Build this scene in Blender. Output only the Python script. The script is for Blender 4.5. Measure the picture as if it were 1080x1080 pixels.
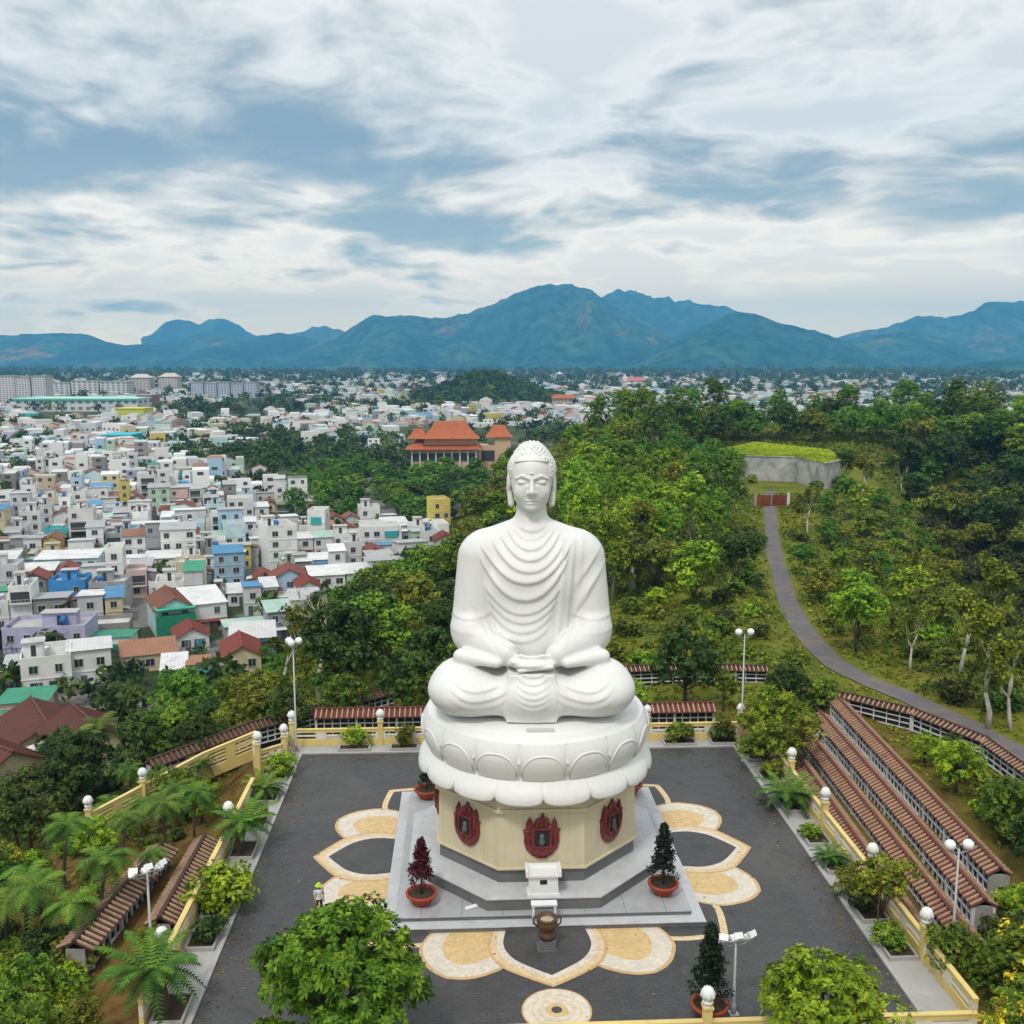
import bpy, bmesh, math, random
import numpy as np
from math import sin, cos, pi, sqrt, radians, atan2, floor
from mathutils import Vector, Matrix

S = bpy.context.scene
COL = S.collection
for o in list(bpy.data.objects): bpy.data.objects.remove(o)
RES = random.Random(7)

# ------------------------------------------------------------------ camera
CAM_F, CAM_PITCH, CAM_YAW = 1064.6, 0.14978, 0.0469
CAM_POS = np.array([-3.9, -55.28, 28.5])
cam = bpy.data.cameras.new('camera'); camo = bpy.data.objects.new('camera', cam); COL.objects.link(camo)
camo.location = CAM_POS; camo.rotation_euler = (pi / 2 - CAM_PITCH, 0, -CAM_YAW)
cam.sensor_width = 36.0; cam.lens = 36.0 * CAM_F / 1080.0
cam.clip_start = 0.5; cam.clip_end = 60000
S.camera = camo

# ------------------------------------------------------------------ sun, sky, exposure
SUN_EL, SUN_AZ = radians(56), radians(205)          # azimuth clockwise from +y
sun = bpy.data.lights.new('sun', 'SUN'); suno = bpy.data.objects.new('sun', sun); COL.objects.link(suno)
sun.energy = 1.5; sun.angle = radians(10); sun.color = (1.0, 0.94, 0.85)
sd = Vector((sin(SUN_AZ) * cos(SUN_EL), cos(SUN_AZ) * cos(SUN_EL), sin(SUN_EL)))
suno.rotation_euler = sd.to_track_quat('Z', 'Y').to_euler()
S.view_settings.view_transform = 'Standard'; S.view_settings.look = 'None'
S.view_settings.exposure = 0.45; S.view_settings.gamma = 1.0; S.view_settings.use_curve_mapping = False
S.cycles.use_denoising = True
S.cycles.max_bounces = 6; S.cycles.diffuse_bounces = 3; S.cycles.glossy_bounces = 2
S.cycles.transmission_bounces = 4; S.cycles.transparent_max_bounces = 6; S.cycles.volume_bounces = 0
S.cycles.caustics_reflective = False; S.cycles.caustics_refractive = False

class NT:
    """tiny node-tree helper"""
    def __init__(s, nt): s.nt = nt; nt.nodes.clear()
    def n(s, t, **kw):
        nd = s.nt.nodes.new(t)
        for k, v in kw.items():
            if k.startswith('i_'):
                key = k[2:]; key = int(key) if key.isdigit() else key
                nd.inputs[key].default_value = v
            else: setattr(nd, k, v)
        return nd
    def l(s, a, b): s.nt.links.new(a, b)
    def math(s, op, a, b=None, c=None, clamp=False):
        nd = s.nt.nodes.new('ShaderNodeMath'); nd.operation = op; nd.use_clamp = clamp
        for i, x in enumerate((a, b, c)):
            if x is None: continue
            if isinstance(x, (int, float)): nd.inputs[i].default_value = x
            else: s.l(x, nd.inputs[i])
        return nd.outputs[0]
    def vmath(s, op, a, b=None):
        nd = s.nt.nodes.new('ShaderNodeVectorMath'); nd.operation = op
        for i, x in enumerate((a, b)):
            if x is None: continue
            if isinstance(x, (tuple, list)): nd.inputs[i].default_value = x
            else: s.l(x, nd.inputs[i])
        return nd.outputs[0]
    def mix(s, f, a, b, mode='MIX'):
        nd = s.nt.nodes.new('ShaderNodeMix'); nd.data_type = 'RGBA'; nd.blend_type = mode
        for i, x in ((0, f), (6, a), (7, b)):
            if isinstance(x, (int, float)): nd.inputs[i].default_value = x
            elif isinstance(x, (tuple, list)): nd.inputs[i].default_value = (*x[:3], 1)
            else: s.l(x, nd.inputs[i])
        return nd.outputs[2]
    def ramp(s, f, stops, interp='EASE'):
        nd = s.nt.nodes.new('ShaderNodeValToRGB'); cr = nd.color_ramp; cr.interpolation = interp
        while len(cr.elements) < len(stops): cr.elements.new(0.5)
        for e, (p, c) in zip(cr.elements, stops):
            e.position = p; e.color = (c, c, c, 1) if isinstance(c, (int, float)) else (*c, 1)
        s.l(f, nd.inputs[0]); return nd.outputs[0]
    def noise(s, vec, scale, detail=4, rough=0.55, dist=0.0):
        nd = s.n('ShaderNodeTexNoise', i_Scale=scale, i_Detail=detail, i_Roughness=rough, i_Distortion=dist)
        if vec is not None: s.l(vec, nd.inputs['Vector'])
        return nd.outputs[0]

def build_world():
    w = bpy.data.worlds.new('World'); S.world = w; w.use_nodes = True
    N = NT(w.node_tree)
    out = N.n('ShaderNodeOutputWorld'); bg = N.n('ShaderNodeBackground'); bg.inputs[1].default_value = 0.1
    N.l(bg.outputs[0], out.inputs[0])
    sky = N.n('ShaderNodeTexSky'); sky.sky_type = 'NISHITA'; sky.sun_disc = False
    sky.sun_elevation = SUN_EL; sky.sun_rotation = SUN_AZ; sky.air_density = 1.0; sky.dust_density = 0.6
    tc = N.n('ShaderNodeTexCoord'); d = N.vmath('NORMALIZE', tc.outputs['Generated'])
    sp = N.n('ShaderNodeSeparateXYZ'); N.l(d, sp.inputs[0]); X, Y, Z = sp.outputs
    zc = N.math('MAXIMUM', Z, 0.0)
    inv = N.math('DIVIDE', 1.0, N.math('ADD', zc, 0.20))
    cb = N.n('ShaderNodeCombineXYZ'); N.l(N.math('MULTIPLY', X, inv), cb.inputs[0]); N.l(N.math('MULTIPLY', Y, inv), cb.inputs[1])
    P = cb.outputs[0]
    P1 = N.vmath('ADD', P, (5.5, 3.1, 11.0)); P2 = N.vmath('ADD', P, (11.2, 5.1, 2.0))
    # slow warp so that the banks curl, then billows of three sizes
    wp = N.n('ShaderNodeTexNoise', i_Scale=0.9, i_Detail=3.0); N.l(P1, wp.inputs['Vector'])
    wv = N.n('ShaderNodeVectorMath', operation='SCALE'); N.l(N.vmath('SUBTRACT', wp.outputs['Color'], (0.5, 0.5, 0.5)), wv.inputs[0]); wv.inputs[3].default_value = 0.9
    PW = N.vmath('ADD', P2, wv.outputs[0])
    big = N.noise(P1, SKY_BIG, 4, 0.5, 0.2)
    mid = N.noise(PW, 2.5, 8, 0.54, 0.0)
    bil = N.noise(PW, 4.6, 7, 0.55, 0.0); bil = N.math('SUBTRACT', 1.0, N.math('ABSOLUTE', N.math('MULTIPLY', N.math('SUBTRACT', bil, 0.5), 4.0)))
    dens = N.math('ADD', N.math('MULTIPLY', big, 0.75), N.math('ADD', N.math('MULTIPLY', mid, 0.80), N.math('MULTIPLY', bil, 0.09)))
    bias = N.ramp(zc, [(0.0, 0.60), (0.085, 0.58), (0.112, 0.46), (0.135, 0.385), (0.175, 0.385), (0.215, 0.50), (0.29, 0.465), (0.6, 0.54)])
    dens = N.math('ADD', dens, N.math('SUBTRACT', bias, 0.5))
    t = N.math('MULTIPLY', N.math('SUBTRACT', dens, 0.595), 3.2, clamp=True)
    cloud = N.ramp(t, [(0.0, (0.335, 0.445, 0.54)), (0.18, (0.425, 0.52, 0.59)), (0.34, (0.61, 0.665, 0.695)), (0.50, (0.84, 0.86, 0.855)), (0.70, (1.08, 1.07, 1.04)), (1.0, (0.90, 0.91, 0.91))], 'LINEAR')
    # CIE overcast: the dome grows brighter towards the zenith; the cloud bank far out over the plain is bright and warm
    gain = N.math('MULTIPLY', N.math('ADD', 1.0, N.math('MULTIPLY', N.math('MAXIMUM', N.math('SUBTRACT', zc, 0.33), 0.0), 0.7)), 7.0)
    warm = N.ramp(zc, [(0.0, (1.70, 1.22, 0.64)), (0.05, (1.34, 1.02, 0.66)), (0.095, (0.96, 0.82, 0.66)), (0.20, (0.55, 0.55, 0.55))], 'LINEAR')
    cl = N.vmath('MULTIPLY', cloud, warm); sc = N.n('ShaderNodeVectorMath', operation='SCALE'); N.l(cl, sc.inputs[0]); N.l(N.math('DIVIDE', gain, 0.55), sc.inputs[3])
    cover = N.ramp(t, [(0.0, 0.92), (0.35, 1.0)], 'LINEAR')
    col = N.mix(cover, sky.outputs[0], sc.outputs[0])
    N.l(col, bg.inputs[0])
SKY_BIG = 0.95
build_world()

# ------------------------------------------------------------------ helpers
_fw = np.array([sin(CAM_YAW) * cos(CAM_PITCH), cos(CAM_YAW) * cos(CAM_PITCH), -sin(CAM_PITCH)])
_rt = np.array([cos(CAM_YAW), -sin(CAM_YAW), 0.0]); _up = np.cross(_rt, _fw)
def ray(px, py): return _fw + _rt * (px - 540) / CAM_F + _up * (540 - py) / CAM_F
def on_z(px, py, z):
    v = ray(px, py); t = (z - CAM_POS[2]) / v[2]; return CAM_POS + v * t
def on_y(px, py, y):
    v = ray(px, py); t = (y - CAM_POS[1]) / v[1]; return CAM_POS + v * t
def project(p):
    q = np.asarray(p, float) - CAM_POS; d = q @ _fw
    return 540 + CAM_F * (q @ _rt) / d, 540 - CAM_F * (q @ _up) / d, d

def tag(o, label=None, cat=None, group=None, kind=None):
    if label: o['label'] = label
    if cat: o['category'] = cat
    if group: o['group'] = group
    if kind: o['kind'] = kind
    return o
def empty(name, loc=(0, 0, 0), rz=0.0, sc=1.0):
    o = bpy.data.objects.new(name, None); COL.objects.link(o); o.empty_display_size = 0.3
    o.location = loc; o.rotation_euler = (0, 0, rz); o.scale = (sc, sc, sc); return o
def copy_tree(o, parent=None):
    c = o.copy(); COL.objects.link(c); c.parent = parent
    for ch in o.children: copy_tree(ch, c)
    return c

class MB:
    def __init__(s): s.v = []; s.f = []; s.m = []; s.s = []
    def add(s, vs, fs, m=0, sm=False):
        k = len(s.v); s.v += [tuple(float(q) for q in p) for p in vs]
        for f in fs: s.f.append([i + k for i in f]); s.m.append(m); s.s.append(sm)
        return s
    def box(s, x0, x1, y0, y1, z0, z1, m=0):
        return s.add([(x0, y0, z0), (x1, y0, z0), (x1, y1, z0), (x0, y1, z0), (x0, y0, z1), (x1, y0, z1), (x1, y1, z1), (x0, y1, z1)],
                     [(0, 3, 2, 1), (4, 5, 6, 7), (0, 1, 5, 4), (1, 2, 6, 5), (2, 3, 7, 6), (3, 0, 4, 7)], m)
    def seg(s, a, b, w, z0a, z1a, z0b=None, z1b=None, m=0):
        """upright box standing along the ground line a-b, w thick"""
        z0b = z0a if z0b is None else z0b; z1b = z1a if z1b is None else z1b
        a = np.array(a[:2], float); b = np.array(b[:2], float); d = b - a; L = np.hypot(*d) or 1; n = np.array([-d[1], d[0]]) / L * w / 2
        P = [a - n, b - n, b + n, a + n]; Z0 = [z0a, z0b, z0b, z0a]; Z1 = [z1a, z1b, z1b, z1a]
        return s.add([(*p, z) for p, z in zip(P, Z0)] + [(*p, z) for p, z in zip(P, Z1)],
                     [(0, 3, 2, 1), (4, 5, 6, 7), (0, 1, 5, 4), (1, 2, 6, 5), (2, 3, 7, 6), (3, 0, 4, 7)], m)
    def prism(s, poly, z0, z1, m=0, top=None, bottom=True, sm=False):
        n = len(poly); top = top or poly
        vs = [(x, y, z0) for x, y in poly] + [(x, y, z1) for x, y in top]
        fs = [(i, (i + 1) % n, n + (i + 1) % n, n + i) for i in range(n)]
        s.add(vs, fs, m, sm); s.add([(x, y, z1) for x, y in top], [tuple(range(n))], m)
        if bottom: s.add([(x, y, z0) for x, y in poly], [tuple(reversed(range(n)))], m)
        return s
    def tube(s, pts, rad, n=8, m=0, cap=True, sm=True):
        pts = [Vector(p) for p in pts]; vs = []; N = len(pts)
        rad = [rad] * N if isinstance(rad, (int, float)) else rad
        t0 = (pts[1] - pts[0]).normalized(); a = t0.orthogonal().normalized()
        for i, p in enumerate(pts):
            t = (pts[min(i + 1, N - 1)] - pts[max(i - 1, 0)]).normalized()
            a = (a - t * a.dot(t)).normalized(); b = t.cross(a)
            for k in range(n):
                q = 2 * pi * k / n; vs.append(p + (a * cos(q) + b * sin(q)) * rad[i])
        fs = [(i * n + k, i * n + (k + 1) % n, (i + 1) * n + (k + 1) % n, (i + 1) * n + k) for i in range(N - 1) for k in range(n)]
        if cap: fs += [tuple(reversed(range(n))), tuple((N - 1) * n + k for k in range(n))]
        return s.add(vs, fs, m, sm)
    def lathe(s, prof, n=24, c=(0, 0, 0), m=0, sm=True, cap=True):
        vs = [(c[0] + r * cos(2 * pi * k / n), c[1] + r * sin(2 * pi * k / n), c[2] + z) for r, z in prof for k in range(n)]
        N = len(prof)
        fs = [(i * n + k, i * n + (k + 1) % n, (i + 1) * n + (k + 1) % n, (i + 1) * n + k) for i in range(N - 1) for k in range(n)]
        if cap: fs += [tuple(reversed(range(n))), tuple((N - 1) * n + k for k in range(n))]
        return s.add(vs, fs, m, sm)
    def build(s, name, mats, parent=None, loc=None, rz=None):
        me = bpy.data.meshes.new(name); me.from_pydata(s.v, [], s.f); me.update()
        me.polygons.foreach_set('material_index', s.m); me.polygons.foreach_set('use_smooth', s.s)
        for m in (mats if isinstance(mats, (list, tuple)) else [mats]): me.materials.append(m)
        o = bpy.data.objects.new(name, me); COL.objects.link(o)
        if parent: o.parent = parent
        if loc is not None: o.location = loc
        if rz is not None: o.rotation_euler = (0, 0, rz)
        return o

def np_mesh(name, V, F, mats, parent=None, smooth=False, tint=None, midx=None):
    """V (n,3), F (m,k) numpy arrays -> object; tint = per-vertex float attribute"""
    me = bpy.data.meshes.new(name); V = np.ascontiguousarray(V, np.float32); F = np.ascontiguousarray(F, np.int32); k = F.shape[1]
    me.vertices.add(len(V)); me.vertices.foreach_set('co', V.ravel())
    me.loops.add(F.size); me.loops.foreach_set('vertex_index', F.ravel())
    me.polygons.add(len(F)); me.polygons.foreach_set('loop_start', np.arange(0, F.size, k, dtype=np.int32))
    if smooth: me.polygons.foreach_set('use_smooth', np.ones(len(F), bool))
    if midx is not None: me.polygons.foreach_set('material_index', np.ascontiguousarray(midx, np.int32))
    if tint is not None:
        a = me.attributes.new('tint', 'FLOAT', 'POINT'); a.data.foreach_set('value', np.ascontiguousarray(tint, np.float32))
    me.update(calc_edges=True); me.validate()
    for m in (mats if isinstance(mats, (list, tuple)) else [mats]): me.materials.append(m)
    o = bpy.data.objects.new(name, me); COL.objects.link(o)
    if parent: o.parent = parent
    return o

# ------------------------------------------------------------------ materials
MATS = {}
def mat(name, col, rough=0.7, var=0.18, scale=0.8, bump=0.0, bscale=6.0, spec=0.3, metal=0.0, dirt=None, dirt_amt=0.5, dirt_scale=0.35, obj_var=0.0, streak=None, streak_amt=0.3):
    if name in MATS: return MATS[name]
    m = bpy.data.materials.new(name); m.use_nodes = True; N = NT(m.node_tree)
    out = N.n('ShaderNodeOutputMaterial'); b = N.n('ShaderNodeBsdfPrincipled')
    b.inputs['Roughness'].default_value = rough; b.inputs['Specular IOR Level'].default_value = spec; b.inputs['Metallic'].default_value = metal
    N.l(b.outputs[0], out.inputs[0])
    g = N.n('ShaderNodeNewGeometry'); pos = g.outputs['Position']
    n1 = N.noise(pos, scale, 5, 0.6); f = N.math('ADD', N.math('MULTIPLY', N.math('SUBTRACT', n1, 0.5), 2 * var), 1.0)
    if obj_var:
        oi = N.n('ShaderNodeObjectInfo'); f = N.math('MULTIPLY', f, N.math('ADD', 1 - obj_var / 2, N.math('MULTIPLY', oi.outputs['Random'], obj_var)))
    cc = N.n('ShaderNodeVectorMath', operation='SCALE'); cc.inputs[0].default_value = col; N.l(f, cc.inputs[3]); c = cc.outputs[0]
    if dirt:
        n2 = N.noise(pos, dirt_scale, 6, 0.65, 0.5); k = N.ramp(n2, [(0.45, 0.0), (0.72, dirt_amt)], 'LINEAR'); c = N.mix(k, c, dirt)
    if streak:                                                  # rain runs: noise drawn out down the face
        mp = N.vmath('MULTIPLY', pos, (2.4, 2.4, 0.16)); k = N.ramp(N.noise(mp, 1.6, 6, 0.65), [(0.50, 0.0), (0.74, streak_amt)], 'LINEAR'); c = N.mix(k, c, streak)
    N.l(c, b.inputs['Base Color'])
    if bump:
        bp = N.n('ShaderNodeBump'); bp.inputs['Strength'].default_value = bump; bp.inputs['Distance'].default_value = 0.05
        N.l(N.noise(pos, bscale, 4, 0.6), bp.inputs['Height']); N.l(bp.outputs[0], b.inputs['Normal'])
    MATS[name] = m; return m
# ------------------------------------------------------------------ the seated figure (signed-distance sculpture)
def smin(a, b, k):
    h = np.clip(0.5 + 0.5 * (b - a) / k, 0, 1); return b + (a - b) * h - k * h * (1 - h)
def smax(a, b, k): return -smin(-a, -b, k)
class Field:
    def __init__(s, lo, hi, h):
        s.h = h; s.lo = lo
        ax = [np.arange(l, u + h, h, dtype=np.float32) for l, u in zip(lo, hi)]
        s.X, s.Y, s.Z = np.meshgrid(*ax, indexing='ij', sparse=True)
        s.D = np.full([len(a) for a in ax], 9.0, np.float32)
    def ell(s, c, r, yaw=0.0, pit=0.0):
        x, y, z = s.X - c[0], s.Y - c[1], s.Z - c[2]
        if yaw: x, y = x * cos(yaw) + y * sin(yaw), -x * sin(yaw) + y * cos(yaw)
        if pit: y, z = y * cos(pit) + z * sin(pit), -y * sin(pit) + z * cos(pit)
        k0 = np.sqrt((x / r[0]) ** 2 + (y / r[1]) ** 2 + (z / r[2]) ** 2)
        k1 = np.sqrt((x / r[0] ** 2) ** 2 + (y / r[1] ** 2) ** 2 + (z / r[2] ** 2) ** 2) + 1e-6
        return (k0 * (k0 - 1) / k1).astype(np.float32)
    def cap(s, a, b, ra, rb, sq=(1, 1, 1)):
        a = np.array(a, float); b = np.array(b, float); d = b - a; L = d @ d
        x, y, z = s.X - a[0], s.Y - a[1], s.Z - a[2]
        t = np.clip((x * d[0] + y * d[1] + z * d[2]) / L, 0, 1)
        return (np.sqrt(((x - d[0] * t) / sq[0]) ** 2 + ((y - d[1] * t) / sq[1]) ** 2 + ((z - d[2] * t) / sq[2]) ** 2) - (ra + (rb - ra) * t)).astype(np.float32)
    def u(s, d, k=0.2): s.D = smin(s.D, d, k)
    def cut(s, d, k=0.05): s.D = smax(s.D, -d, k)
    def sphere_local(s, c, r, k):
        i0 = [max(0, int((c[i] - r - 3 * k - s.lo[i]) / s.h)) for i in range(3)]; i1 = [int((c[i] + r + 3 * k - s.lo[i]) / s.h) + 2 for i in range(3)]
        sl = tuple(slice(a, b) for a, b in zip(i0, i1))
        x = s.X[sl[0]] - c[0]; y = s.Y[:, sl[1]] - c[1]; z = s.Z[:, :, sl[2]] - c[2]
        s.D[sl] = smin(s.D[sl], np.sqrt(x * x + y * y + z * z) - r, k)
    def mesh(s):
        """naive surface nets"""
        D = s.D; n = D.shape; neg = D < 0
        acc = np.zeros((n[0] - 1, n[1] - 1, n[2] - 1, 3), np.float32); cnt = np.zeros(acc.shape[:3], np.float32)
        for ax in range(3):
            o = [a for a in range(3) if a != ax]
            for du in (0, 1):
                for dv in (0, 1):
                    def sl(k):
                        q = [None] * 3; q[ax] = slice(k, n[ax] - 1 + k); q[o[0]] = slice(du, n[o[0]] - 1 + du); q[o[1]] = slice(dv, n[o[1]] - 1 + dv); return tuple(q)
                    a, b = D[sl(0)], D[sl(1)]; ch = (a < 0) != (b < 0); t = np.where(ch, a / np.where(ch, a - b, 1), 0)
                    acc[..., ax] += t; acc[..., o[0]] += ch * du; acc[..., o[1]] += ch * dv; cnt += ch
        act = cnt > 0; idx = -np.ones(act.shape, np.int64); idx[act] = np.arange(act.sum())
        I = np.argwhere(act); V = (I + acc[act] / cnt[act][:, None]) * s.h + np.array(s.lo)
        Q = []
        for ax in range(3):
            o = [(ax + 1) % 3, (ax + 2) % 3]
            q0 = [slice(1, m - 1) for m in n]; q1 = list(q0); q0[ax] = slice(0, n[ax] - 1); q1[ax] = slice(1, n[ax])
            A, B = neg[tuple(q0)], neg[tuple(q1)]; E = np.argwhere(A != B); flip = A[A != B]
            base = E.copy(); base[:, o[0]] += 1; base[:, o[1]] += 1
            def at(p, q):
                c = base.copy(); c[:, o[0]] -= p; c[:, o[1]] -= q; return idx[c[:, 0], c[:, 1], c[:, 2]]
            F = np.stack([at(1, 1), at(0, 1), at(0, 0), at(1, 0)], 1); F[~flip] = F[~flip][:, ::-1]; Q.append(F)
        F = np.concatenate(Q); F = F[(F >= 0).all(1)]
        return V, F

def sstep(a, b, x):
    t = np.clip((x - a) / (b - a), 0, 1); return t * t * (3 - 2 * t)

def sculpt_body():
    f = Field((-6.1, -5.5, 9.2), (6.1, 2.6, 20.7), 0.06)
    X, Y, Z = f.X, f.Y, f.Z
    # folded legs: a thigh and a shin each side, big draped knees
    for s in (-1, 1):
        f.u(f.ell((s * 3.50, -2.35, 10.75), (2.16, 2.45, 1.36)), 0.35)
        f.u(f.cap((s * 1.4, 0.2, 11.2), (s * 4.0, -1.9, 11.05), 1.75, 1.25), 0.5)
        f.u(f.cap((s * 4.1, -2.9, 10.55), (s * 0.6, -3.7, 10.7), 1.05, 1.0), 0.35)
    f.u(f.ell((0, -2.4, 10.7), (2.3, 2.4, 1.5)), 0.4)
    # torso
    f.u(f.ell((0, -0.1, 12.6), (2.75, 2.2, 3.2)), 0.5)
    f.u(f.ell((0, -0.1, 16.2), (3.0, 1.95, 2.9)), 0.9)
    f.u(f.cap((-2.6, 0.1, 17.85), (2.6, 0.1, 17.85), 1.20, 1.20), 0.6)
    for s in (-1, 1):
        f.u(f.cap((s * 0.3, 0.25, 18.95), (s * 2.4, 0.15, 18.15), 0.98, 1.0), 0.35)              # trapezius
        f.u(f.cap((s * 2.85, 0.1, 17.55), (s * 3.33, -0.45, 13.7), 1.27, 1.15), 0.35)       # upper arm in its sleeve
        f.u(f.ell((s * 3.30, -0.7, 13.55), (1.17, 1.35, 1.30)), 0.25)                        # elbow
        f.u(f.cap((s * 3.3, -1.0, 13.3), (s * 1.35, -3.05, 12.85), 0.90, 0.62), 0.3)         # forearm
        f.u(f.cap((s * 3.75, -2.3, 12.55), (s * 1.9, -3.5, 12.5), 0.52, 0.30, (1, 1, 0.8)), 0.3)   # hanging sleeve on the thigh
    f.u(f.cap((0, 0.2, 21.0), (0, 0.15, 18.6), 0.80, 0.95), 0.35)
    # front apron of cloth falling between the shins
    bx = np.maximum(np.maximum(np.abs(X + 0.02) - 1.05 - 0.05 * (12 - Z), np.abs(Y + 3.42) - 0.62 - 0.03 * (12 - Z)), np.abs(Z - 10.75) - 1.12)
    f.u((bx - 0.16).astype(np.float32), 0.38)
    # gap lines where the apron meets the shins
    for s in (-1, 1):
        f.cut(f.cap((s * 1.36, -4.45, 11.8), (s * 1.48, -4.72, 9.7), 0.06, 0.06), 0.10)
    # folds --------------------------------------------------------------
    front = sstep(-0.3, -1.1, Y)
    D = f.D
    def fold(zb, w, rise, amp, x0=0.0, p=2.2, up=0.34, dn=0.10, fade=0.18, ylim=None):
        u = np.abs(X - x0) / w; zc = zb + rise * u ** p; t = Z - zc
        prof = np.where(t > 0, np.exp(-(t / up) ** 2), np.exp(-(t / dn) ** 2)) * (1 - sstep(1 - fade, 1.02, u))
        return (0.66 * amp * prof * (front if ylim is None else sstep(ylim, ylim - 0.5, Y))).astype(np.float32)
    for zb, w, rise, amp, x0 in [(19.22, 1.05, 0.55, 0.13, 0.0), (18.80, 1.22, 0.85, 0.13, -0.02), (18.30, 1.45, 1.25, 0.15, -0.06), (17.75, 1.75, 1.5, 0.16, -0.1),
                                 (17.14, 2.15, 1.8, 0.17, -0.16), (16.55, 2.6, 2.15, 0.22, -0.32), (15.60, 2.5, 2.3, 0.22, -0.42), (14.82, 2.2, 1.55, 0.15, -0.5),
                                 (14.34, 1.95, 1.2, 0.14, -0.52), (13.82, 1.8, 1.1, 0.13, -0.56), (13.32, 1.6, 0.8, 0.11, -0.6)]:
        D -= fold(zb, w, rise, amp, x0)
    # the long edge of the robe over the left shoulder and its soft vertical pleats
    xe = 1.32 + (Z - 13.4) * 0.085
    up = sstep(13.2, 14.2, Z) * (1 - sstep(18.6, 19.5, Z)) * front
    D -= (0.15 * sstep(-0.05, 0.10, X - xe) * (1 - sstep(0.2, 1.3, X - xe)) * up).astype(np.float32)
    D -= (0.06 * np.exp(-((X - xe - 0.55) / 0.12) ** 2) * up).astype(np.float32)
    D -= (0.05 * np.exp(-((X - xe - 1.0) / 0.14) ** 2) * up).astype(np.float32)
    # sleeves: horizontal turn-ups at the elbows, slanting pleats on the upper arms
    for zb, amp in ((14.45, 0.075), (13.7, 0.04)):
        for s in (-1, 1):
            D -= (fold(zb, 1.35, 0.22, amp, s * 3.55, 2.0, 0.26, 0.08, ylim=-0.35)).astype(np.float32)
    for k, (xx, zz, sl) in enumerate(((3.1, 17.2, 1.5), (3.3, 16.3, 1.4), (2.9, 15.5, 1.5))):
        t = (Z - zz) - sl * (X - xx)
        m = sstep(2.0, 2.5, X) * np.exp(-((Z - zz) / 0.9) ** 2) * sstep(0.3, -0.3, Y)
        D -= (0.10 * np.where(t > 0, np.exp(-(t / 0.5) ** 2), np.exp(-(t / 0.14) ** 2)) * m).astype(np.float32)
    t = (Z - 14.3) + 1.35 * (X + 2.75); m = sstep(-3.7, -3.2, X) * (1 - sstep(-2.0, -1.6, X)) * sstep(-0.4, -1.0, Y)
    D += (0.07 * np.exp(-(t / 0.13) ** 2) * m * np.exp(-((Z - 14.2) / 0.9) ** 2)).astype(np.float32)
    # leg folds and the pleats of the apron
    for s in (-1, 1):
        for zb, amp in ((11.25, 0.10), (10.75, 0.10), (10.3, 0.07)):
            D -= fold(zb, 1.7, 0.75, amp, s * 2.75, 2.2, 0.22, 0.07, 0.5, ylim=-2.0)
    for zb in (11.95, 11.6, 11.25, 10.92, 10.6, 10.28):
        D -= fold(zb, 0.95, 0.42, 0.08, 0.05, 2.0, 0.17, 0.05, 0.4, ylim=-3.6)
    # hands laid one on the other in the lap, thumbs touching
    f.u(f.ell((0.0, -3.35, 12.50), (1.35, 0.85, 0.30)), 0.18)
    for k in range(4):
        f.u(f.cap((-1.05, -3.25 - 0.21 * k, 12.66), (0.86 - 0.06 * k, -3.32 - 0.21 * k, 12.58 - 0.03 * k), 0.125, 0.09), 0.04)
        f.u(f.cap((1.05, -3.30 - 0.23 * k, 12.44), (-0.86 + 0.06 * k, -3.40 - 0.23 * k, 12.33 - 0.03 * k), 0.125, 0.09), 0.04)
    for s in (-1, 1):
        f.u(f.cap((s * 1.05, -3.35, 12.78), (s * 0.55, -3.6, 12.90), 0.15, 0.13), 0.10)
        f.u(f.cap((s * 0.55, -3.6, 12.90), (s * 0.03, -3.72, 12.84), 0.12, 0.09), 0.04)
    f.D = np.maximum(f.D, (9.36 - Z).astype(np.float32))
    return f.mesh()

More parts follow.
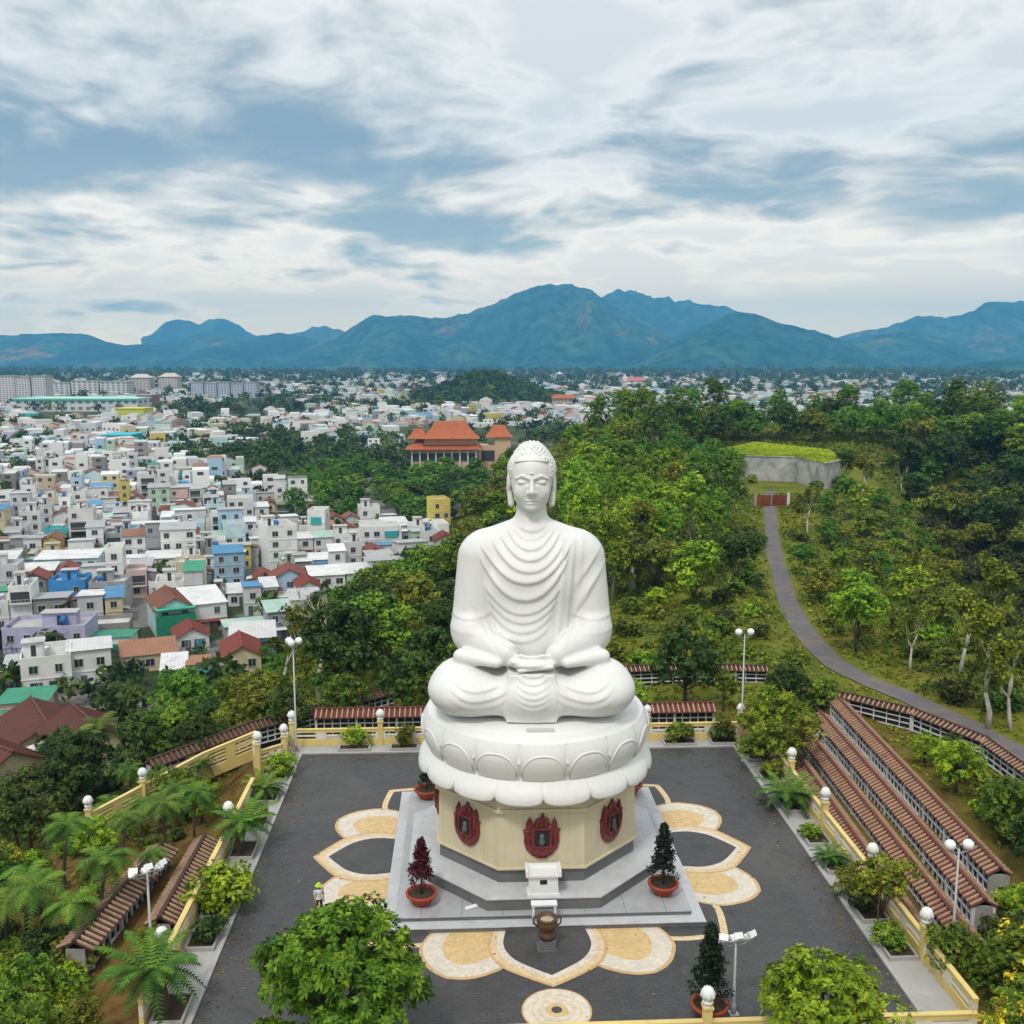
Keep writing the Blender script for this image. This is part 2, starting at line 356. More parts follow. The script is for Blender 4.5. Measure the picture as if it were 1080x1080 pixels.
def sculpt_head():
    f = Field((-1.75, -2.05, 19.3), (1.75, 1.9, 24.4), 0.03)
    X, Y, Z = f.X, f.Y, f.Z
    f.u(f.ell((0, 0.05, 22.3), (1.14, 1.36, 1.35)), 0.1)
    f.u(f.ell((0, -0.22, 21.55), (1.06, 1.10, 1.22)), 0.3)
    f.u(f.ell((0, -0.42, 20.95), (0.84, 0.80, 0.66)), 0.25)                 # jaw
    f.u(f.ell((0, -0.98, 20.52), (0.34, 0.28, 0.26)), 0.22)                 # chin
    for s in (-1, 1):
        f.u(f.ell((s * 0.58, -0.88, 21.35), (0.34, 0.30, 0.38)), 0.25)      # cheeks
        f.cut(f.ell((s * 0.45, -1.36, 21.92), (0.36, 0.14, 0.13)), 0.18)    # sockets
        f.u(f.ell((s * 0.46, -1.06, 21.90), (0.33, 0.20, 0.17)), 0.04)      # lids
        f.cut(f.cap((s * 0.20, -1.245, 21.85), (s * 0.50, -1.27, 21.80), 0.032, 0.036), 0.03)
        f.cut(f.cap((s * 0.50, -1.27, 21.80), (s * 0.80, -1.12, 21.85), 0.036, 0.03), 0.03)
        f.u(f.cap((s * 0.14, -1.32, 22.14), (s * 0.50, -1.21, 22.27), 0.04, 0.045), 0.12)   # brow arch
        f.u(f.cap((s * 0.50, -1.21, 22.27), (s * 0.92, -0.93, 22.10), 0.045, 0.04), 0.12)
    f.u(f.cap((0, -1.24, 22.12), (0, -1.52, 21.42), 0.10, 0.17), 0.10)      # nose
    for s in (-1, 1): f.u(f.ell((s * 0.17, -1.38, 21.36), (0.13, 0.14, 0.11)), 0.08)
    f.u(f.ell((0, -1.17, 20.93), (0.40, 0.15, 0.10)), 0.06)                 # lips
    f.u(f.ell((0, -1.15, 20.77), (0.32, 0.15, 0.10)), 0.05)
    f.cut(f.cap((-0.44, -1.20, 20.90), (0.0, -1.34, 20.85), 0.03, 0.03), 0.035)
    f.cut(f.cap((0.0, -1.34, 20.85), (0.44, -1.20, 20.90), 0.03, 0.03), 0.035)
    f.u(f.ell((0, -1.325, 22.42), (0.075, 0.06, 0.075)), 0.02)              # urna
    f.u(f.cap((0, 0.2, 21.0), (0, 0.15, 18.9), 0.74, 0.80), 0.18)           # neck
    for zc in (19.95, 20.25):
        f.D += (0.035 * np.exp(-((Z - zc) / 0.035) ** 2) * (np.abs(X) < 1) * sstep(0.2, -0.3, Y)).astype(np.float32)
    for s in (-1, 1):                                                       # long ears
        f.u(f.ell((s * 1.25, 0.08, 21.75), (0.15, 0.36, 0.56)), 0.06)
        f.u(f.cap((s * 1.24, 0.02, 21.4), (s * 1.13, -0.06, 20.62), 0.15, 0.19, (0.9, 1.1, 1)), 0.07)
        f.cut(f.ell((s * 1.40, -0.02, 21.8), (0.06, 0.2, 0.36)), 0.05)
    return f.mesh()

def sculpt_hair():
    f = Field((-1.75, -1.8, 20.6), (1.75, 2.0, 24.4), 0.03)
    X, Y, Z = f.X, f.Y, f.Z
    c, r = (0, 0.14, 22.5), (1.30, 1.42, 1.22)
    f.u(f.ell(c, r), 0.05)
    f.u(f.ell((0, 0.28, 23.36), (0.82, 0.85, 0.66)), 0.30)
    cut = np.maximum(Y + 0.42 + 0.25 * np.abs(X), Z - 23.06 + 0.12 * X ** 2)
    f.D = smax(f.D, (-cut + 0 * X).astype(np.float32), 0.05)
    f.D = smax(f.D, (21.05 - Z).astype(np.float32), 0.05)
    n = 640; g = pi * (3 - sqrt(5)); base = f.D.copy()
    def val(p):
        i = [int((p[k] - f.lo[k]) / f.h) for k in range(3)]; return base[min(i[0], base.shape[0] - 1), min(i[1], base.shape[1] - 1), min(i[2], base.shape[2] - 1)]
    for k in range(n):
        zz = 1 - 2 * (k + 0.5) / n; rr = sqrt(1 - zz * zz); a = g * k
        d = np.array([rr * cos(a), rr * sin(a), zz]); p = np.array([0, 0.15, 22.45])
        t = 0.6; ok = False
        while t < 1.75:
            q = p + d * t
            if val(q) > 0: ok = True; break
            t += 0.02
        if not ok: continue
        if q[2] < 21.15 or (q[1] < -0.30 - 0.25 * abs(q[0]) and q[2] < 23.0): continue
        f.sphere_local(q - d * 0.02, 0.080, 0.03)
    return f.mesh()

def join_vf(parts):
    Vs, Fs, k = [], [], 0
    for V, F in parts: Vs.append(V); Fs.append(F + k); k += len(V)
    return np.concatenate(Vs), np.concatenate(Fs)

def oct_poly(a, rot=0.0):
    R = a / cos(pi / 8); return [(R * cos(pi / 8 + k * pi / 4 + rot), R * sin(pi / 8 + k * pi / 4 + rot)) for k in range(8)]

M_white = mat('white_painted_stone', (0.69, 0.695, 0.685), 0.5, 0.035, 0.5, bump=0.05, bscale=2.5, spec=0.35, dirt=(0.60, 0.60, 0.57), dirt_amt=0.26, dirt_scale=0.55, streak=(0.56, 0.56, 0.53), streak_amt=0.34)
M_granite = mat('grey_granite', (0.36, 0.37, 0.385), 0.38, 0.22, 1.3, spec=0.5, dirt=(0.23, 0.23, 0.24), dirt_amt=0.5, dirt_scale=0.5)
M_granite_l = mat('pale_granite', (0.47, 0.48, 0.50), 0.42, 0.2, 1.6, spec=0.5, dirt=(0.30, 0.30, 0.31), dirt_amt=0.55, dirt_scale=0.6)
M_granite_d = mat('dark_granite', (0.12, 0.12, 0.125), 0.45, 0.3, 1.2, spec=0.45, dirt=(0.2, 0.2, 0.19), dirt_amt=0.4)
M_cream = mat('cream_painted_wall', (0.60, 0.535, 0.37), 0.75, 0.10, 0.6, dirt=(0.46, 0.40, 0.27), dirt_amt=0.5, dirt_scale=0.4, streak=(0.40, 0.35, 0.24), streak_amt=0.45)
M_maroon = mat('maroon_relief_paint', (0.155, 0.022, 0.024), 0.4, 0.5, 4.0, bump=0.6, bscale=7.0, spec=0.5)
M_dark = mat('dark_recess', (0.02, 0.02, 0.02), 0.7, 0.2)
M_picture = mat('grey_photo_panel', (0.10, 0.115, 0.105), 0.35, 0.5, 5.0)

def lotus_mesh():
    """two rows of sixteen petals over a flat seat"""
    n_th, prof = 384, []
    # (z, radius, petal amplitude, petal phase, exponent row) from the seat rim down
    rows = []
    for i in range(9):                                   # flared upper tier: rim -> crease
        t = i / 8; rows.append(('u', t))
    for i in range(1, 13):
        t = i / 12; rows.append(('l', t))
    V = []
    def tri(ph): return abs(((ph * 16 / (2 * pi)) % 1.0) - 0.5) * 2      # 1 at petal joints, 0 at petal middles
    for kind, t in rows:
        for k in range(n_th):
            th = 2 * pi * k / n_th
            if kind == 'u':
                q = tri(th + pi / 2 + pi / 16); g = 1 - q ** 3.0
                z = 9.02 - 1.98 * t; r = 6.0 + 0.40 * sin(pi * min(1, 0.12 + t * 0.85))
                r += 0.08 * g * sin(pi * min(1, t * 1.1)) - 0.06 * (q > 0.97)
            else:
                q = tri(th + pi / 2); g = sqrt(max(0, 1 - q ** 2.6))
                drop = 0.33 * g
                z = 7.04 - (0.62 + drop) * t - 0.12 * t; r = 6.10 + 0.58 * sin(pi * 0.5 * min(1, t * 1.15)) * (0.80 + 0.20 * g) + 0.0 * t
                z -= 0.08 * t
                r -= 0.07 * (q > 0.96)
            V.append((r * cos(th), r * sin(th), z))
    # under-lip then inwards to the neck of the pedestal
    for (dr, zz) in ((0.16, -0.06), (0.55, 0.0), (1.3, 0.06)):
        for k in range(n_th):
            x, y, z = V[(len(rows) - 1) * n_th + k]; R = math.hypot(x, y); th = 2 * pi * k / n_th
            V.append(((R - dr) * cos(th), (R - dr) * sin(th), z + zz))
    N = len(rows) + 3
    F = [(i * n_th + k, (i + 1) * n_th + k, (i + 1) * n_th + (k + 1) % n_th, i * n_th + (k + 1) % n_th) for i in range(N - 1) for k in range(n_th)]
    mb = MB(); mb.add(V, F, 0, True)
    # close underneath, and a stepped seat disc on top
    mb.add([(5.0 * cos(2 * pi * k / 64), 5.0 * sin(2 * pi * k / 64), 6.1) for k in range(64)], [tuple(reversed(range(64)))], 0)
    mb.lathe([(6.14, 9.015), (6.02, 9.08), (5.80, 9.14), (5.74, 9.30), (5.6, 9.38), (0.02, 9.42)], 128, cap=False)
    return mb

def petal_rims(parent):
    """raised arch of each upper petal and the little tips between them"""
    for k in range(16):
        th = -pi / 2 + k * 2 * pi / 16
        mb = MB(); half = 2 * pi / 32 * 0.90
        pts, rad = [], []
        for i in range(25):
            u = -1 + 2 * i / 24; a = th + half * u
            zz = 7.35 + 1.12 * sqrt(max(0.0, 1 - abs(u) ** 2.6)); t = (9.02 - zz) / 1.98
            r = 6.0 + 0.40 * sin(pi * min(1, 0.12 + t * 0.85)) + 0.05
            pts.append((r * cos(a), r * sin(a), zz)); rad.append(0.04 + 0.025 * (1 - u * u))
        mb.tube(pts, rad, 8)
        # the swelling face inside the arch
        cols, rws = 14, 10; vs = []
        for j in range(rws + 1):
            for i in range(cols + 1):
                u = (-1 + 2 * i / cols) * 0.93; top = 7.35 + 1.05 * sqrt(max(0.0, 1 - abs(u) ** 2.6)); zz = 7.06 + (top - 7.06) * j / rws
                t = (9.02 - zz) / 1.98; a = th + half * u
                r = 6.0 + 0.40 * sin(pi * min(1, 0.12 + t * 0.85)) + 0.05 + 0.05 * (1 - u * u) * (1 - j / rws) ** 0.7
                vs.append((r * cos(a), r * sin(a), zz))
        W = cols + 1
        mb.add(vs, [(j * W + i, j * W + i + 1, (j + 1) * W + i + 1, (j + 1) * W + i) for j in range(rws) for i in range(cols)], 0, True)
        # pointed tip between this petal and the next
        a0 = th + pi / 16; tip = []
        for (da, zz, rr) in ((-0.085, 8.62, 6.22), (0.0, 8.02, 6.46), (0.085, 8.62, 6.22), (0.0, 8.66, 6.26)):
            tip.append((rr * cos(a0 + da), rr * sin(a0 + da), zz))
        mb.add(tip, [(0, 1, 3), (1, 2, 3)], 0)
        mb.build('petal', M_white, parent)

def flame_outline():
    pts = [(-0.52, -1.05), (-0.20, -1.22), (0.22, -1.22), (0.55, -1.02), (0.82, -0.68), (0.93, -0.25), (0.90, 0.15), (0.98, 0.42), (0.82, 0.38), (0.80, 0.72),
           (0.66, 1.02), (0.58, 0.66), (0.44, 0.62), (0.36, 0.95), (0.16, 1.02), (0.05, 1.36), (-0.08, 1.02), (-0.30, 0.92), (-0.42, 0.60), (-0.56, 0.66), (-0.62, 1.06),
           (-0.80, 0.72), (-0.86, 0.36), (-0.98, 0.36), (-0.92, 0.0), (-0.94, -0.35), (-0.82, -0.74)]
    return pts

def build_statue():
    root = empty('buddha_statue', (0, 0, 1.16))
    tag(root, 'giant white seated Buddha on a lotus seat over a cream octagonal pedestal', 'statue')
    fig = empty_mesh = None
    V, F = join_vf([sculpt_body(), sculpt_head()])
    a = radians(-3.0); R = np.array([[cos(a), -sin(a), 0], [sin(a), cos(a), 0], [0, 0, 1]]); off = np.array([-0.22, 0.1, -1.16])
    V = V @ R.T + off
    fig = np_mesh('figure', V, F, M_white, root, smooth=True)
    V, F = sculpt_hair(); V = V @ R.T + off
    np_mesh('hair', V, F, M_white, fig, smooth=True)
    mb = lotus_mesh(); mb.v = [(x, y, z - 1.16) for x, y, z in mb.v]
    lot = mb.build('lotus_seat', M_white, root)
    hold = lot
    n0 = set(lot.children); petal_rims(lot)
    for ch in lot.children: ch.location = (0, 0, -1.16)
    mb = MB(); mb.box(-0.78, 0.66, -5.35, -4.95, 9.38 - 1.16, 9.47 - 1.16); mb.build('plaque', mat('grey_plaque', (0.50, 0.50, 0.50), 0.5, 0.1), lot)
    # pedestal
    mb = MB(); z = -1.16
    mb.prism(oct_poly(5.50), 2.02 + z, 5.12 + z, 0, top=oct_poly(5.44)); mb.prism(oct_poly(5.66), 5.12 + z, 5.30 + z, 0); mb.prism(oct_poly(5.50), 5.30 + z, 6.3 + z, 0)
    mb.prism(oct_poly(5.60), 1.92 + z, 2.02 + z, 0); mb.prism(oct_poly(5.44), 1.16 + z, 1.92 + z, 1, top=oct_poly(5.42))
    ped = mb.build('pedestal', [M_cream, M_granite_d], root)
    for k in range(8):
        fl = MB(); P = flame_outline(); n = len(P)
        vs = [(x, 0.0, y) for x, y in P] + [(x, -0.10, y) for x, y in P] + [(x * 0.80, -0.17, -0.12 + (y + 0.12) * 0.82) for x, y in P]
        fs = [(i, (i + 1) % n, n + (i + 1) % n, n + i) for i in range(n)] + [(n + i, n + (i + 1) % n, 2 * n + (i + 1) % n, 2 * n + i) for i in range(n)]
        fl.add(vs, fs, 0); w = [(-0.44, -0.52), (0.44, -0.52), (0.44, 0.42), (-0.44, 0.42)]
        fl.add([(x * 0.80, -0.17, -0.12 + (y + 0.12) * 0.82) for x, y in P], [tuple(range(n))], 0)
        fr = MB()
        for (x0, x1, z0, z1) in ((-0.50, 0.50, -0.60, -0.50), (-0.50, 0.50, 0.40, 0.50), (-0.50, -0.40, -0.50, 0.40), (0.40, 0.50, -0.50, 0.40)): fr.box(x0, x1, -0.26, -0.15, z0, z1)
        for (bx, bz, hx, hz, r0) in ((-.78, -.5, -.80, .9, .07), (-.62, -.7, -.50, .55, .06), (.78, -.5, .78, .9, .07), (.62, -.7, .50, .55, .06), (-.25, .5, -.30, .95, .06), (.25, .5, .16, 1.0, .06), (0, .5, .03, 1.3, .07), (-.4, -.75, 0, -1.05, .06), (.4, -.75, 0, -1.05, .06)):
            mx_, mz_ = (bx + hx) / 2, (bz + hz) / 2; fl.tube([(bx * .8, -.17, bz * .8), (mx_ * .86 + .05 * sin(9 * bx), -.215, mz_ * .86), (hx * .9, -.13, hz * .9)], [r0, r0 * .9, .015], 6, 0)
        ang = k * pi / 4; e = fl.build('flame_relief', M_maroon, ped); rr = 5.49
        e.location = (rr * sin(ang), -rr * cos(ang), 3.78 + z); e.rotation_euler = (0, 0, ang)
        fr.build('window_frame', M_maroon, e)
        pn = MB(); pn.box(-0.40, 0.40, -0.19, -0.165, -0.50, 0.40, 0); pn.lathe([(0.15, 0), (0.18, 0.2), (0.12, 0.34), (0.13, 0.45), (0.10, 0.56), (0.02, 0.6)], 12, (0, -0.195, -0.42), 1)
        pn.build('portrait_panel', [M_dark, M_picture], e)
    return root
# ------------------------------------------------------------------ terrain
Z_TOWN = -27.0
def lerp_tab(x, xs, ys): return np.interp(x, xs, ys)
def vnoise(x, y, sc, seed=0):
    """cheap smooth value noise, vectorised"""
    x = np.asarray(x, float) / sc + seed * 17.31; y = np.asarray(y, float) / sc + seed * 9.17
    xi, yi = np.floor(x), np.floor(y); fx, fy = x - xi, y - yi; fx = fx * fx * (3 - 2 * fx); fy = fy * fy * (3 - 2 * fy)
    def hsh(a, b):
        h = np.sin(a * 127.1 + b * 311.7 + seed * 74.7) * 43758.5453; return h - np.floor(h)
    return (hsh(xi, yi) * (1 - fx) + hsh(xi + 1, yi) * fx) * (1 - fy) + (hsh(xi, yi + 1) * (1 - fx) + hsh(xi + 1, yi + 1) * fx) * fy
def fbm(x, y, sc, seed=0, oc=4):
    t, a = 0, 0.5
    for k in range(oc): t = t + a * vnoise(x, y, sc / 2 ** k, seed + k); a *= 0.5
    return t
PATH = np.array([(36, -45), (38.4, -12), (39.0, 5), (38.6, 15), (37.0, 22.5), (35, 29.0), (33.4, 34.2), (32.9, 39.7), (33.3, 45.7), (34, 51.7), (35.7, 60.7), (39.2, 75.6), (43.8, 92.5), (46.4, 103.5), (52.2, 124.6), (57.5, 142.6), (62.5, 160), (67, 176), (71, 186)], float)
def seg_dist(x, y, P):
    best = np.full(np.shape(x), 1e9); tt = np.zeros(np.shape(x))
    for i in range(len(P) - 1):
        a, d = P[i], P[i + 1] - P[i]; t = np.clip(((x - a[0]) * d[0] + (y - a[1]) * d[1]) / (d @ d), 0, 1)
        q = np.hypot(x - a[0] - d[0] * t, y - a[1] - d[1] * t); m = q < best; best = np.where(m, q, best); tt = np.where(m, i + t, tt)
    return best, tt
def terr(x, y):
    x = np.asarray(x, float); y = np.asarray(y, float)
    xc = lerp_tab(y, [-120, -40, 0, 40, 95, 160, 230, 330, 430], [0, 0, 0, 18, 40, 62, 85, 115, 150])
    zc = lerp_tab(y, [-160, -90, -40, 0, 40, 95, 160, 230, 330, 430, 560], [-27, -16, -2.5, -0.4, -1.6, -4.2, -3.2, -1.5, 5.0, -8, -27])
    WL = lerp_tab(y, [-60, 16, 40, 95, 160, 230, 330, 430], [17, 17, 28, 34, 42, 48, 62, 40])
    WR = lerp_tab(y, [-60, 0, 40, 95, 160, 230, 330, 430], [26, 28, 34, 36, 80, 110, 120, 60])
    FL = lerp_tab(y, [-60, 20, 60, 160, 330], [78, 78, 62, 56, 60]); FR = 95.0
    u = x - xc
    t = np.clip(np.where(u < 0, (-u - WL) / FL, (u - WR) / FR), 0, 1)
    f = 0.45 * t ** 1.15 + 0.55 * t * t * (3 - 2 * t)
    z = zc + (Z_TOWN - zc) * f
    g, _ = seg_dist(x, y, np.array([(128, 215), (104, 150), (84, 95), (75, 60), (78, 25)], float))
    z = z - 11 * np.exp(-(g / 13.0) ** 2) * np.clip((y - 10) / 40, 0, 1)
    wild = np.clip((np.maximum(np.abs(x), np.abs(y)) - 19) / 14, 0, 1) * np.clip(1 - f, 0.12, 1)
    z = z + wild * ((fbm(x, y, 26, 3) - 0.47) * 3.2 + (vnoise(x, y, 6, 9) - 0.5) * 0.5)
    # wooded knoll standing in the town
    z = z + 30 * np.exp(-(((x - 26) / 62) ** 2 + ((y - 1350) / 110) ** 2))
    # level bench for the plaza, road bed, tank yard
    b = np.clip(1 - (np.maximum(np.abs(x) - 18.5, np.abs(y) - 18.5)) / 3.0, 0, 1); z = z * (1 - b) + -0.32 * b
    yd = np.clip(1 - (np.hypot(x - 76, (y - 190)) - 17) / 12.0, 0, 1); z = z * (1 - yd) + np.minimum(z, -3.0) * yd
    d, tt = seg_dist(x, y, PATH); zr = lerp_tab(tt, range(len(PATH)), PATHZ) if PATHZ is not None else z
    k = np.clip(1 - (d - 2.6) / 4.0, 0, 1); z = z * (1 - k) + (zr - 0.10) * k
    return z
PATHZ = None
PATHZ = [float(terr(p[0], p[1])) for p in PATH]
PATHZ = np.convolve(np.pad(PATHZ, 1, 'edge'), [0.25, 0.5, 0.25], 'valid')
def gz(x, y): return float(terr(np.array([x]), np.array([y]))[0])
def ground_hit(px, py):
    v = ray(px, py); t = np.concatenate([np.arange(20, 500, 1.0), np.arange(500, 4000, 10.0)])
    P = CAM_POS[None] + v[None] * t[:, None]; h = terr(P[:, 0], P[:, 1]); b = np.nonzero(P[:, 2] < h)[0]
    return P[b[0]] if len(b) else None

def build_terrain():
    def axis(lo, flo, fhi, hi, st):
        a = list(np.arange(flo, fhi + 1e-6, st)); s = st; x = fhi
        while x < hi: s *= 1.16; x += s; a.append(x)
        s = st; x = flo; b = []
        while x > lo: s *= 1.16; x -= s; b.append(x)
        return np.array(b[::-1] + a)
    xs = axis(-11000, -110, 215, 11000, 1.6); ys = axis(-2500, -50, 470, 11000, 1.6)
    X, Y = np.meshgrid(xs, ys, indexing='ij'); Z = terr(X, Y)
    n, m = X.shape; idx = np.arange(n * m).reshape(n, m)
    F = np.stack([idx[:-1, :-1], idx[1:, :-1], idx[1:, 1:], idx[:-1, 1:]], -1).reshape(-1, 4)
    # keep the sheet out of the middle of the paved bench (the plaza slab lies there)
    o = np_mesh('ground', np.stack([X.ravel(), Y.ravel(), Z.ravel()], 1), F, None or [], smooth=True)
    # zone: 0 wild grass hill, 1 garden soil, 2 town ground
    zone_soil = ((X < -15) & (X > -40) & (Y > -40) & (Y < 22)).astype(float) * np.clip(1 - (-X - 32) / 8, 0, 1)
    zone_soil = np.maximum(zone_soil, ((X > 15) & (X < 33) & (Y < 27) & (Y > -40)) * 0.7)
    town = np.clip((Z_TOWN + 3.5 - Z) / 2.5, 0, 1)
    urban = town * np.clip((470 - Y) / 60, 0, 1) * (X < 20) * (fbm(X, Y, 40, 5) < 0.62)
    for nm, arr in (('soil', zone_soil), ('town', town), ('urban', urban)):
        a = o.data.attributes.new(nm, 'FLOAT', 'POINT'); a.data.foreach_set('value', arr.ravel().astype(np.float32))
    m_ = bpy.data.materials.new('hillside_ground'); m_.use_nodes = True; N = NT(m_.node_tree)
    out = N.n('ShaderNodeOutputMaterial'); b = N.n('ShaderNodeBsdfPrincipled'); b.inputs['Roughness'].default_value = 0.95; b.inputs['Specular IOR Level'].default_value = 0.1
    N.l(b.outputs[0], out.inputs[0]); pos = N.n('ShaderNodeNewGeometry').outputs['Position']
    a1 = N.n('ShaderNodeAttribute', attribute_name='soil').outputs['Fac']; a2 = N.n('ShaderNodeAttribute', attribute_name='town').outputs['Fac']
    n1 = N.noise(pos, 0.09, 6, 0.62, 0.3); n2 = N.noise(pos, 0.9, 5, 0.65); n3 = N.noise(pos, 0.03, 4, 0.6)
    grass = N.ramp(n1, [(0.30, (0.060, 0.085, 0.012)), (0.45, (0.115, 0.145, 0.016)), (0.56, (0.17, 0.175, 0.022)), (0.68, (0.15, 0.11, 0.03))], 'LINEAR')
    grass = N.mix(N.ramp(n2, [(0.4, 0.0), (0.75, 0.65)]), grass, (0.045, 0.065, 0.010))
    soil = N.ramp(n2, [(0.3, (0.060, 0.026, 0.013)), (0.45, (0.115, 0.052, 0.022)), (0.58, (0.165, 0.095, 0.032)), (0.75, (0.13, 0.115, 0.025))], 'LINEAR')
    soilmask = N.math('MULTIPLY', a1, N.ramp(n1, [(0.34, 1.0), (0.66, 0.55)], 'LINEAR'))
    c = N.mix(soilmask, grass, soil)
    tg = N.ramp(n3, [(0.35, (0.03, 0.05, 0.018)), (0.5, (0.06, 0.07, 0.03)), (0.62, (0.16, 0.15, 0.12))], 'LINEAR')
    tg2 = N.ramp(N.noise(pos, 0.006, 5, 0.6), [(0.42, (0.03, 0.055, 0.022)), (0.56, (0.07, 0.085, 0.04)), (0.68, (0.14, 0.13, 0.10))], 'LINEAR')
    tg = N.mix(0.5, tg, tg2)
    a3 = N.n('ShaderNodeAttribute', attribute_name='urban').outputs['Fac']; c = N.mix(a2, c, tg); c = N.mix(a3, c, N.ramp(n2, [(0.3, (0.13, 0.125, 0.12)), (0.7, (0.22, 0.215, 0.20))], 'LINEAR')); N.l(c, b.inputs['Base Color'])
    bp = N.n('ShaderNodeBump'); bp.inputs['Strength'].default_value = 0.6; bp.inputs['Distance'].default_value = 0.25; N.l(N.noise(pos, 2.2, 5, 0.65), bp.inputs['Height']); N.l(bp.outputs[0], b.inputs['Normal'])
    o.data.materials.append(m_); tag(o, kind='structure'); return o

# ------------------------------------------------------------------ plaza
PX, PB, PF = 16.0, 15.6, -15.4
def paver_mat():
    m = bpy.data.materials.new('dark_plaza_pavers'); m.use_nodes = True; N = NT(m.node_tree)
    out = N.n('ShaderNodeOutputMaterial'); b = N.n('ShaderNodeBsdfPrincipled'); N.l(b.outputs[0], out.inputs[0]); b.inputs['Specular IOR Level'].default_value = 0.35
    pos = N.n('ShaderNodeNewGeometry').outputs['Position']
    br = N.n('ShaderNodeTexBrick', i_Scale=1.0); N.l(pos, br.inputs['Vector'])
    for k, v in (('Color1', (0.068, 0.068, 0.072, 1)), ('Color2', (0.052, 0.052, 0.056, 1)), ('Mortar', (0.034, 0.033, 0.033, 1))): br.inputs[k].default_value = v
    br.inputs['Mortar Size'].default_value = 0.018; br.inputs['Brick Width'].default_value = 0.44; br.inputs['Row Height'].default_value = 0.22; br.inputs['Bias'].default_value = 0.0
    n1 = N.noise(pos, 0.22, 6, 0.6, 0.4); n2 = N.noise(pos, 3.0, 5, 0.7)
    c = N.mix(N.ramp(n1, [(0.35, 0.0), (0.7, 0.55)]), br.outputs[0], (0.085, 0.083, 0.082))
    c = N.mix(N.ramp(n2, [(0.45, 0.0), (0.8, 0.5)]), c, (0.036, 0.036, 0.037)); n4 = N.noise(pos, 0.55, 7, 0.68, 0.9); c = N.mix(N.ramp(n4, [(0.56, 0.0), (0.66, 0.55)], 'LINEAR'), c, (0.032, 0.031, 0.032)); n5 = N.noise(pos, 0.11, 5, 0.6, 1.2); c = N.mix(N.ramp(n5, [(0.52, 0.0), (0.70, 0.4)], 'LINEAR'), c, (0.11, 0.105, 0.10)); N.l(c, b.inputs['Base Color'])
    N.l(N.ramp(n1, [(0.3, 0.42), (0.7, 0.75)]), b.inputs['Roughness']); return m
def mosaic_mat(name, col):
    m = bpy.data.materials.new(name); m.use_nodes = True; N = NT(m.node_tree)
    out = N.n('ShaderNodeOutputMaterial'); b = N.n('ShaderNodeBsdfPrincipled'); N.l(b.outputs[0], out.inputs[0]); b.inputs['Roughness'].default_value = 0.6
    pos = N.n('ShaderNodeNewGeometry').outputs['Position']
    v = N.n('ShaderNodeTexVoronoi', i_Scale=5.5); N.l(pos, v.inputs['Vector'])
    sp = N.n('ShaderNodeSeparateColor'); N.l(v.outputs['Color'], sp.inputs[0])
    k = N.math('ADD', 0.88, N.math('MULTIPLY', sp.outputs[0], 0.22)); sc = N.n('ShaderNodeVectorMath', operation='SCALE'); sc.inputs[0].default_value = col; N.l(k, sc.inputs[3])
    n1 = N.noise(pos, 0.7, 6, 0.65); c = N.mix(N.ramp(n1, [(0.45, 0.0), (0.8, 0.28)]), sc.outputs[0], tuple(q * 0.62 for q in col)); N.l(c, b.inputs['Base Color']); return m
def petal_poly(prof, ang, n=40):
    r = np.array([p[0] for p in prof]); w = np.array([p[1] for p in prof])
    t = np.linspace(0, 1, len(prof)); tt = np.linspace(0, 1, n)
    # smooth the outline with a Catmull-Rom through the profile points
    def cr(a):
        o = []
        for q in tt:
            s = q * (len(a) - 1); i = min(int(s), len(a) - 2); f = s - i
            p0, p1, p2, p3 = a[max(i - 1, 0)], a[i], a[i + 1], a[min(i + 2, len(a) - 1)]
            o.append(0.5 * (2 * p1 + (p2 - p0) * f + (2 * p0 - 5 * p1 + 4 * p2 - p3) * f * f + (3 * p1 - p0 - 3 * p2 + p3) * f ** 3))
        return np.array(o)
    R, W = cr(r), np.maximum(cr(w), 0); pts = [(a, -b) for a, b in zip(R, W)] + [(a, b) for a, b in zip(R[::-1], W[::-1])][1:]
    out = []
    for a, b in pts:                                   # ang measured from the front (-y), + to the right
        out.append((a * sin(ang) + b * cos(ang), -a * cos(ang) + b * sin(ang)))
    return out
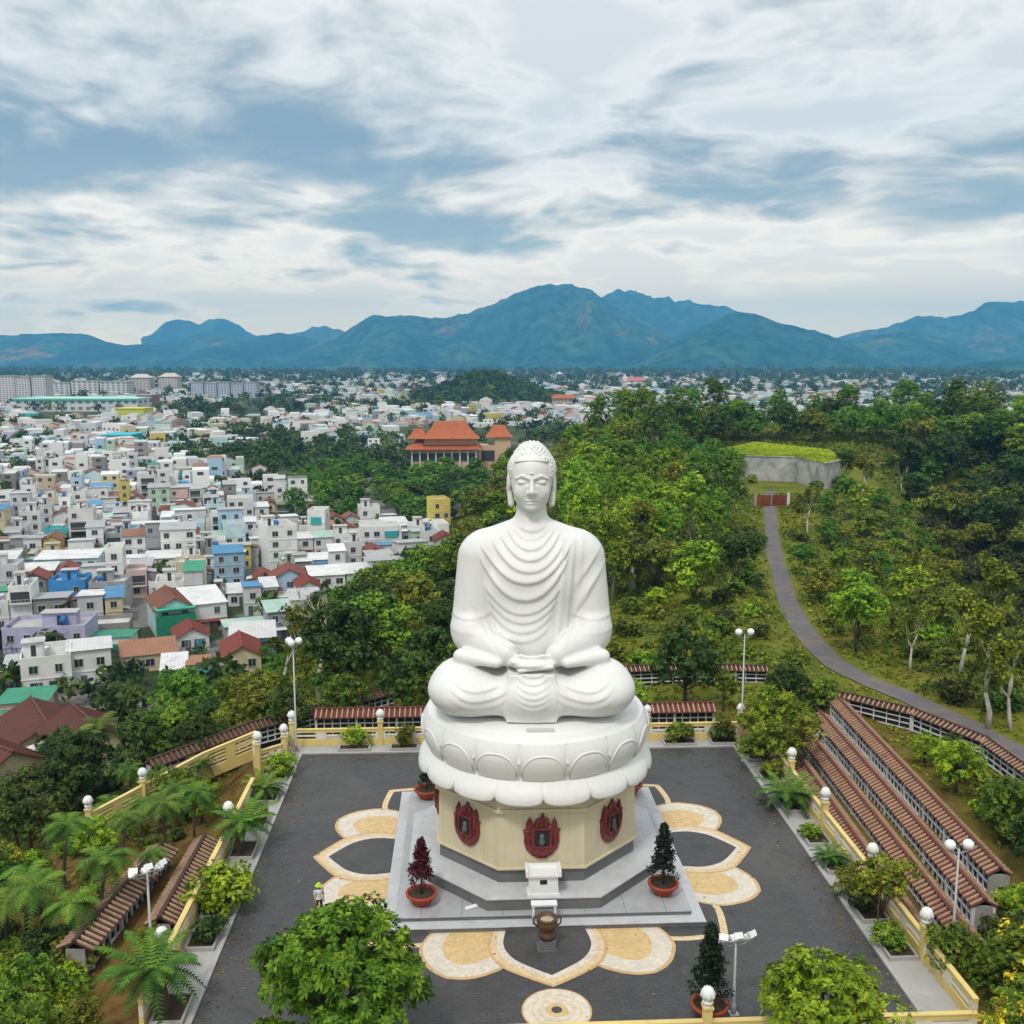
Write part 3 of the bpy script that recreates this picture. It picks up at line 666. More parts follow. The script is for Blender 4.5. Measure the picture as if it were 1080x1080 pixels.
def build_plaza():
    mb = MB(); mb.box(-PX, PX, PF, PB, -0.6, 0.0); pl = mb.build('plaza', paver_mat()); tag(pl, kind='structure')
    M = [mosaic_mat('orange_mosaic_line', (0.52, 0.35, 0.17)), mosaic_mat('cream_mosaic', (0.60, 0.55, 0.46)), mosaic_mat('yellow_mosaic', (0.58, 0.415, 0.20)), paver_mat(), mosaic_mat('peach_mosaic', (0.62, 0.47, 0.28))]
    mb = MB(); layer = [0]
    def put(prof, angs, m):
        layer[0] += 1; z = 0.004 * layer[0]
        for a in angs: P = petal_poly(prof, radians(a)); mb.add([(x, y, z) for x, y in P], [tuple(range(len(P)))], m)
    dg = (45, 135, 225, 315); fl = [k * 90 + s * 22.2 for k in range(4) for s in (-1, 1)]; ax = (0, 90, 180, 270)
    put([(6, 1.7), (8.2, 2.62), (9.8, 2.75), (11.2, 2.05), (12.3, 0.8), (12.85, 0.0)], dg, 4)
    put([(6, 1.5), (8.2, 2.32), (9.7, 2.42), (10.95, 1.80), (11.9, 0.72), (12.4, 0.0)], dg, 3)
    put([(6, 1.3), (9.0, 2.18), (11.0, 2.28), (12.1, 1.62), (12.7, 0.85), (12.95, 0.0)], fl, 0)
    put([(6, 1.2), (9.0, 2.05), (10.9, 2.14), (11.95, 1.50), (12.5, 0.8), (12.78, 0.0)], fl, 1)
    put([(6, 0.8), (9.0, 1.30), (10.3, 1.34), (11.2, 0.92), (11.6, 0.45), (11.75, 0.0)], fl, 2)
    put([(6, 2.0), (8.4, 2.78), (9.9, 2.92), (11.2, 2.35), (12.2, 1.05), (12.85, 0.0)], ax, 0)
    put([(6, 1.9), (8.4, 2.66), (9.85, 2.78), (11.1, 2.22), (12.05, 0.98), (12.65, 0.0)], ax, 4)
    put([(6, 1.7), (8.4, 2.36), (9.75, 2.46), (10.9, 1.92), (11.75, 0.84), (12.25, 0.0)], ax, 1)
    put([(6, 1.5), (8.4, 2.06), (9.6, 2.14), (10.65, 1.66), (11.45, 0.72), (11.95, 0.0)], ax, 3)
    for i, (r, m) in enumerate([(1.56, 0), (1.48, 1), (1.12, 4), (1.04, 1), (0.80, 4), (0.72, 1), (0.5, 2), (0.24, 3)]):
        z = 0.004 * (i + 1); mb.add([(r * cos(2 * pi * k / 48), -14.5 + r * sin(2 * pi * k / 48), z) for k in range(48)], [tuple(range(48))], m)
    for q, mt in ((mb.build('plaza_flower_mosaic', M), None),): tag(q, kind='structure')

def build_litter():
    """fallen leaves and scraps gathered along the kerbs"""
    rng = np.random.default_rng(77); n = 900; side = rng.integers(0, 3, n); t = rng.exponential(.9, n); a = rng.uniform(-1, 1, n); x = np.where(side == 0, a * 15.6, np.where(side == 1, 15.8 - t, -15.8 + t)); y = np.where(side == 0, 15.4 - t, a * 15.2)
    m = rng.uniform(0, 1, n) < .18; x[m] = rng.uniform(-15.5, 15.5, m.sum()); y[m] = rng.uniform(-15.2, 15.2, m.sum()); keep = np.maximum(np.abs(x), np.abs(y)) > 8.4; x, y = x[keep], y[keep]
    V, F = leaf_quads(rng, np.stack([x, y, np.full(len(x), .035)], 1), .075, np.tile([0., 0, 4.], (len(x), 1)), .5); V[:, 2] = np.maximum(V[:, 2], .012)
    m_ = leaf_mat('dry_leaves', (0.06, 0.035, 0.012), (0.16, 0.09, 0.03), (0.26, 0.20, 0.07), hue=.1); o = np_mesh('leaf_litter', V, F, m_, tint=np.repeat(rng.uniform(0, 1, len(x)), 4)); tag(o, 'dry leaves scattered over the dark plaza paving', 'leaf litter', kind='stuff')

def build_platform():
    e = empty('stone_platform', (0, 0, 0)); tag(e, 'square grey granite platform with shallow steps and an octagonal ledge under the statue', 'platform')
    mb = MB(); mb.box(-8.16, 8.16, -8.16, 8.16, 0.0, 0.235, 0); mb.box(-8.2, 8.2, -8.2, 8.2, 0.235, 0.275, 1); mb.build('bottom_step', [M_granite_d, M_granite_l], e)
    mb = MB(); mb.box(-7.56, 7.56, -7.50, 7.56, 0.275, 0.46, 0); mb.box(-7.6, 7.6, -7.54, 7.6, 0.46, 0.5, 1)
    for k in range(-3, 4): mb.box(k * 2.1 - 0.012, k * 2.1 + 0.012, -7.542, -5.0, 0.5, 0.5025, 0)
    mb.build('top_step', [M_granite_d, M_granite], e)
    mb = MB(); mb.prism(oct_poly(7.06), 0.5, 1.1, 0); mb.prism(oct_poly(7.12), 1.1, 1.16, 1); mb.build('octagon_ledge', [M_granite_d, M_granite_l], e)
    return e

def build_altar():
    mw = mat('white_marble', (0.74, 0.75, 0.75), 0.3, 0.06, 1.5, spec=0.5)
    e = empty('stone_altar', (0, -6.5, 1.16), 0, 0.92); tag(e, 'white stone altar box with upturned ends on the ledge below the front flame relief', 'altar')
    mb = MB(); mb.box(-0.82, 0.82, -0.38, 0.42, 0.10, 1.16); mb.box(-0.90, 0.90, -0.44, 0.48, 0, 0.10); mb.build('body', mw, e)
    mb = MB(); mb.box(-1.0, 1.0, -0.55, 0.58, 1.16, 1.27)
    for s in (-1, 1): mb.box(s * 0.93 - 0.07, s * 0.93 + 0.07, -0.55, 0.58, 1.27, 1.50)
    mb.box(-0.86, 0.86, 0.50, 0.58, 1.27, 1.46); mb.build('top', mw, e)
    mb = MB(); mb.box(-0.20, 0.20, -0.40, -0.383, 0.66, 0.92); mb.build('plaque', M_dark, e)
    t = empty('offering_table', (-0.05, -7.85, 0.275)); tag(t, 'small white offering table on the front step behind the bronze incense urn', 'table')
    mb = MB(); mb.box(-0.66, 0.66, -0.24, 0.24, 0.98, 1.06); mb.build('table_top', mw, t)
    for sx in (-1, 1):
        for sy in (-1, 1): mb = MB(); mb.box(sx * 0.55 - 0.05, sx * 0.55 + 0.05, sy * 0.17 - 0.05, sy * 0.17 + 0.05, 0, 0.98); mb.build('leg', mw, t)
    br = mat('aged_bronze', (0.11, 0.065, 0.04), 0.42, 0.5, 6, bump=0.5, bscale=14, metal=0.35)
    u = empty('incense_urn', (-0.05, -9.75, 0), 0, 0.92); tag(u, 'tall dark bronze incense urn standing on the paving in front of the steps', 'urn')
    mb = MB(); mb.box(-0.52, 0.52, -0.45, 0.45, 0.04, 0.14); mb.box(-0.44, 0.44, -0.38, 0.38, 0.14, 0.62); mb.build('plinth', M_granite_d, u)
    mb = MB(); mb.lathe([(0.30, 0.62), (0.46, 0.72), (0.50, 0.92), (0.36, 1.06), (0.40, 1.14), (0.54, 1.36), (0.55, 1.60), (0.50, 1.68), (0.56, 1.74), (0.56, 1.80), (0.42, 1.80), (0.40, 1.62), (0.02, 1.60)], 24, cap=False)
    b = mb.build('bowl', br, u)
    for s in (-1, 1): mb = MB(); mb.tube([(s * 0.5, 0, 1.3), (s * 0.72, 0, 1.45), (s * 0.74, 0, 1.75), (s * 0.62, 0, 1.9)], 0.05, 6); mb.build('handle', br, u)
    mb = MB(); mb.lathe([(0.40, 1.64), (0.2, 1.70), (0.02, 1.71)], 16, cap=False); mb.build('ash', mat('pale_ash', (0.42, 0.33, 0.22), 0.9, 0.3, 8), u)
    f = empty('white_cloth', (-3.55, -6.55, 0.5), 0.5); tag(f, 'small white folded cloth left lying on the grey platform left of the altar', 'cloth')
    mb = MB(); mb.add([(-0.6, -0.12, 0.02), (0.5, -0.2, 0.03), (0.7, 0.1, 0.02), (0.1, 0.05, 0.09), (-0.5, 0.14, 0.02)], [(0, 1, 3), (1, 2, 3), (2, 4, 3), (4, 0, 3)], 0); mb.build('folded_cloth', mw, f)

# ------------------------------------------------------------------ fences, niche walls
M_yel = mat('yellow_wall_paint', (0.68, 0.53, 0.20), 0.7, 0.14, 0.9, dirt=(0.42, 0.36, 0.20), dirt_amt=0.55, dirt_scale=0.5)
M_trim = mat('off_white_trim', (0.70, 0.67, 0.58), 0.65, 0.1, 1.0, dirt=(0.45, 0.43, 0.36), dirt_amt=0.5, dirt_scale=0.8)
M_fin = mat('white_finial_paint', (0.76, 0.77, 0.76), 0.5, 0.08, 2.0, dirt=(0.45, 0.46, 0.44), dirt_amt=0.4, dirt_scale=1.6)
M_conc = mat('weathered_concrete', (0.34, 0.33, 0.31), 0.85, 0.2, 0.9, dirt=(0.18, 0.17, 0.15), dirt_amt=0.6, dirt_scale=0.6)
M_kerb = mat('pale_kerb_stone', (0.37, 0.37, 0.355), 0.7, 0.15, 1.2, dirt=(0.28, 0.27, 0.25), dirt_amt=0.5, dirt_scale=0.9)
M_soil = mat('planter_soil', (0.055, 0.038, 0.022), 0.95, 0.4, 4)
M_tile = mat('red_clay_tile', (0.115, 0.034, 0.024), 0.75, 0.45, 1.6, dirt=(0.09, 0.05, 0.035), dirt_amt=0.6, dirt_scale=0.7)
M_tile2 = mat('old_brown_tile', (0.060, 0.032, 0.024), 0.8, 0.5, 1.6, dirt=(0.07, 0.05, 0.04), dirt_amt=0.6, dirt_scale=0.8)
M_rib = mat('pale_tile_rib', (0.42, 0.27, 0.175), 0.75, 0.35, 2.2, dirt=(0.16, 0.09, 0.06), dirt_amt=0.55, dirt_scale=1.2)
M_lat = mat('grey_white_lattice', (0.66, 0.67, 0.69), 0.7, 0.15, 1.0, dirt=(0.26, 0.26, 0.25), dirt_amt=0.55, dirt_scale=0.8)

def post_mesh(h=1.75, w=0.36):
    mb = MB(); mb.box(-w / 2, w / 2, -w / 2, w / 2, -0.5, h, 0); mb.box(-w / 2 - 0.05, w / 2 + 0.05, -w / 2 - 0.05, w / 2 + 0.05, h, h + 0.09, 0); return mb
def finial_mesh(h=1.84):
    mb = MB(); mb.lathe([(0.17, h), (0.17, h + 0.12), (0.24, h + 0.16), (0.24, h + 0.22), (0.16, h + 0.27), (0.25, h + 0.38), (0.29, h + 0.55), (0.25, h + 0.72), (0.12, h + 0.84), (0.02, h + 0.90)], 16, cap=False)
    for k in range(8):                                                    # lotus-bud leaves
        a = 2 * pi * k / 8; mb.tube([(0.2 * cos(a), 0.2 * sin(a), h + 0.3), (0.295 * cos(a), 0.295 * sin(a), h + 0.52), (0.16 * cos(a), 0.16 * sin(a), h + 0.83)], [0.03, 0.06, 0.02], 5)
    return mb
_post = [None]
def add_post(parent, x, y, z, name='post'):
    if _post[0] is None:
        p = post_mesh().build(name, M_yel, parent); fmb = finial_mesh().build('finial', M_fin, p); _post[0] = p
    else:
        p = copy_tree(_post[0], parent)
    p.parent = parent; p.location = (x - parent.location.x, y - parent.location.y, z - parent.location.z); return p
def slot_fence(label, pts, zs, posts, h=1.22, bay=2.2, cat='fence', slots=2):
    """yellow wall with pairs of long slots; pts ground polyline, zs base heights, posts list of point indices carrying a post"""
    root = empty('yellow_fence', (pts[0][0], pts[0][1], zs[0])); tag(root, label, cat)
    X0, Y0, Z0 = root.location
    for i in range(len(pts) - 1):
        a, b = np.array(pts[i], float), np.array(pts[i + 1], float); L = np.hypot(*(b - a)); n = max(1, round(L / bay)); mb = MB()
        def P(t): q = a + (b - a) * t; return (q[0] - X0, q[1] - Y0), zs[i] + (zs[i + 1] - zs[i]) * t - Z0
        for k in range(n):
            (p, za), (q, zb) = P(k / n), P((k + 1) / n)
            S_ = lambda w, l, u, m, t0=k / n, t1=(k + 1) / n: mb.seg(P(t0)[0], P(t1)[0], w, P(t0)[1] + l, P(t0)[1] + u, P(t1)[1] + l, P(t1)[1] + u, m)
            e = 0.16 * 1.0 / n
            lo = 0.48 if slots == 2 else 0.22; hi = h - 0.22; gap = (hi - lo - 0.10 * (slots - 1)) / slots
            S_(0.20, -0.6, lo, 0); S_(0.20, hi, h, 0); S_(0.26, h, h + 0.06, 0)
            for q in range(slots - 1): z_ = lo + (q + 1) * gap + q * 0.10; S_(0.16, z_, z_ + 0.10, 1 if slots == 2 else 0, k / n + e, (k + 1) / n - e)
            S_(0.205, lo, hi, 1 if slots == 2 else 0, k / n, k / n + e); S_(0.205, lo, hi, 1 if slots == 2 else 0, (k + 1) / n - e, (k + 1) / n)
        mb.build('panel', [M_yel, M_trim], root)
    for i in posts: add_post(root, pts[i][0], pts[i][1], zs[i])
    return root

def niche_wall(label, pts, zs, h=1.55, w=1.0, roof=1.7, pitch=0.42, tile=None, faces=(1, -1), cell=0.62, step=0.40, name='niche_wall', group=None, rows=3, rib=None):
    """a long low wall of urn niches: lattice faces, dark cells, and a ribbed tile roof with a ridge"""
    tile = tile or M_tile; rib = rib or M_rib
    root = empty(name, (pts[0][0], pts[0][1], zs[0])); tag(root, label, 'wall', group); O = np.array(root.location)
    core, lat, ro, cap_ = MB(), MB(), MB(), MB()
    for i in range(len(pts) - 1):
        a, b = np.array(pts[i], float), np.array(pts[i + 1], float); d = b - a; L = np.hypot(*d); d /= L; nrm = np.array([-d[1], d[0]])
        za, zb = zs[i], zs[i + 1]
        def W(s, o, z): t = s / L; return np.array([*(a + d * s + nrm * o), za + (zb - za) * t + z]) - O
        def slab(s0, s1, o0, o1, z0, z1, mb, m=0):
            vs = [W(s0, o0, z0), W(s1, o0, z0), W(s1, o1, z0), W(s0, o1, z0), W(s0, o0, z1), W(s1, o0, z1), W(s1, o1, z1), W(s0, o1, z1)]
            mb.add(vs, [(0, 3, 2, 1), (4, 5, 6, 7), (0, 1, 5, 4), (1, 2, 6, 5), (2, 3, 7, 6), (3, 0, 4, 7)], m)
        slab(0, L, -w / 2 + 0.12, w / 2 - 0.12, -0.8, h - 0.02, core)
        n = max(1, int(L / cell)); c = L / n
        for sgn in faces:
            o0, o1 = sorted((sgn * (w / 2 - 0.12), sgn * w / 2))
            for k in range(rows + 1):
                z = 0.04 + (h - 0.10) * k / rows; slab(0, L, o0, o1, z, z + 0.075, lat)
            for k in range(n + 1):
                if k % 5 == 0: slab(k * c - 0.09, k * c + 0.09, *sorted((sgn * (w / 2 - 0.12), sgn * (w / 2 + 0.04))), -0.4, h, lat)
                else: slab(k * c - 0.032, k * c + 0.032, *sorted((sgn * (w / 2 - 0.12), sgn * (w / 2 - 0.006))), 0.1, h - 0.07, lat)
        for s_ in (0, L): slab(s_ - 0.07, s_ + 0.07, -w / 2 + 0.004, w / 2 - 0.004, -0.8, h - 0.03, cap_)
        e = roof / 2; zt = h + pitch
        for sgn in (1, -1):                                               # roof planes, then the ribs of barrel tile
            vs = [W(-0.15, 0, zt), W(L + 0.15, 0, zt), W(L + 0.15, sgn * e, h), W(-0.15, sgn * e, h), W(-0.15, 0, zt - 0.09), W(L + 0.15, 0, zt - 0.09), W(L + 0.15, sgn * e, h - 0.09), W(-0.15, sgn * e, h - 0.09)]
            fs = [(0, 1, 2, 3), (7, 6, 5, 4), (2, 6, 7, 3), (0, 3, 7, 4), (1, 5, 6, 2)]
            ro.add(vs, fs if sgn < 0 else [f[::-1] for f in fs], 0)
            m = int(L / step)
            for k in range(m + 1):
                s = k * L / m; r = 0.060
                vs = []
                for (o, z) in ((0.05, zt - 0.02), (e + 0.04, h - 0.012)):
                    for (ds, dz) in ((-r, 0), (-r * 0.7, 0.095), (r * 0.7, 0.095), (r, 0)): vs.append(W(s + ds, sgn * o, z + dz))
                ro.add(vs, [(0, 1, 5, 4), (1, 2, 6, 5), (2, 3, 7, 6), (4, 5, 6, 7)], 1)
        slab(-0.2, L + 0.2, -0.10, 0.10, zt - 0.02, zt + 0.11, ro, 0)
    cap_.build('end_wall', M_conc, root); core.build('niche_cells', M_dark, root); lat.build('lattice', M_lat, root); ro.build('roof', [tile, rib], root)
    return root

def build_walls():
    g = 17.35
    xs = [-16.9, -10.35, -3.5, 3.2, 9.75, 16.9]
    slot_fence('yellow slotted fence with white bud finials along the back edge of the plaza', [(x, g) for x in xs], [0] * 6, [0, 1, 2, 3, 4, 5])
    def fin_y(px, py, x, ztop=2.7):                       # y where a finial top of known height and x shows at that pixel
        v = ray(px, py); t = (ztop - CAM_POS[2]) / v[2]; return float((CAM_POS + v * t)[1])
    ys = [fin_y(817, 789, 0), fin_y(853, 831, 0), fin_y(897, 890, 0), fin_y(951, 958, 0)]
    Yr = [16.2] + ys + [-16.4]
    slot_fence('yellow slotted fence with white bud finials along the right edge of the plaza', [(17.95, y) for y in Yr], [0] * len(Yr), [1, 2, 3, 4])
    ysl = [fin_y(283, 798, 0), fin_y(261.6, 845, 0), fin_y(198, 977, 0)]
    Yl = [ysl[0], ysl[1], 0.5 * (ysl[1] + ysl[2]), ysl[2], -14.8]
    slot_fence('yellow slotted fence with white bud finials along the left edge of the plaza', [(-18.0, y) for y in Yl], [0] * len(Yl), [1, 3])
    slot_fence('short angled yellow balustrade with white finials at the back left corner', [(-17.2, 16.9), (-17.0, 14.6), (-18.6, 13.2), (-19.3, 15.2)], [0] * 4, [1, 2], bay=1.3)
    slot_fence('yellow slotted fence dropping diagonally away from the back left corner', [(-19.6, 17.6), (-22.9, 15.0), (-26.0, 11.2), (-28.6, 8.2)], [-0.4, -1.0, -1.7, -2.3], [2, 3], bay=1.7, h=1.45, slots=4)
    slot_fence('low yellow wall across the front edge of the plaza', [(-16.5, -16.6), (-6, -16.6), (6.2, -16.6), (17.9, -16.6)], [-0.35] * 4, [2], h=1.1)
    # tile-roofed niche walls
    R = 'rows of tile-roofed niche walls'
    niche_wall('tile-roofed niche wall along the outside of the back fence', [(-15.5, 20.4), (15.5, 20.4)], [-0.5, -0.5], h=1.8, faces=(-1,), group=R)
    niche_wall('tile-roofed niche wall slanting away behind the diagonal yellow fence', [(-27.0, 16.0), (-21, 22.0), (-10.5, 30.0)], [-2.2, -1.7, -1.6], h=1.4, roof=1.3, tile=M_tile2, faces=(-1,), group=R, rib=mat('dark_tile_rib', (0.17, 0.095, 0.065), .8, .35, 2))
    rows = [(19.9, 12.5, 18.75, -9.6, -1.3, 'nearest the yellow fence, of the four descending beside the plaza'), (22.0, 17.5, 20.75, -10.4, -1.05, 'second from the yellow fence, of the four descending beside the plaza'),
            (24.2, 20.4, 22.9, -7.6, -0.8, 'third from the yellow fence, of the four descending beside the plaza'), (26.5, 22.8, 25.1, -5.0, -0.5, 'farthest from the yellow fence, of the four descending beside the plaza')]
    for x0, y0, x1, y1, zb_, t in rows:
        niche_wall('long red-tiled niche wall ' + t, [(x0, y0), (x1, y1)], [zb_, zb_], h=1.25, roof=1.36, pitch=0.36, group=R, rows=2, w=1.16)
    niche_wall('white lattice niche wall with brown tile cap behind the back fence', [(9.0, 33.0), (16, 33.6), (23.6, 33.0)], [-1.5, -1.5, -1.6], h=2.0, w=0.8, roof=1.3, pitch=0.3, tile=M_tile2, group=R, faces=(-1,), rows=5, cell=0.9, rib=M_rib)
    niche_wall('curving white lattice niche wall with brown tile cap below the hill road', [(25.6, 27.0), (28.5, 25.2), (32.4, 21.6), (35.2, 15.6), (35.4, 7.5), (34, 0)], [-1.6, -1.6, -1.7, -1.8, -1.9, -2.2], h=1.9, w=0.8, roof=1.2, pitch=0.28, tile=M_tile2, group=R, rows=4, cell=0.9)
    niche_wall('brown-ribbed niche wall in the left garden, farther from the plaza', [(-21.9, 1.6), (-23.2, -8.4)], [-1.5, -1.5], h=1.35, roof=1.9, tile=M_tile2, group=R, rows=2)
    niche_wall('brown-ribbed niche wall in the left garden, right below the plaza fence', [(-19.55, 2.2), (-19.6, -6.6)], [-1.3, -1.3], h=1.3, roof=1.5, tile=M_tile2, group=R, rows=2)

def build_kerbs():
    """pale paving strip round the plaza with planting beds let into it"""
    mb = MB()
    mb.box(PX + 0.004, 17.85, PF, PB + 1.6, -0.5, -0.02); mb.box(-17.9, -PX - 0.004, PF, PB + 1.6, -0.5, -0.02); mb.box(-PX, PX, PB + 0.004, PB + 1.62, -0.5, -0.02)
    mb.box(-17.9, 17.85, -17.5, PF - 0.004, -0.6, -0.02)
    o = mb.build('paving_strip', M_kerb); tag(o, kind='structure')
    mb = MB(); mb.box(PX - 0.10, PX + 0.10, PF, PB + 0.1, -0.3, 0.10); mb.box(-PX - 0.10, -PX + 0.10, PF, PB + 0.1, -0.3, 0.10); mb.box(-PX + 0.1, PX - 0.1, PB - 0.10, PB + 0.10, -0.3, 0.10)
    o = mb.build('plaza_kerb', M_kerb); tag(o, kind='structure')
BEDS = []
def planter(x, y, lx, ly, where):
    e = empty('planting_bed', (x, y, -0.02)); tag(e, ' '.join(('pale-kerbed bed ' + where).split()[:16]), 'planter', 'planting beds round the plaza')
    k = 0.11; mb = MB()
    mb.box(-lx, lx, -ly, -ly + k, 0, 0.20); mb.box(-lx, lx, ly - k, ly, 0, 0.20); mb.box(-lx, -lx + k, -ly + k, ly - k, 0, 0.20); mb.box(lx - k, lx, -ly + k, ly - k, 0, 0.20)
    mb.build('kerb', M_kerb, e); mb = MB(); mb.box(-lx + k, lx - k, -ly + k, ly - k, 0, 0.12); mb.build('soil', M_soil, e); return e

# ------------------------------------------------------------------ lamps
M_pole = mat('galvanised_pole', (0.36, 0.37, 0.38), 0.45, 0.1, 1.0, metal=0.3)
M_globe = mat('white_lamp_glass', (0.78, 0.80, 0.80), 0.25, 0.03, 3.0, spec=0.6)
def lamp(label, x, y, z0, zt, kind, rz=0.0):
    e = empty('street_lamp', (x, y, z0), rz); tag(e, label, 'street lamp', 'street lamps around the plaza'); h = zt - z0
    mb = MB(); mb.tube([(0, 0, 0), (0, 0, 0.5), (0, 0, 0.55), (0, 0, h - 0.1)], [0.12, 0.12, 0.075, 0.05], 10); mb.box(-0.2, 0.2, -0.2, 0.2, -0.3, 0.05); mb.build('pole', M_pole, e)
    arm = MB()
    if kind == 'globes':
        spots = [(0.42 * cos(a), 0.42 * sin(a)) for a in (0.4, 2.5, 4.6)]
    elif kind == 'pair': spots = [(-0.45, 0), (0.45, 0)]
    else: spots = [(-0.62, 0), (0, 0), (0.62, 0)]
    for sx, sy in spots: arm.tube([(0, 0, h - 0.35), (sx * 0.6, sy * 0.6, h - 0.28), (sx, sy, h - 0.12)], 0.03, 6)
    if kind == 'floods': arm.tube([(-0.75, 0, h - 0.12), (0.75, 0, h - 0.12)], 0.035, 6)
    arm.build('arm', M_pole, e)
    for k, (sx, sy) in enumerate(spots):
        if kind == 'floods':
            for up, py in ((0.22, -0.14), (-0.12, 0.16)):
                mb = MB(); mb.add([(-0.2, -0.16, -0.1), (0.2, -0.16, -0.1), (0.2, -0.16, 0.16), (-0.2, -0.16, 0.16), (-0.12, 0.14, -0.03), (0.12, 0.14, -0.03), (0.12, 0.14, 0.1), (-0.12, 0.14, 0.1)],
                                  [(0, 1, 2, 3), (5, 4, 7, 6), (0, 4, 5, 1), (1, 5, 6, 2), (2, 6, 7, 3), (3, 7, 4, 0)]); o = mb.build('floodlight', M_globe, e)
                o.location = (sx, py, h + up - 0.02); o.rotation_euler = (-0.5, 0, (k - 1) * 0.5 + (pi if py > 0 else 0))
        else:
            mb = MB(); r = 0.27; mb.lathe([(0.03, -r), (r * 0.6, -r * 0.8), (r * 0.95, -r * 0.3), (r, 0.05), (r * 0.85, r * 0.55), (r * 0.45, r * 0.9), (0.02, r)], 16, cap=False)
            mb.build('globe', M_globe, e).location = (sx, sy, h + 0.1)
            mb = MB(); mb.lathe([(0.1, 0), (0.13, 0.05), (0.1, 0.1)], 10); mb.build('lamp_cap', M_pole, e).location = (sx, sy, h - 0.2)
    return e
def build_lamps():
    def top(px, py, y): return float(on_y(px, py, y)[2])
    lamp('tall grey lamp post with white globes at the back left corner of the plaza', -16.45, 16.4, 0, top(311, 678, 16.4), 'globes')
    lamp('tall grey lamp post with two white globes at the back right corner', 16.75, 16.5, 0, top(789, 668, 16.5), 'pair')
    lamp('tall lamp post with a cluster of white floodlights in the left garden', -18.6, -11.2, -0.3, top(157, 918, -11.2), 'floods', 0.6)
    lamp('slim lamp post with a cross bar of white floodlights at the front of the plaza', 7.75, -15.1, 0, top(776, 990, -15.1), 'floods', 0.15)
    lamp('grey lamp post with a small white lamp among the red-tiled niche walls', 19.9, -10.4, -0.8, top(1011, 893, -10.4), 'pair')
    lamp('slim lamp post with white floodlights half hidden behind the big front left tree', -7.7, -15.1, 0, top(414, 990, -15.1), 'floods', -0.15)
# ------------------------------------------------------------------ foliage
def leaf_mat(name, dark, mid, light, trans=0.22, hue=0.25, rough=0.6):
    m = bpy.data.materials.new(name); m.use_nodes = True; N = NT(m.node_tree)
    out = N.n('ShaderNodeOutputMaterial'); b = N.n('ShaderNodeBsdfPrincipled'); b.inputs['Roughness'].default_value = rough; b.inputs['Specular IOR Level'].default_value = 0.25
    tr = N.n('ShaderNodeBsdfTranslucent'); mx = N.n('ShaderNodeMixShader'); mx.inputs[0].default_value = trans
    N.l(b.outputs[0], mx.inputs[1]); N.l(tr.outputs[0], mx.inputs[2]); N.l(mx.outputs[0], out.inputs[0])
    t = N.n('ShaderNodeAttribute', attribute_name='tint').outputs['Fac']
    c = N.ramp(t, [(0.0, dark), (0.5, mid), (1.0, light)], 'LINEAR')
    oi = N.n('ShaderNodeObjectInfo').outputs['Random']
    hs = N.n('ShaderNodeHueSaturation'); N.l(c, hs.inputs['Color'])
    N.l(N.math('ADD', 0.5 - 0.06 * hue, N.math('MULTIPLY', oi, 0.12 * hue)), hs.inputs['Hue'])
    r2 = N.math('FRACT', N.math('MULTIPLY', oi, 7.31)); N.l(N.math('ADD', 0.80, N.math('MULTIPLY', r2, 0.60)), hs.inputs['Value'])
    N.l(hs.outputs[0], b.inputs['Base Color']); N.l(hs.outputs[0], tr.inputs['Color']); return m
L_bright = leaf_mat('bright_green_leaves', (0.022, 0.067, 0.005), (0.153, 0.276, 0.011), (0.377, 0.484, 0.023), hue=0.3)
L_mid = leaf_mat('mid_green_leaves', (0.015, 0.042, 0.006), (0.093, 0.176, 0.011), (0.239, 0.331, 0.023), hue=0.5)
L_dark = leaf_mat('deep_green_leaves', (0.006, 0.017, 0.004), (0.033, 0.069, 0.008), (0.108, 0.163, 0.020), hue=0.5)
L_olive = leaf_mat('olive_leaves', (0.022, 0.035, 0.005), (0.130, 0.156, 0.011), (0.287, 0.305, 0.023), hue=0.25)
L_dusk = leaf_mat('dull_shaded_olive_leaves', (0.010, 0.013, 0.004), (0.042, 0.048, 0.009), (0.125, 0.135, 0.022), hue=0.3)  # slope shadow put into the leaf colour of the dark scrub
L_palm = leaf_mat('palm_leaves', (0.010, 0.034, 0.005), (0.044, 0.115, 0.010), (0.165, 0.255, 0.020), hue=0.4)
L_red = leaf_mat('dark_red_leaves', (0.030, 0.004, 0.008), (0.085, 0.008, 0.018), (0.20, 0.03, 0.05), hue=0.1)
L_pine = leaf_mat('blackish_green_needles', (0.006, 0.014, 0.007), (0.014, 0.032, 0.014), (0.040, 0.075, 0.030), hue=0.3)
L_yellow = leaf_mat('yellow_blossom', (0.38, 0.26, 0.012), (0.62, 0.48, 0.02), (0.80, 0.68, 0.08), hue=0.1)
L_grass = leaf_mat('grass_and_scrub', (0.020, 0.036, 0.006), (0.095, 0.132, 0.009), (0.24, 0.235, 0.022), hue=0.2)
M_bark = mat('brown_bark', (0.095, 0.070, 0.050), 0.9, 0.35, 3.0)
M_pale = mat('pale_bark', (0.42, 0.39, 0.33), 0.8, 0.25, 2.0, dirt=(0.2, 0.17, 0.13), dirt_amt=0.6, dirt_scale=1.5)

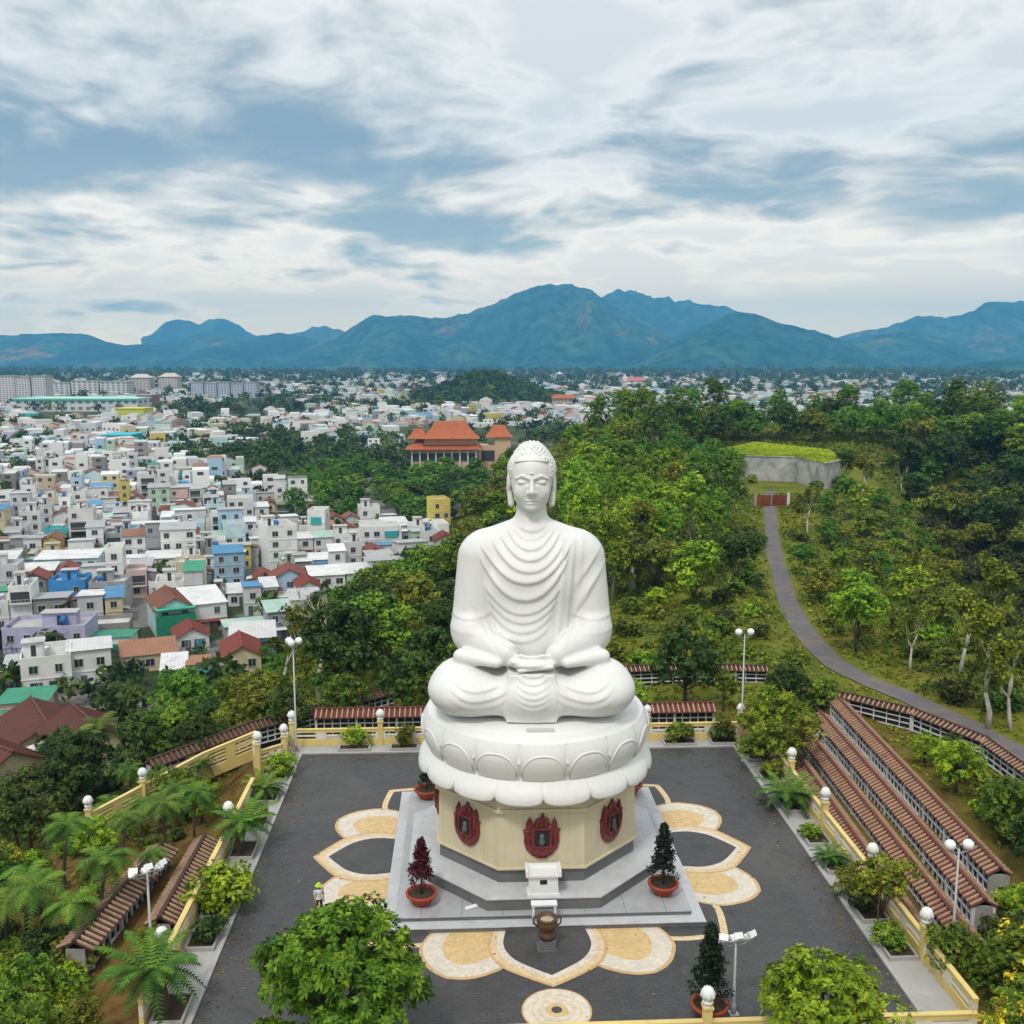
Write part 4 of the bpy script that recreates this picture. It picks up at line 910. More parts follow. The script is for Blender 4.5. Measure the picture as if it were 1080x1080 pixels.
def rnd_dirs(rng, n, up=0.0):
    v = rng.normal(size=(n, 3)); v[:, 2] += up; return v / np.linalg.norm(v, axis=1, keepdims=True)
def leaf_quads(rng, C, size, nrm=None, jit=0.9, asp=0.55):
    """one bent-free pointed leaf (rhombus) per centre"""
    n = len(C); N_ = rnd_dirs(rng, n, 0.5)
    if nrm is not None: N_ = nrm + jit * N_; N_ /= np.linalg.norm(N_, axis=1, keepdims=True) + 1e-9
    A = rnd_dirs(rng, n); U = np.cross(N_, A); U /= np.linalg.norm(U, axis=1, keepdims=True) + 1e-9; W = np.cross(N_, U)
    s = size * rng.uniform(0.65, 1.35, (n, 1)); L = U * s; B = W * s * asp
    V = np.stack([C - L, C - B * 1.0 + L * 0.1, C + L, C + B * 1.0 + L * 0.1], 1).reshape(-1, 3)
    return V, np.arange(4 * n).reshape(n, 4)
def crown_mesh(rng, lobes, nclump, nleaf, clump_r, size, top_bias=0.5):
    """lobes: (centre, radii) ellipsoids; clumps sit through their shells, leaves round each clump"""
    vol = np.array([l[1][0] * l[1][1] * l[1][2] for l in lobes]) ** 0.67; pick = rng.choice(len(lobes), nclump, p=vol / vol.sum())
    c0 = np.array([l[0] for l in lobes])[pick]; r0 = np.array([l[1] for l in lobes])[pick]
    d = rnd_dirs(rng, nclump, top_bias); rad = rng.uniform(0.55, 1.0, (nclump, 1)) ** 0.6
    C = c0 + d * r0 * rad; base_t = np.clip(rng.normal(0.50, 0.24, nclump), 0, 1)
    n = nclump * nleaf; k = np.repeat(np.arange(nclump), nleaf)
    cs = clump_r * rng.uniform(0.6, 1.3, (nclump, 1)); off = rnd_dirs(rng, n, 0.35) * rng.uniform(0.15, 1.0, (n, 1)) * cs[k]; off[:, 2] *= 0.62
    P = C[k] + off; nr = off / (np.linalg.norm(off, axis=1, keepdims=True) + 1e-6) + d[k] * 0.6; nr[:, 2] += 0.5
    V, F = leaf_quads(rng, P, size, nr)
    t = np.clip(base_t[k] + rng.normal(0, 0.13, n), 0, 1)
    return V, F, np.repeat(t, 4)
HIDE = []
def proto(o):                                              # prototypes live outside the scene collection until copied
    HIDE.append(o); return o
def make_tree(kind, seed, h, r, trunk_h, mats, nclump, nleaf, clump_r, size, lobes=6, bark=None, tr=0.05, flat=0.75, name=None, top_bias=0.5, extra=None, lean=0.0, multi=1):
    rng = np.random.default_rng(seed); root = empty(name or 'tree'); lb = []; ch = h - trunk_h; tk = MB()
    stems = []
    for s in range(multi):
        la = rng.uniform(0, 2 * pi); ll = lean + (0.12 * h if multi > 1 else 0)
        top = np.array([cos(la) * ll, sin(la) * ll, trunk_h + ch * 0.55]); stems.append(top)
        mid = top * np.array([0.35, 0.35, 0.5]) + rng.normal(0, 0.03 * h, 3) * [1, 1, 0]
        tk.tube([(0.1 * s, 0.05 * s, -0.6), mid, top], [tr * h * 0.35, tr * h * 0.24, tr * h * 0.09], 7)
    for i in range(lobes):
        a = 2 * pi * i / lobes + rng.uniform(-0.4, 0.4); rr = r * rng.uniform(0.35, 0.66); zc = trunk_h + ch * rng.uniform(0.30, 0.82)
        st = stems[i % len(stems)]; c = np.array([st[0] * 0.8 + rr * cos(a), st[1] * 0.8 + rr * sin(a), zc]); q = r * rng.uniform(0.36, 0.58)
        lb.append((c, (q, q, q * flat * rng.uniform(0.8, 1.15))))
        b0 = st * np.array([0.7, 0.7, 0]) + np.array([0, 0, trunk_h * rng.uniform(0.75, 1.05)])
        tk.tube([b0, (b0 + c) / 2 + np.array([0, 0, -0.02 * h]), c], [tr * h * 0.14, tr * h * 0.09, tr * h * 0.03], 5)
    for st in stems: lb.append((np.array([st[0], st[1], h - r * 0.42]), (r * 0.5, r * 0.5, r * 0.45)))
    tk.build('trunk', bark or M_bark, root)
    V, F, t = crown_mesh(rng, lb, nclump, nleaf, clump_r, size, top_bias)
    np_mesh('crown', V, F, mats, root, tint=t)
    if extra:                                              # blossom
        V, F, t = crown_mesh(rng, [(c, (a * 1.02, b * 1.02, z)) for c, (a, b, z) in lb], extra[1], extra[2], extra[3], extra[4], 0.2); np_mesh('blossom', V, F, extra[0], root, tint=t)
    return proto(root)
def make_bush(seed, r, h, mats, nclump, nleaf, size, name='shrub', lobes=4):
    rng = np.random.default_rng(seed); root = empty(name); lb = []
    for i in range(lobes):
        a = 2 * pi * i / lobes + rng.uniform(-.5, .5); q = r * rng.uniform(0.45, 0.65); lb.append((np.array([r * 0.42 * cos(a), r * 0.42 * sin(a), h * rng.uniform(0.38, 0.6)]), (q, q, h * 0.45)))
    lb.append((np.array([0, 0, h * 0.55]), (r * 0.6, r * 0.6, h * 0.48)))
    st = MB()
    for i in range(4):
        a = 1.57 * i + rng.uniform(-.3, .3); st.tube([(0, 0, -0.3), (0.2 * r * cos(a), 0.2 * r * sin(a), h * 0.3), (0.5 * r * cos(a), 0.5 * r * sin(a), h * 0.6)], [0.03 * h + .02, 0.02 * h + .01, 0.01], 5)
    st.build('stem', M_bark, root); V, F, t = crown_mesh(rng, lb, nclump, nleaf, r * 0.26, size, 0.4); np_mesh('foliage', V, F, mats, root, tint=t); return proto(root)
def frond(rng, V, F, T, base, az, L, rise, droop, wid, seg=9, leaflet=0.5, tint=0.5, dense=1.8):
    """a feather leaf: curved rachis with pairs of leaflets"""
    d = np.array([cos(az), sin(az), 0]); sd = np.array([-sin(az), cos(az), 0]); n = int(seg * dense)
    ts = np.linspace(0.08, 1, n); P = base + d * (L * ts[:, None]) * (1 - 0.12 * ts[:, None] ** 2); P[:, 2] += L * (rise * ts - droop * ts ** 2)
    for i, t in enumerate(ts):
        ll = wid * sin(pi * min(1, 0.15 + t * 0.83)) ** 0.7 * rng.uniform(0.85, 1.1); tang = d * 1.0 + np.array([0, 0, rise - 2 * droop * t]); tang /= np.linalg.norm(tang)
        for s in (-1, 1):
            tip = P[i] + sd * s * ll * 0.9 + tang * ll * 0.45 + np.array([0, 0, -0.28 * ll + 0.10 * wid]); w = tang * (L / n) * 0.80
            k = len(V); V += [P[i] - w * 0.6, P[i] + w * 0.6, tip + w * 0.12, tip - w * 0.12]; F.append((k, k + 1, k + 2, k + 3)); q = min(1, max(0, tint + rng.normal(0, 0.1))); T += [q] * 4
def make_palm(seed, th, L, nf, mats, name='palm_tree', wid=0.55, tr=0.13, rise=0.62, droop=0.85, bark=None, shaft=True, lean=0.4, upr=0.0):
    rng = np.random.default_rng(seed); root = empty(name); tk = MB(); la = rng.uniform(0, 6.28); top = np.array([cos(la) * lean, sin(la) * lean, th])
    if th > 0.05:
        pts = [(0, 0, -0.5)] + [(top[0] * t * t, top[1] * t * t, th * t) for t in (0.25, 0.5, 0.75, 1.0)]
        tk.tube(pts, [tr * 1.35, tr * 1.1, tr, tr * 0.95, tr * 0.9], 9); tk.build('trunk', bark or M_bark, root)
        if shaft and th > 1.5: sh = MB(); sh.tube([top - np.array([0, 0, 0.1]), top + np.array([0, 0, 0.7])], [tr * 1.05, tr * 0.5], 8); sh.build('crownshaft', mat('palm_shaft_green', (0.16, 0.20, 0.05), 0.6, 0.2), root); top = top + np.array([0, 0, 0.6])
    V, F, T = [], [], []
    for i in range(nf):
        az = 2.39996 * i + rng.uniform(-0.2, 0.2); q = i / nf
        frond(rng, V, F, T, top, az, L * rng.uniform(0.85, 1.1), rise * (0.45 + 1.0 * q) + upr, droop * rng.uniform(0.8, 1.15) * (1.1 - 0.35 * q), wid, tint=0.25 + 0.55 * q * rng.uniform(0.7, 1.2))
    np_mesh('fronds', np.array(V), np.array(F), mats, root, tint=np.array(T)); return proto(root)
def make_conifer(seed, h, r, mats, name='potted_conifer', z0=0.5, dense=260, size=0.07):
    rng = np.random.default_rng(seed); root = empty(name); tk = MB(); tk.tube([(0, 0, 0), (0, 0, h * 0.5), (0, 0, h)], [0.07, 0.05, 0.015], 6); tk.build('trunk', M_bark, root)
    n = dense; z = rng.uniform(0, 1, n) ** 0.85; tier = 0.75 + 0.25 * np.sin(z * 30); R = r * (1 - z) ** 0.8 * tier * np.sqrt(rng.uniform(0.25, 1, n)); a = rng.uniform(0, 6.283, n)
    C = np.stack([R * np.cos(a), R * np.sin(a), z0 + (h - z0) * z], 1); m = 12; k = np.repeat(np.arange(n), m); off = rnd_dirs(rng, n * m) * rng.uniform(0.2, 1, (n * m, 1)) * 0.2
    V, F = leaf_quads(rng, C[k] + off, size, off / 0.15); np_mesh('foliage', V, F, mats, root, tint=np.repeat(np.clip(rng.normal(0.4, 0.2, n)[k] + rng.normal(0, .1, n * m), 0, 1), 4)); return proto(root)
def make_bare(seed, h, mats=None, name='bare_tree', spread=0.4):
    rng = np.random.default_rng(seed); root = empty(name); tk = MB()
    def br(p, d, L, r, dep):
        q = p + d * L; m = (p + q) / 2 + rng.normal(0, 0.05 * L, 3); tk.tube([p, m, q], [r, r * 0.8, r * 0.55], 6)
        if dep:
            for k in range(rng.integers(2, 4)): e = d + rng.normal(0, spread, 3); e[2] += 0.1; e /= np.linalg.norm(e); br(q, e, L * rng.uniform(0.55, 0.8), r * 0.55, dep - 1)
        tips.append(q)
    tips = []; br(np.array([0, 0, -0.5]), np.array([rng.normal(0, .15), rng.normal(0, .15), 1.0]), h * 0.36, 0.026 * h, 4); tk.build('trunk', M_pale, root)
    if mats is not None:
        C = np.array(tips); C = C[C[:, 2] > h * 0.45]; k = np.repeat(np.arange(len(C)), 26); off = rnd_dirs(rng, len(k)) * rng.uniform(0.1, 1, (len(k), 1)) * 0.075 * h
        V, F = leaf_quads(rng, C[k] + off, 0.016 * h + 0.07, off); np_mesh('crown', V, F, mats, root, tint=np.repeat(np.clip(rng.normal(0.5, 0.2, len(C))[k], 0, 1), 4))
    return proto(root)

def make_hero(seed, h, r, mats, nl, ntuft, nleaf, size, trunk_h=1.0, name='tree'):
    """near broadleaf: limbs end in separate billows, each billow a crowd of drooping leaf rosettes with gaps between"""
    rng = np.random.default_rng(seed); root = empty(name); tk = MB(); tk.tube([(0, 0, -0.8), (0.1, 0.05, trunk_h), (0.0, 0.1, h * .34)], [0.26, 0.2, 0.08], 9); Vs, Fs, Ts, k0 = [], [], [], 0
    for i in range(nl):
        q = (i + .5) / nl; zz = 1 - 1.45 * q; az = 2.39996 * i + rng.uniform(-.25, .25); rr = sqrt(max(0, 1 - zz * zz)) if zz > 0 else 1.0 - 0.15 * zz * zz
        R = r * rr * rng.uniform(.50, 1.02); c = np.array([R * cos(az), R * sin(az), h * .52 + zz * h * .40 * rng.uniform(.8, 1.05)]); lr = r * rng.uniform(.22, .40)
        b0 = np.array([0, 0, max(trunk_h, c[2] * .55)]); tk.tube([b0, (b0 + c) / 2 + [0, 0, .1], c], [0.09, 0.06, 0.02], 6)
        d = rnd_dirs(rng, ntuft, .55); T = c + d * lr * rng.uniform(.72, 1.05, (ntuft, 1)) * [1, 1, .78]; base = np.clip(rng.normal(.5, .2, ntuft) + rng.normal(0, .08), 0, 1)
        # a rosette: leaves radiate from the tuft and droop at their tips
        k = np.repeat(np.arange(ntuft), nleaf); a = rng.uniform(0, 6.283, len(k)); ax = d[k] + [0, 0, .5]; ax /= np.linalg.norm(ax, axis=1, keepdims=True)
        u = np.cross(ax, [0.3, 0.9, 0.2]); u /= np.linalg.norm(u, axis=1, keepdims=True); w = np.cross(ax, u); out = u * np.cos(a)[:, None] + w * np.sin(a)[:, None]; tilt = rng.uniform(.05, .9, (len(k), 1)); D = out + ax * tilt - np.array([0, 0, .25]); D /= np.linalg.norm(D, axis=1, keepdims=True)
        L = size * rng.uniform(.7, 1.35, (len(k), 1)); side = np.cross(D, ax); side /= np.linalg.norm(side, axis=1, keepdims=True) + 1e-6; P = T[k] + D * L * .15
        V = np.stack([P, P + D * L * .45 + side * L * .24, P + D * L - [0, 0, .16] * L, P + D * L * .45 - side * L * .24], 1).reshape(-1, 3)
        Vs.append(V); Fs.append(np.arange(len(V)).reshape(-1, 4) + k0); k0 += len(V); Ts.append(np.repeat(np.clip(base[k] + rng.normal(0, .12, len(k)), 0, 1), 4))
    tk.build('trunk', M_bark, root); np_mesh('crown', np.concatenate(Vs), np.concatenate(Fs), mats, root, tint=np.concatenate(Ts)); return proto(root)
L_hero = leaf_mat('fresh_green_leaves', (0.018, 0.060, 0.005), (0.098, 0.230, 0.008), (0.288, 0.452, 0.025), hue=0.05)
L_hero2 = leaf_mat('yellow_green_leaves', (0.041, 0.076, 0.005), (0.176, 0.270, 0.010), (0.363, 0.450, 0.028), hue=0.05)
PROTO = {}
def build_prototypes():
    P = PROTO
    # far woodland trees (a few pixels per metre): several of each kind
    P['round_bright'] = [make_tree('t', 10 + i, 10, 4.3, 2.2, L_bright, 210, 18, 0.85, 0.26, 7) for i in range(3)]
    P['round_mid'] = [make_tree('t', 20 + i, 10, 4.5, 2.0, L_mid, 220, 18, 0.9, 0.27, 7) for i in range(4)]
    P['round_dark'] = [make_tree('t', 30 + i, 10, 4.5, 1.6, L_dark, 220, 18, 0.9, 0.27, 7) for i in range(3)]
    P['olive'] = [make_tree('t', 40 + i, 9, 4.6, 1.5, L_olive, 210, 18, 0.9, 0.26, 7, flat=0.65) for i in range(3)]
    P['tall'] = [make_tree('t', 50 + i, 15, 3.9, 3.8, L_bright, 260, 18, 0.80, 0.24, 12, bark=M_pale, tr=0.03, flat=1.45, name='slender_tree') for i in range(3)]
    P['tall_mid'] = [make_tree('t', 60 + i, 15, 4.0, 3.6, L_mid, 260, 18, 0.80, 0.24, 12, bark=M_pale, tr=0.03, flat=1.2, name='slender_tree') for i in range(3)]
    P['scrub_dark'] = [make_bush(70 + i, 2.6, 3.2, L_dusk, 90, 16, 0.24) for i in range(3)]
    P['scrub_olive'] = [make_bush(75 + i, 2.4, 2.6, L_olive, 90, 16, 0.23) for i in range(3)]
    P['scrub_green'] = [make_bush(80 + i, 2.4, 2.8, L_mid, 90, 16, 0.23) for i in range(3)]
    P['scrub_bright'] = [make_bush(85 + i, 2.3, 2.5, L_bright, 90, 16, 0.22) for i in range(2)]
    P['bare_leafy'] = [make_bare(90 + i, 11, L_olive, 'pale_limbed_tree') for i in range(2)]
    P['bare'] = [make_bare(95 + i, 9, None) for i in range(2)]
    # near ones
    P['near_broad'] = [make_hero(100 + i, 6.5, 2.9, L_mid, 20, 30, 12, 0.27, 1.6) for i in range(2)]
    P['near_bright'] = [make_hero(110 + i, 6.0, 2.8, L_bright, 20, 30, 12, 0.26, 1.5) for i in range(2)]
    P['near_dark'] = [make_hero(120 + i, 7.5, 2.8, L_dark, 24, 32, 12, 0.28, 1.0) for i in range(2)]
    P['near_olive'] = [make_tree('t', 130 + i, 6.0, 2.3, 2.0, L_olive, 170, 24, 0.45, 0.13, 8) for i in range(2)]
    P['near_shrub'] = [make_bush(140 + i, 1.3, 1.5, m, 110, 24, 0.10) for i, m in enumerate((L_mid, L_bright, L_dark))]
    P['near_shrub_olive'] = [make_bush(145, 1.3, 1.5, L_olive, 110, 24, 0.10)]
    P['hero_left'] = [make_hero(201, 8.5, 3.9, L_hero, 34, 44, 15, 0.32)]
    P['hero_right'] = [make_hero(202, 5.6, 3.0, L_hero2, 24, 42, 14, 0.25, .8)]
    P['yellow'] = [make_tree('t', 203, 5.6, 3.2, 1.4, L_mid, 230, 28, 0.52, 0.15, 9, extra=(L_yellow, 150, 26, 0.36, 0.12), name='flowering_tree')]
    P['palm'] = [make_palm(300 + i, 2.7 + 0.6 * i, 1.85, 17, L_palm, wid=0.52, tr=0.10, droop=1.15, rise=0.7) for i in range(3)]
    P['palm_royal'] = [make_palm(310, 5.2, 2.4, 16, L_palm, wid=0.7, tr=0.42, bark=M_conc, name='royal_palm')]
    P['palm_tall'] = [make_palm(312 + i, 9, 2.8, 16, L_dark, wid=0.7, tr=0.16) for i in range(2)]
    P['cycad'] = [make_palm(320 + i, 0.5, 1.75, 30, L_palm, name='cycad', wid=0.30, tr=0.22, rise=0.75, droop=0.72, shaft=False, lean=0.0) for i in range(2)]
    P['cycad_trunk'] = [make_palm(325, 1.5, 2.1, 34, L_palm, name='cycad', wid=0.34, tr=0.26, rise=0.75, droop=0.75, shaft=False, lean=0.3)]
    P['pine_pot'] = [make_conifer(330, 2.9, 0.85, L_pine)]
    P['red_pot'] = [make_conifer(331, 2.6, 0.80, L_red, 'potted_red_shrub', 0.6, 200)]

LABELLED = []
def put(kind, x, y, sc=1.0, label=None, cat=None, group=None, z=None, rz=None, i=None, sz=1.0):
    p = PROTO[kind][RES.randrange(len(PROTO[kind])) if i is None else i % len(PROTO[kind])]
    o = copy_tree(p); o.location = (x, y, gz(x, y) if z is None else z); o.rotation_euler = (0, 0, RES.uniform(0, 6.28) if rz is None else rz); o.scale = (sc, sc, sc * sz)
    tag(o, label, cat, group); return o

# kind -> (category, adjectives)
KINDS = {
    'round_bright': ('tree', 'bright green round tree'), 'round_mid': ('tree', 'mid green round tree'), 'round_dark': ('tree', 'dark green round tree'),
    'olive': ('tree', 'olive spreading tree'), 'tall': ('tree', 'tall pale-trunked light tree'), 'tall_mid': ('tree', 'tall pale-trunked mid green tree'),
    'scrub_dark': ('shrub', 'dull dark shrub'), 'scrub_olive': ('shrub', 'olive green shrub'), 'scrub_green': ('shrub', 'mid green shrub'), 'scrub_bright': ('shrub', 'bright green shrub'),
    'bare_leafy': ('tree', 'thin-leaved pale-limbed tree'), 'bare': ('tree', 'leafless pale tree'), 'near_broad': ('tree', 'leafy green tree'), 'near_bright': ('tree', 'light green tree'),
    'near_dark': ('tree', 'dense dark green tree'), 'near_olive': ('tree', 'thin olive tree'), 'near_shrub': ('shrub', 'leafy green shrub'), 'near_shrub_olive': ('shrub', 'olive green shrub'), 'palm': ('palm', 'small green palm'), 'palm_tall': ('palm', 'tall dark palm'),
    'palm_royal': ('palm', 'thick grey-trunked royal palm'), 'cycad': ('cycad', 'spiky green cycad'), 'cycad_trunk': ('cycad', 'spiky green cycad on a short trunk')}
# ------------------------------------------------------------------ where the plants stand
FIXED = [  # kind, px, py of the foot, scale, label
    ('near_shrub', 375, 786, 0.9, 'round dark bush in the back bed, left of the statue near the lamp post'), ('near_shrub', 427, 786, 0.55, 'small low bush in the back bed right beside the lotus seat'),
    ('near_shrub', 716, 783, 0.95, 'rounded green bush in the back bed, right of the lotus seat'), ('near_shrub', 762, 781, 0.8, 'low dark bush under the little clipped tree in the back bed'),
    ('near_shrub', 796, 797, 0.8, 'dark round bush at the back right corner of the plaza'), ('cycad', 829, 850, 1.35, 'large dark cycad leaning out over the right kerb of the plaza'),
    ('near_shrub', 851, 884, 0.55, 'small dark bush by the second finial of the right fence'), ('cycad', 872, 912, 0.7, 'small cycad between the second and third finials of the right fence'),
    ('near_shrub_olive', 896, 946, 0.9, 'brownish green bush beside the third finial of the right fence'), ('near_shrub', 299, 818, 1.0, 'yellowish green bush beside the back left corner balustrade'),
    ('cycad', 279, 840, 1.0, 'bright cycad standing in front of the corner balustrade'), ('cycad_trunk', 252, 898, 1.05, 'wide cycad arching over the left kerb midway along the plaza'),
    ('near_shrub', 240, 958, 1.5, 'big feathery bush overhanging the left kerb of the plaza'), ('cycad_trunk', 172, 1066, 1.2, 'largest cycad, at the bottom left beside the floodlight pole')]

FIXED += [('near_shrub', 930, 1000, 0.75, 'round green bush on the right kerb strip near the front corner'), ('near_shrub_olive', 815, 820, 0.7, 'small olive bush on the right kerb strip behind the large cycad'), ('near_shrub', 228, 990, 0.7, 'green bush on the left kerb strip near the floodlight pole'), ('near_shrub_olive', 268, 868, 0.75, 'small olive bush on the left kerb strip between the two cycads'), ('near_shrub', 912, 962, 0.6, 'small green bush on the right kerb strip beside the leaning tree')]
def in_poly(px, py, P):
    c = False; j = len(P) - 1
    for i in range(len(P)):
        if (P[i][1] > py) != (P[j][1] > py) and px < (P[j][0] - P[i][0]) * (py - P[i][1]) / (P[j][1] - P[i][1]) + P[i][0]: c = not c
        j = i
    return c
# zones of tree feet in the photograph's pixels: polygon, spacing m, [(kind, weight)], (scale lo, hi), where, max count
ZONES = [
    ('on the flat before the pagoda', [(300, 528), (330, 505), (420, 512), (545, 508), (575, 560), (560, 575), (470, 566), (380, 560), (310, 552)], 6.2, [('round_mid', 3), ('round_dark', 4), ('olive', 1), ('round_bright', 1.2)], (0.85, 1.35), 70),
    ('on the slope below the left garden', [(150, 790), (205, 728), (300, 692), (345, 742), (225, 785), (150, 805)], 3.6, [('round_mid', 2), ('round_dark', 2), ('olive', 2), ('near_broad', 1.5), ('scrub_green', 1.2), ('scrub_olive', 1)], (0.28, 0.5), 30),
    ('on the slope behind the plaza', [(335, 690), (400, 650), (480, 636), (520, 640), (560, 750), (400, 742), (345, 742)], 4.2, [('round_mid', 2), ('round_dark', 3), ('olive', 1.4), ('near_broad', 1.5), ('near_dark', 1.2), ('scrub_green', 1.2)], (0.5, 0.95), 70),
    ('on the slope left of the statue', [(455, 606), (500, 560), (560, 560), (540, 650), (480, 650)], 4.6, [('round_mid', 2), ('olive', 1.4), ('round_dark', 1.4), ('scrub_green', 1.5), ('scrub_olive', 1)], (0.5, 0.85), 26),
    ('on the hill beside the statue head', [(590, 520), (640, 500), (775, 490), (775, 560), (745, 612), (640, 640), (600, 640)], 4.9, [('tall', 4), ('tall_mid', 2.0), ('round_mid', 0.9), ('olive', 2.0), ('round_dark', .8)], (0.62, 0.98), 78),
    ('along the hill skyline', [(600, 478), (700, 462), (800, 458), (900, 458), (1080, 462), (1080, 492), (890, 468), (780, 468), (690, 486), (600, 502)], 5.6, [('round_bright', 2), ('tall_mid', 1.6), ('round_mid', 2), ('olive', 1.6), ('round_dark', 1), ('tall', 1)], (0.85, 1.35), 110),
    ('on the near side of the hill road', [(735, 520), (802, 540), (800, 640), (810, 700), (640, 715), (660, 640), (740, 600)], 4.4, [('scrub_green', 2), ('scrub_bright', 2.4), ('round_bright', .6), ('scrub_olive', 2), ('scrub_dark', .5), ('round_dark', .3)], (0.45, 0.9), 46),
    ('beyond the hill road', [(835, 520), (890, 505), (940, 478), (955, 540), (1000, 620), (975, 720), (900, 694), (846, 640)], 4.1, [('scrub_green', 2), ('olive', 1.2), ('round_bright', .7), ('scrub_olive', 3.4), ('scrub_bright', 2.4), ('bare_leafy', 0.5), ('round_dark', 0.15), ('scrub_dark', .25)], (0.40, 0.78), 90),
    ('on the shadowy right-hand slope', [(950, 478), (1085, 478), (1085, 670), (1040, 660), (1000, 610), (955, 530)], 4.2, [('scrub_dark', 5), ('round_dark', 1.0), ('olive', 0.7), ('scrub_olive', 0.8)], (0.8, 1.4), 120),  # dark-leaved scrub here paints the shadow of the slope
    ('on the bank above the lattice wall', [(960, 660), (1080, 660), (1080, 800), (1040, 775), (1000, 745)], 4.0, [('scrub_olive', 2), ('scrub_green', 1), ('bare_leafy', 0.6), ('scrub_dark', 1)], (0.45, 0.85), 20),
    ('in the left garden corner', [(0, 990), (60, 1010), (120, 1020), (215, 1000), (200, 1090), (0, 1090)], 2.2, [('near_shrub', 3), ('near_shrub_olive', 1)], (0.7, 1.2), 18),
    ('in the left garden', [(0, 900), (110, 835), (250, 790), (260, 850), (215, 900), (160, 1010), (40, 1010)], 1.35, [('near_shrub', 3), ('near_shrub_olive', 1.5)], (0.4, 0.85), 52),
    ('beyond the right niche walls', [(1000, 800), (1080, 860), (1085, 1060), (1070, 940)], 2.6, [('near_shrub', 3), ('near_shrub_olive', 1.4)], (0.8, 1.4), 14),
    ('under the trees by the temple', [(0, 850), (60, 850), (120, 830), (215, 770), (230, 790), (120, 860), (40, 880)], 2.8, [('near_shrub', 2), ('near_shrub_olive', 1)], (0.8, 1.3), 14),
]
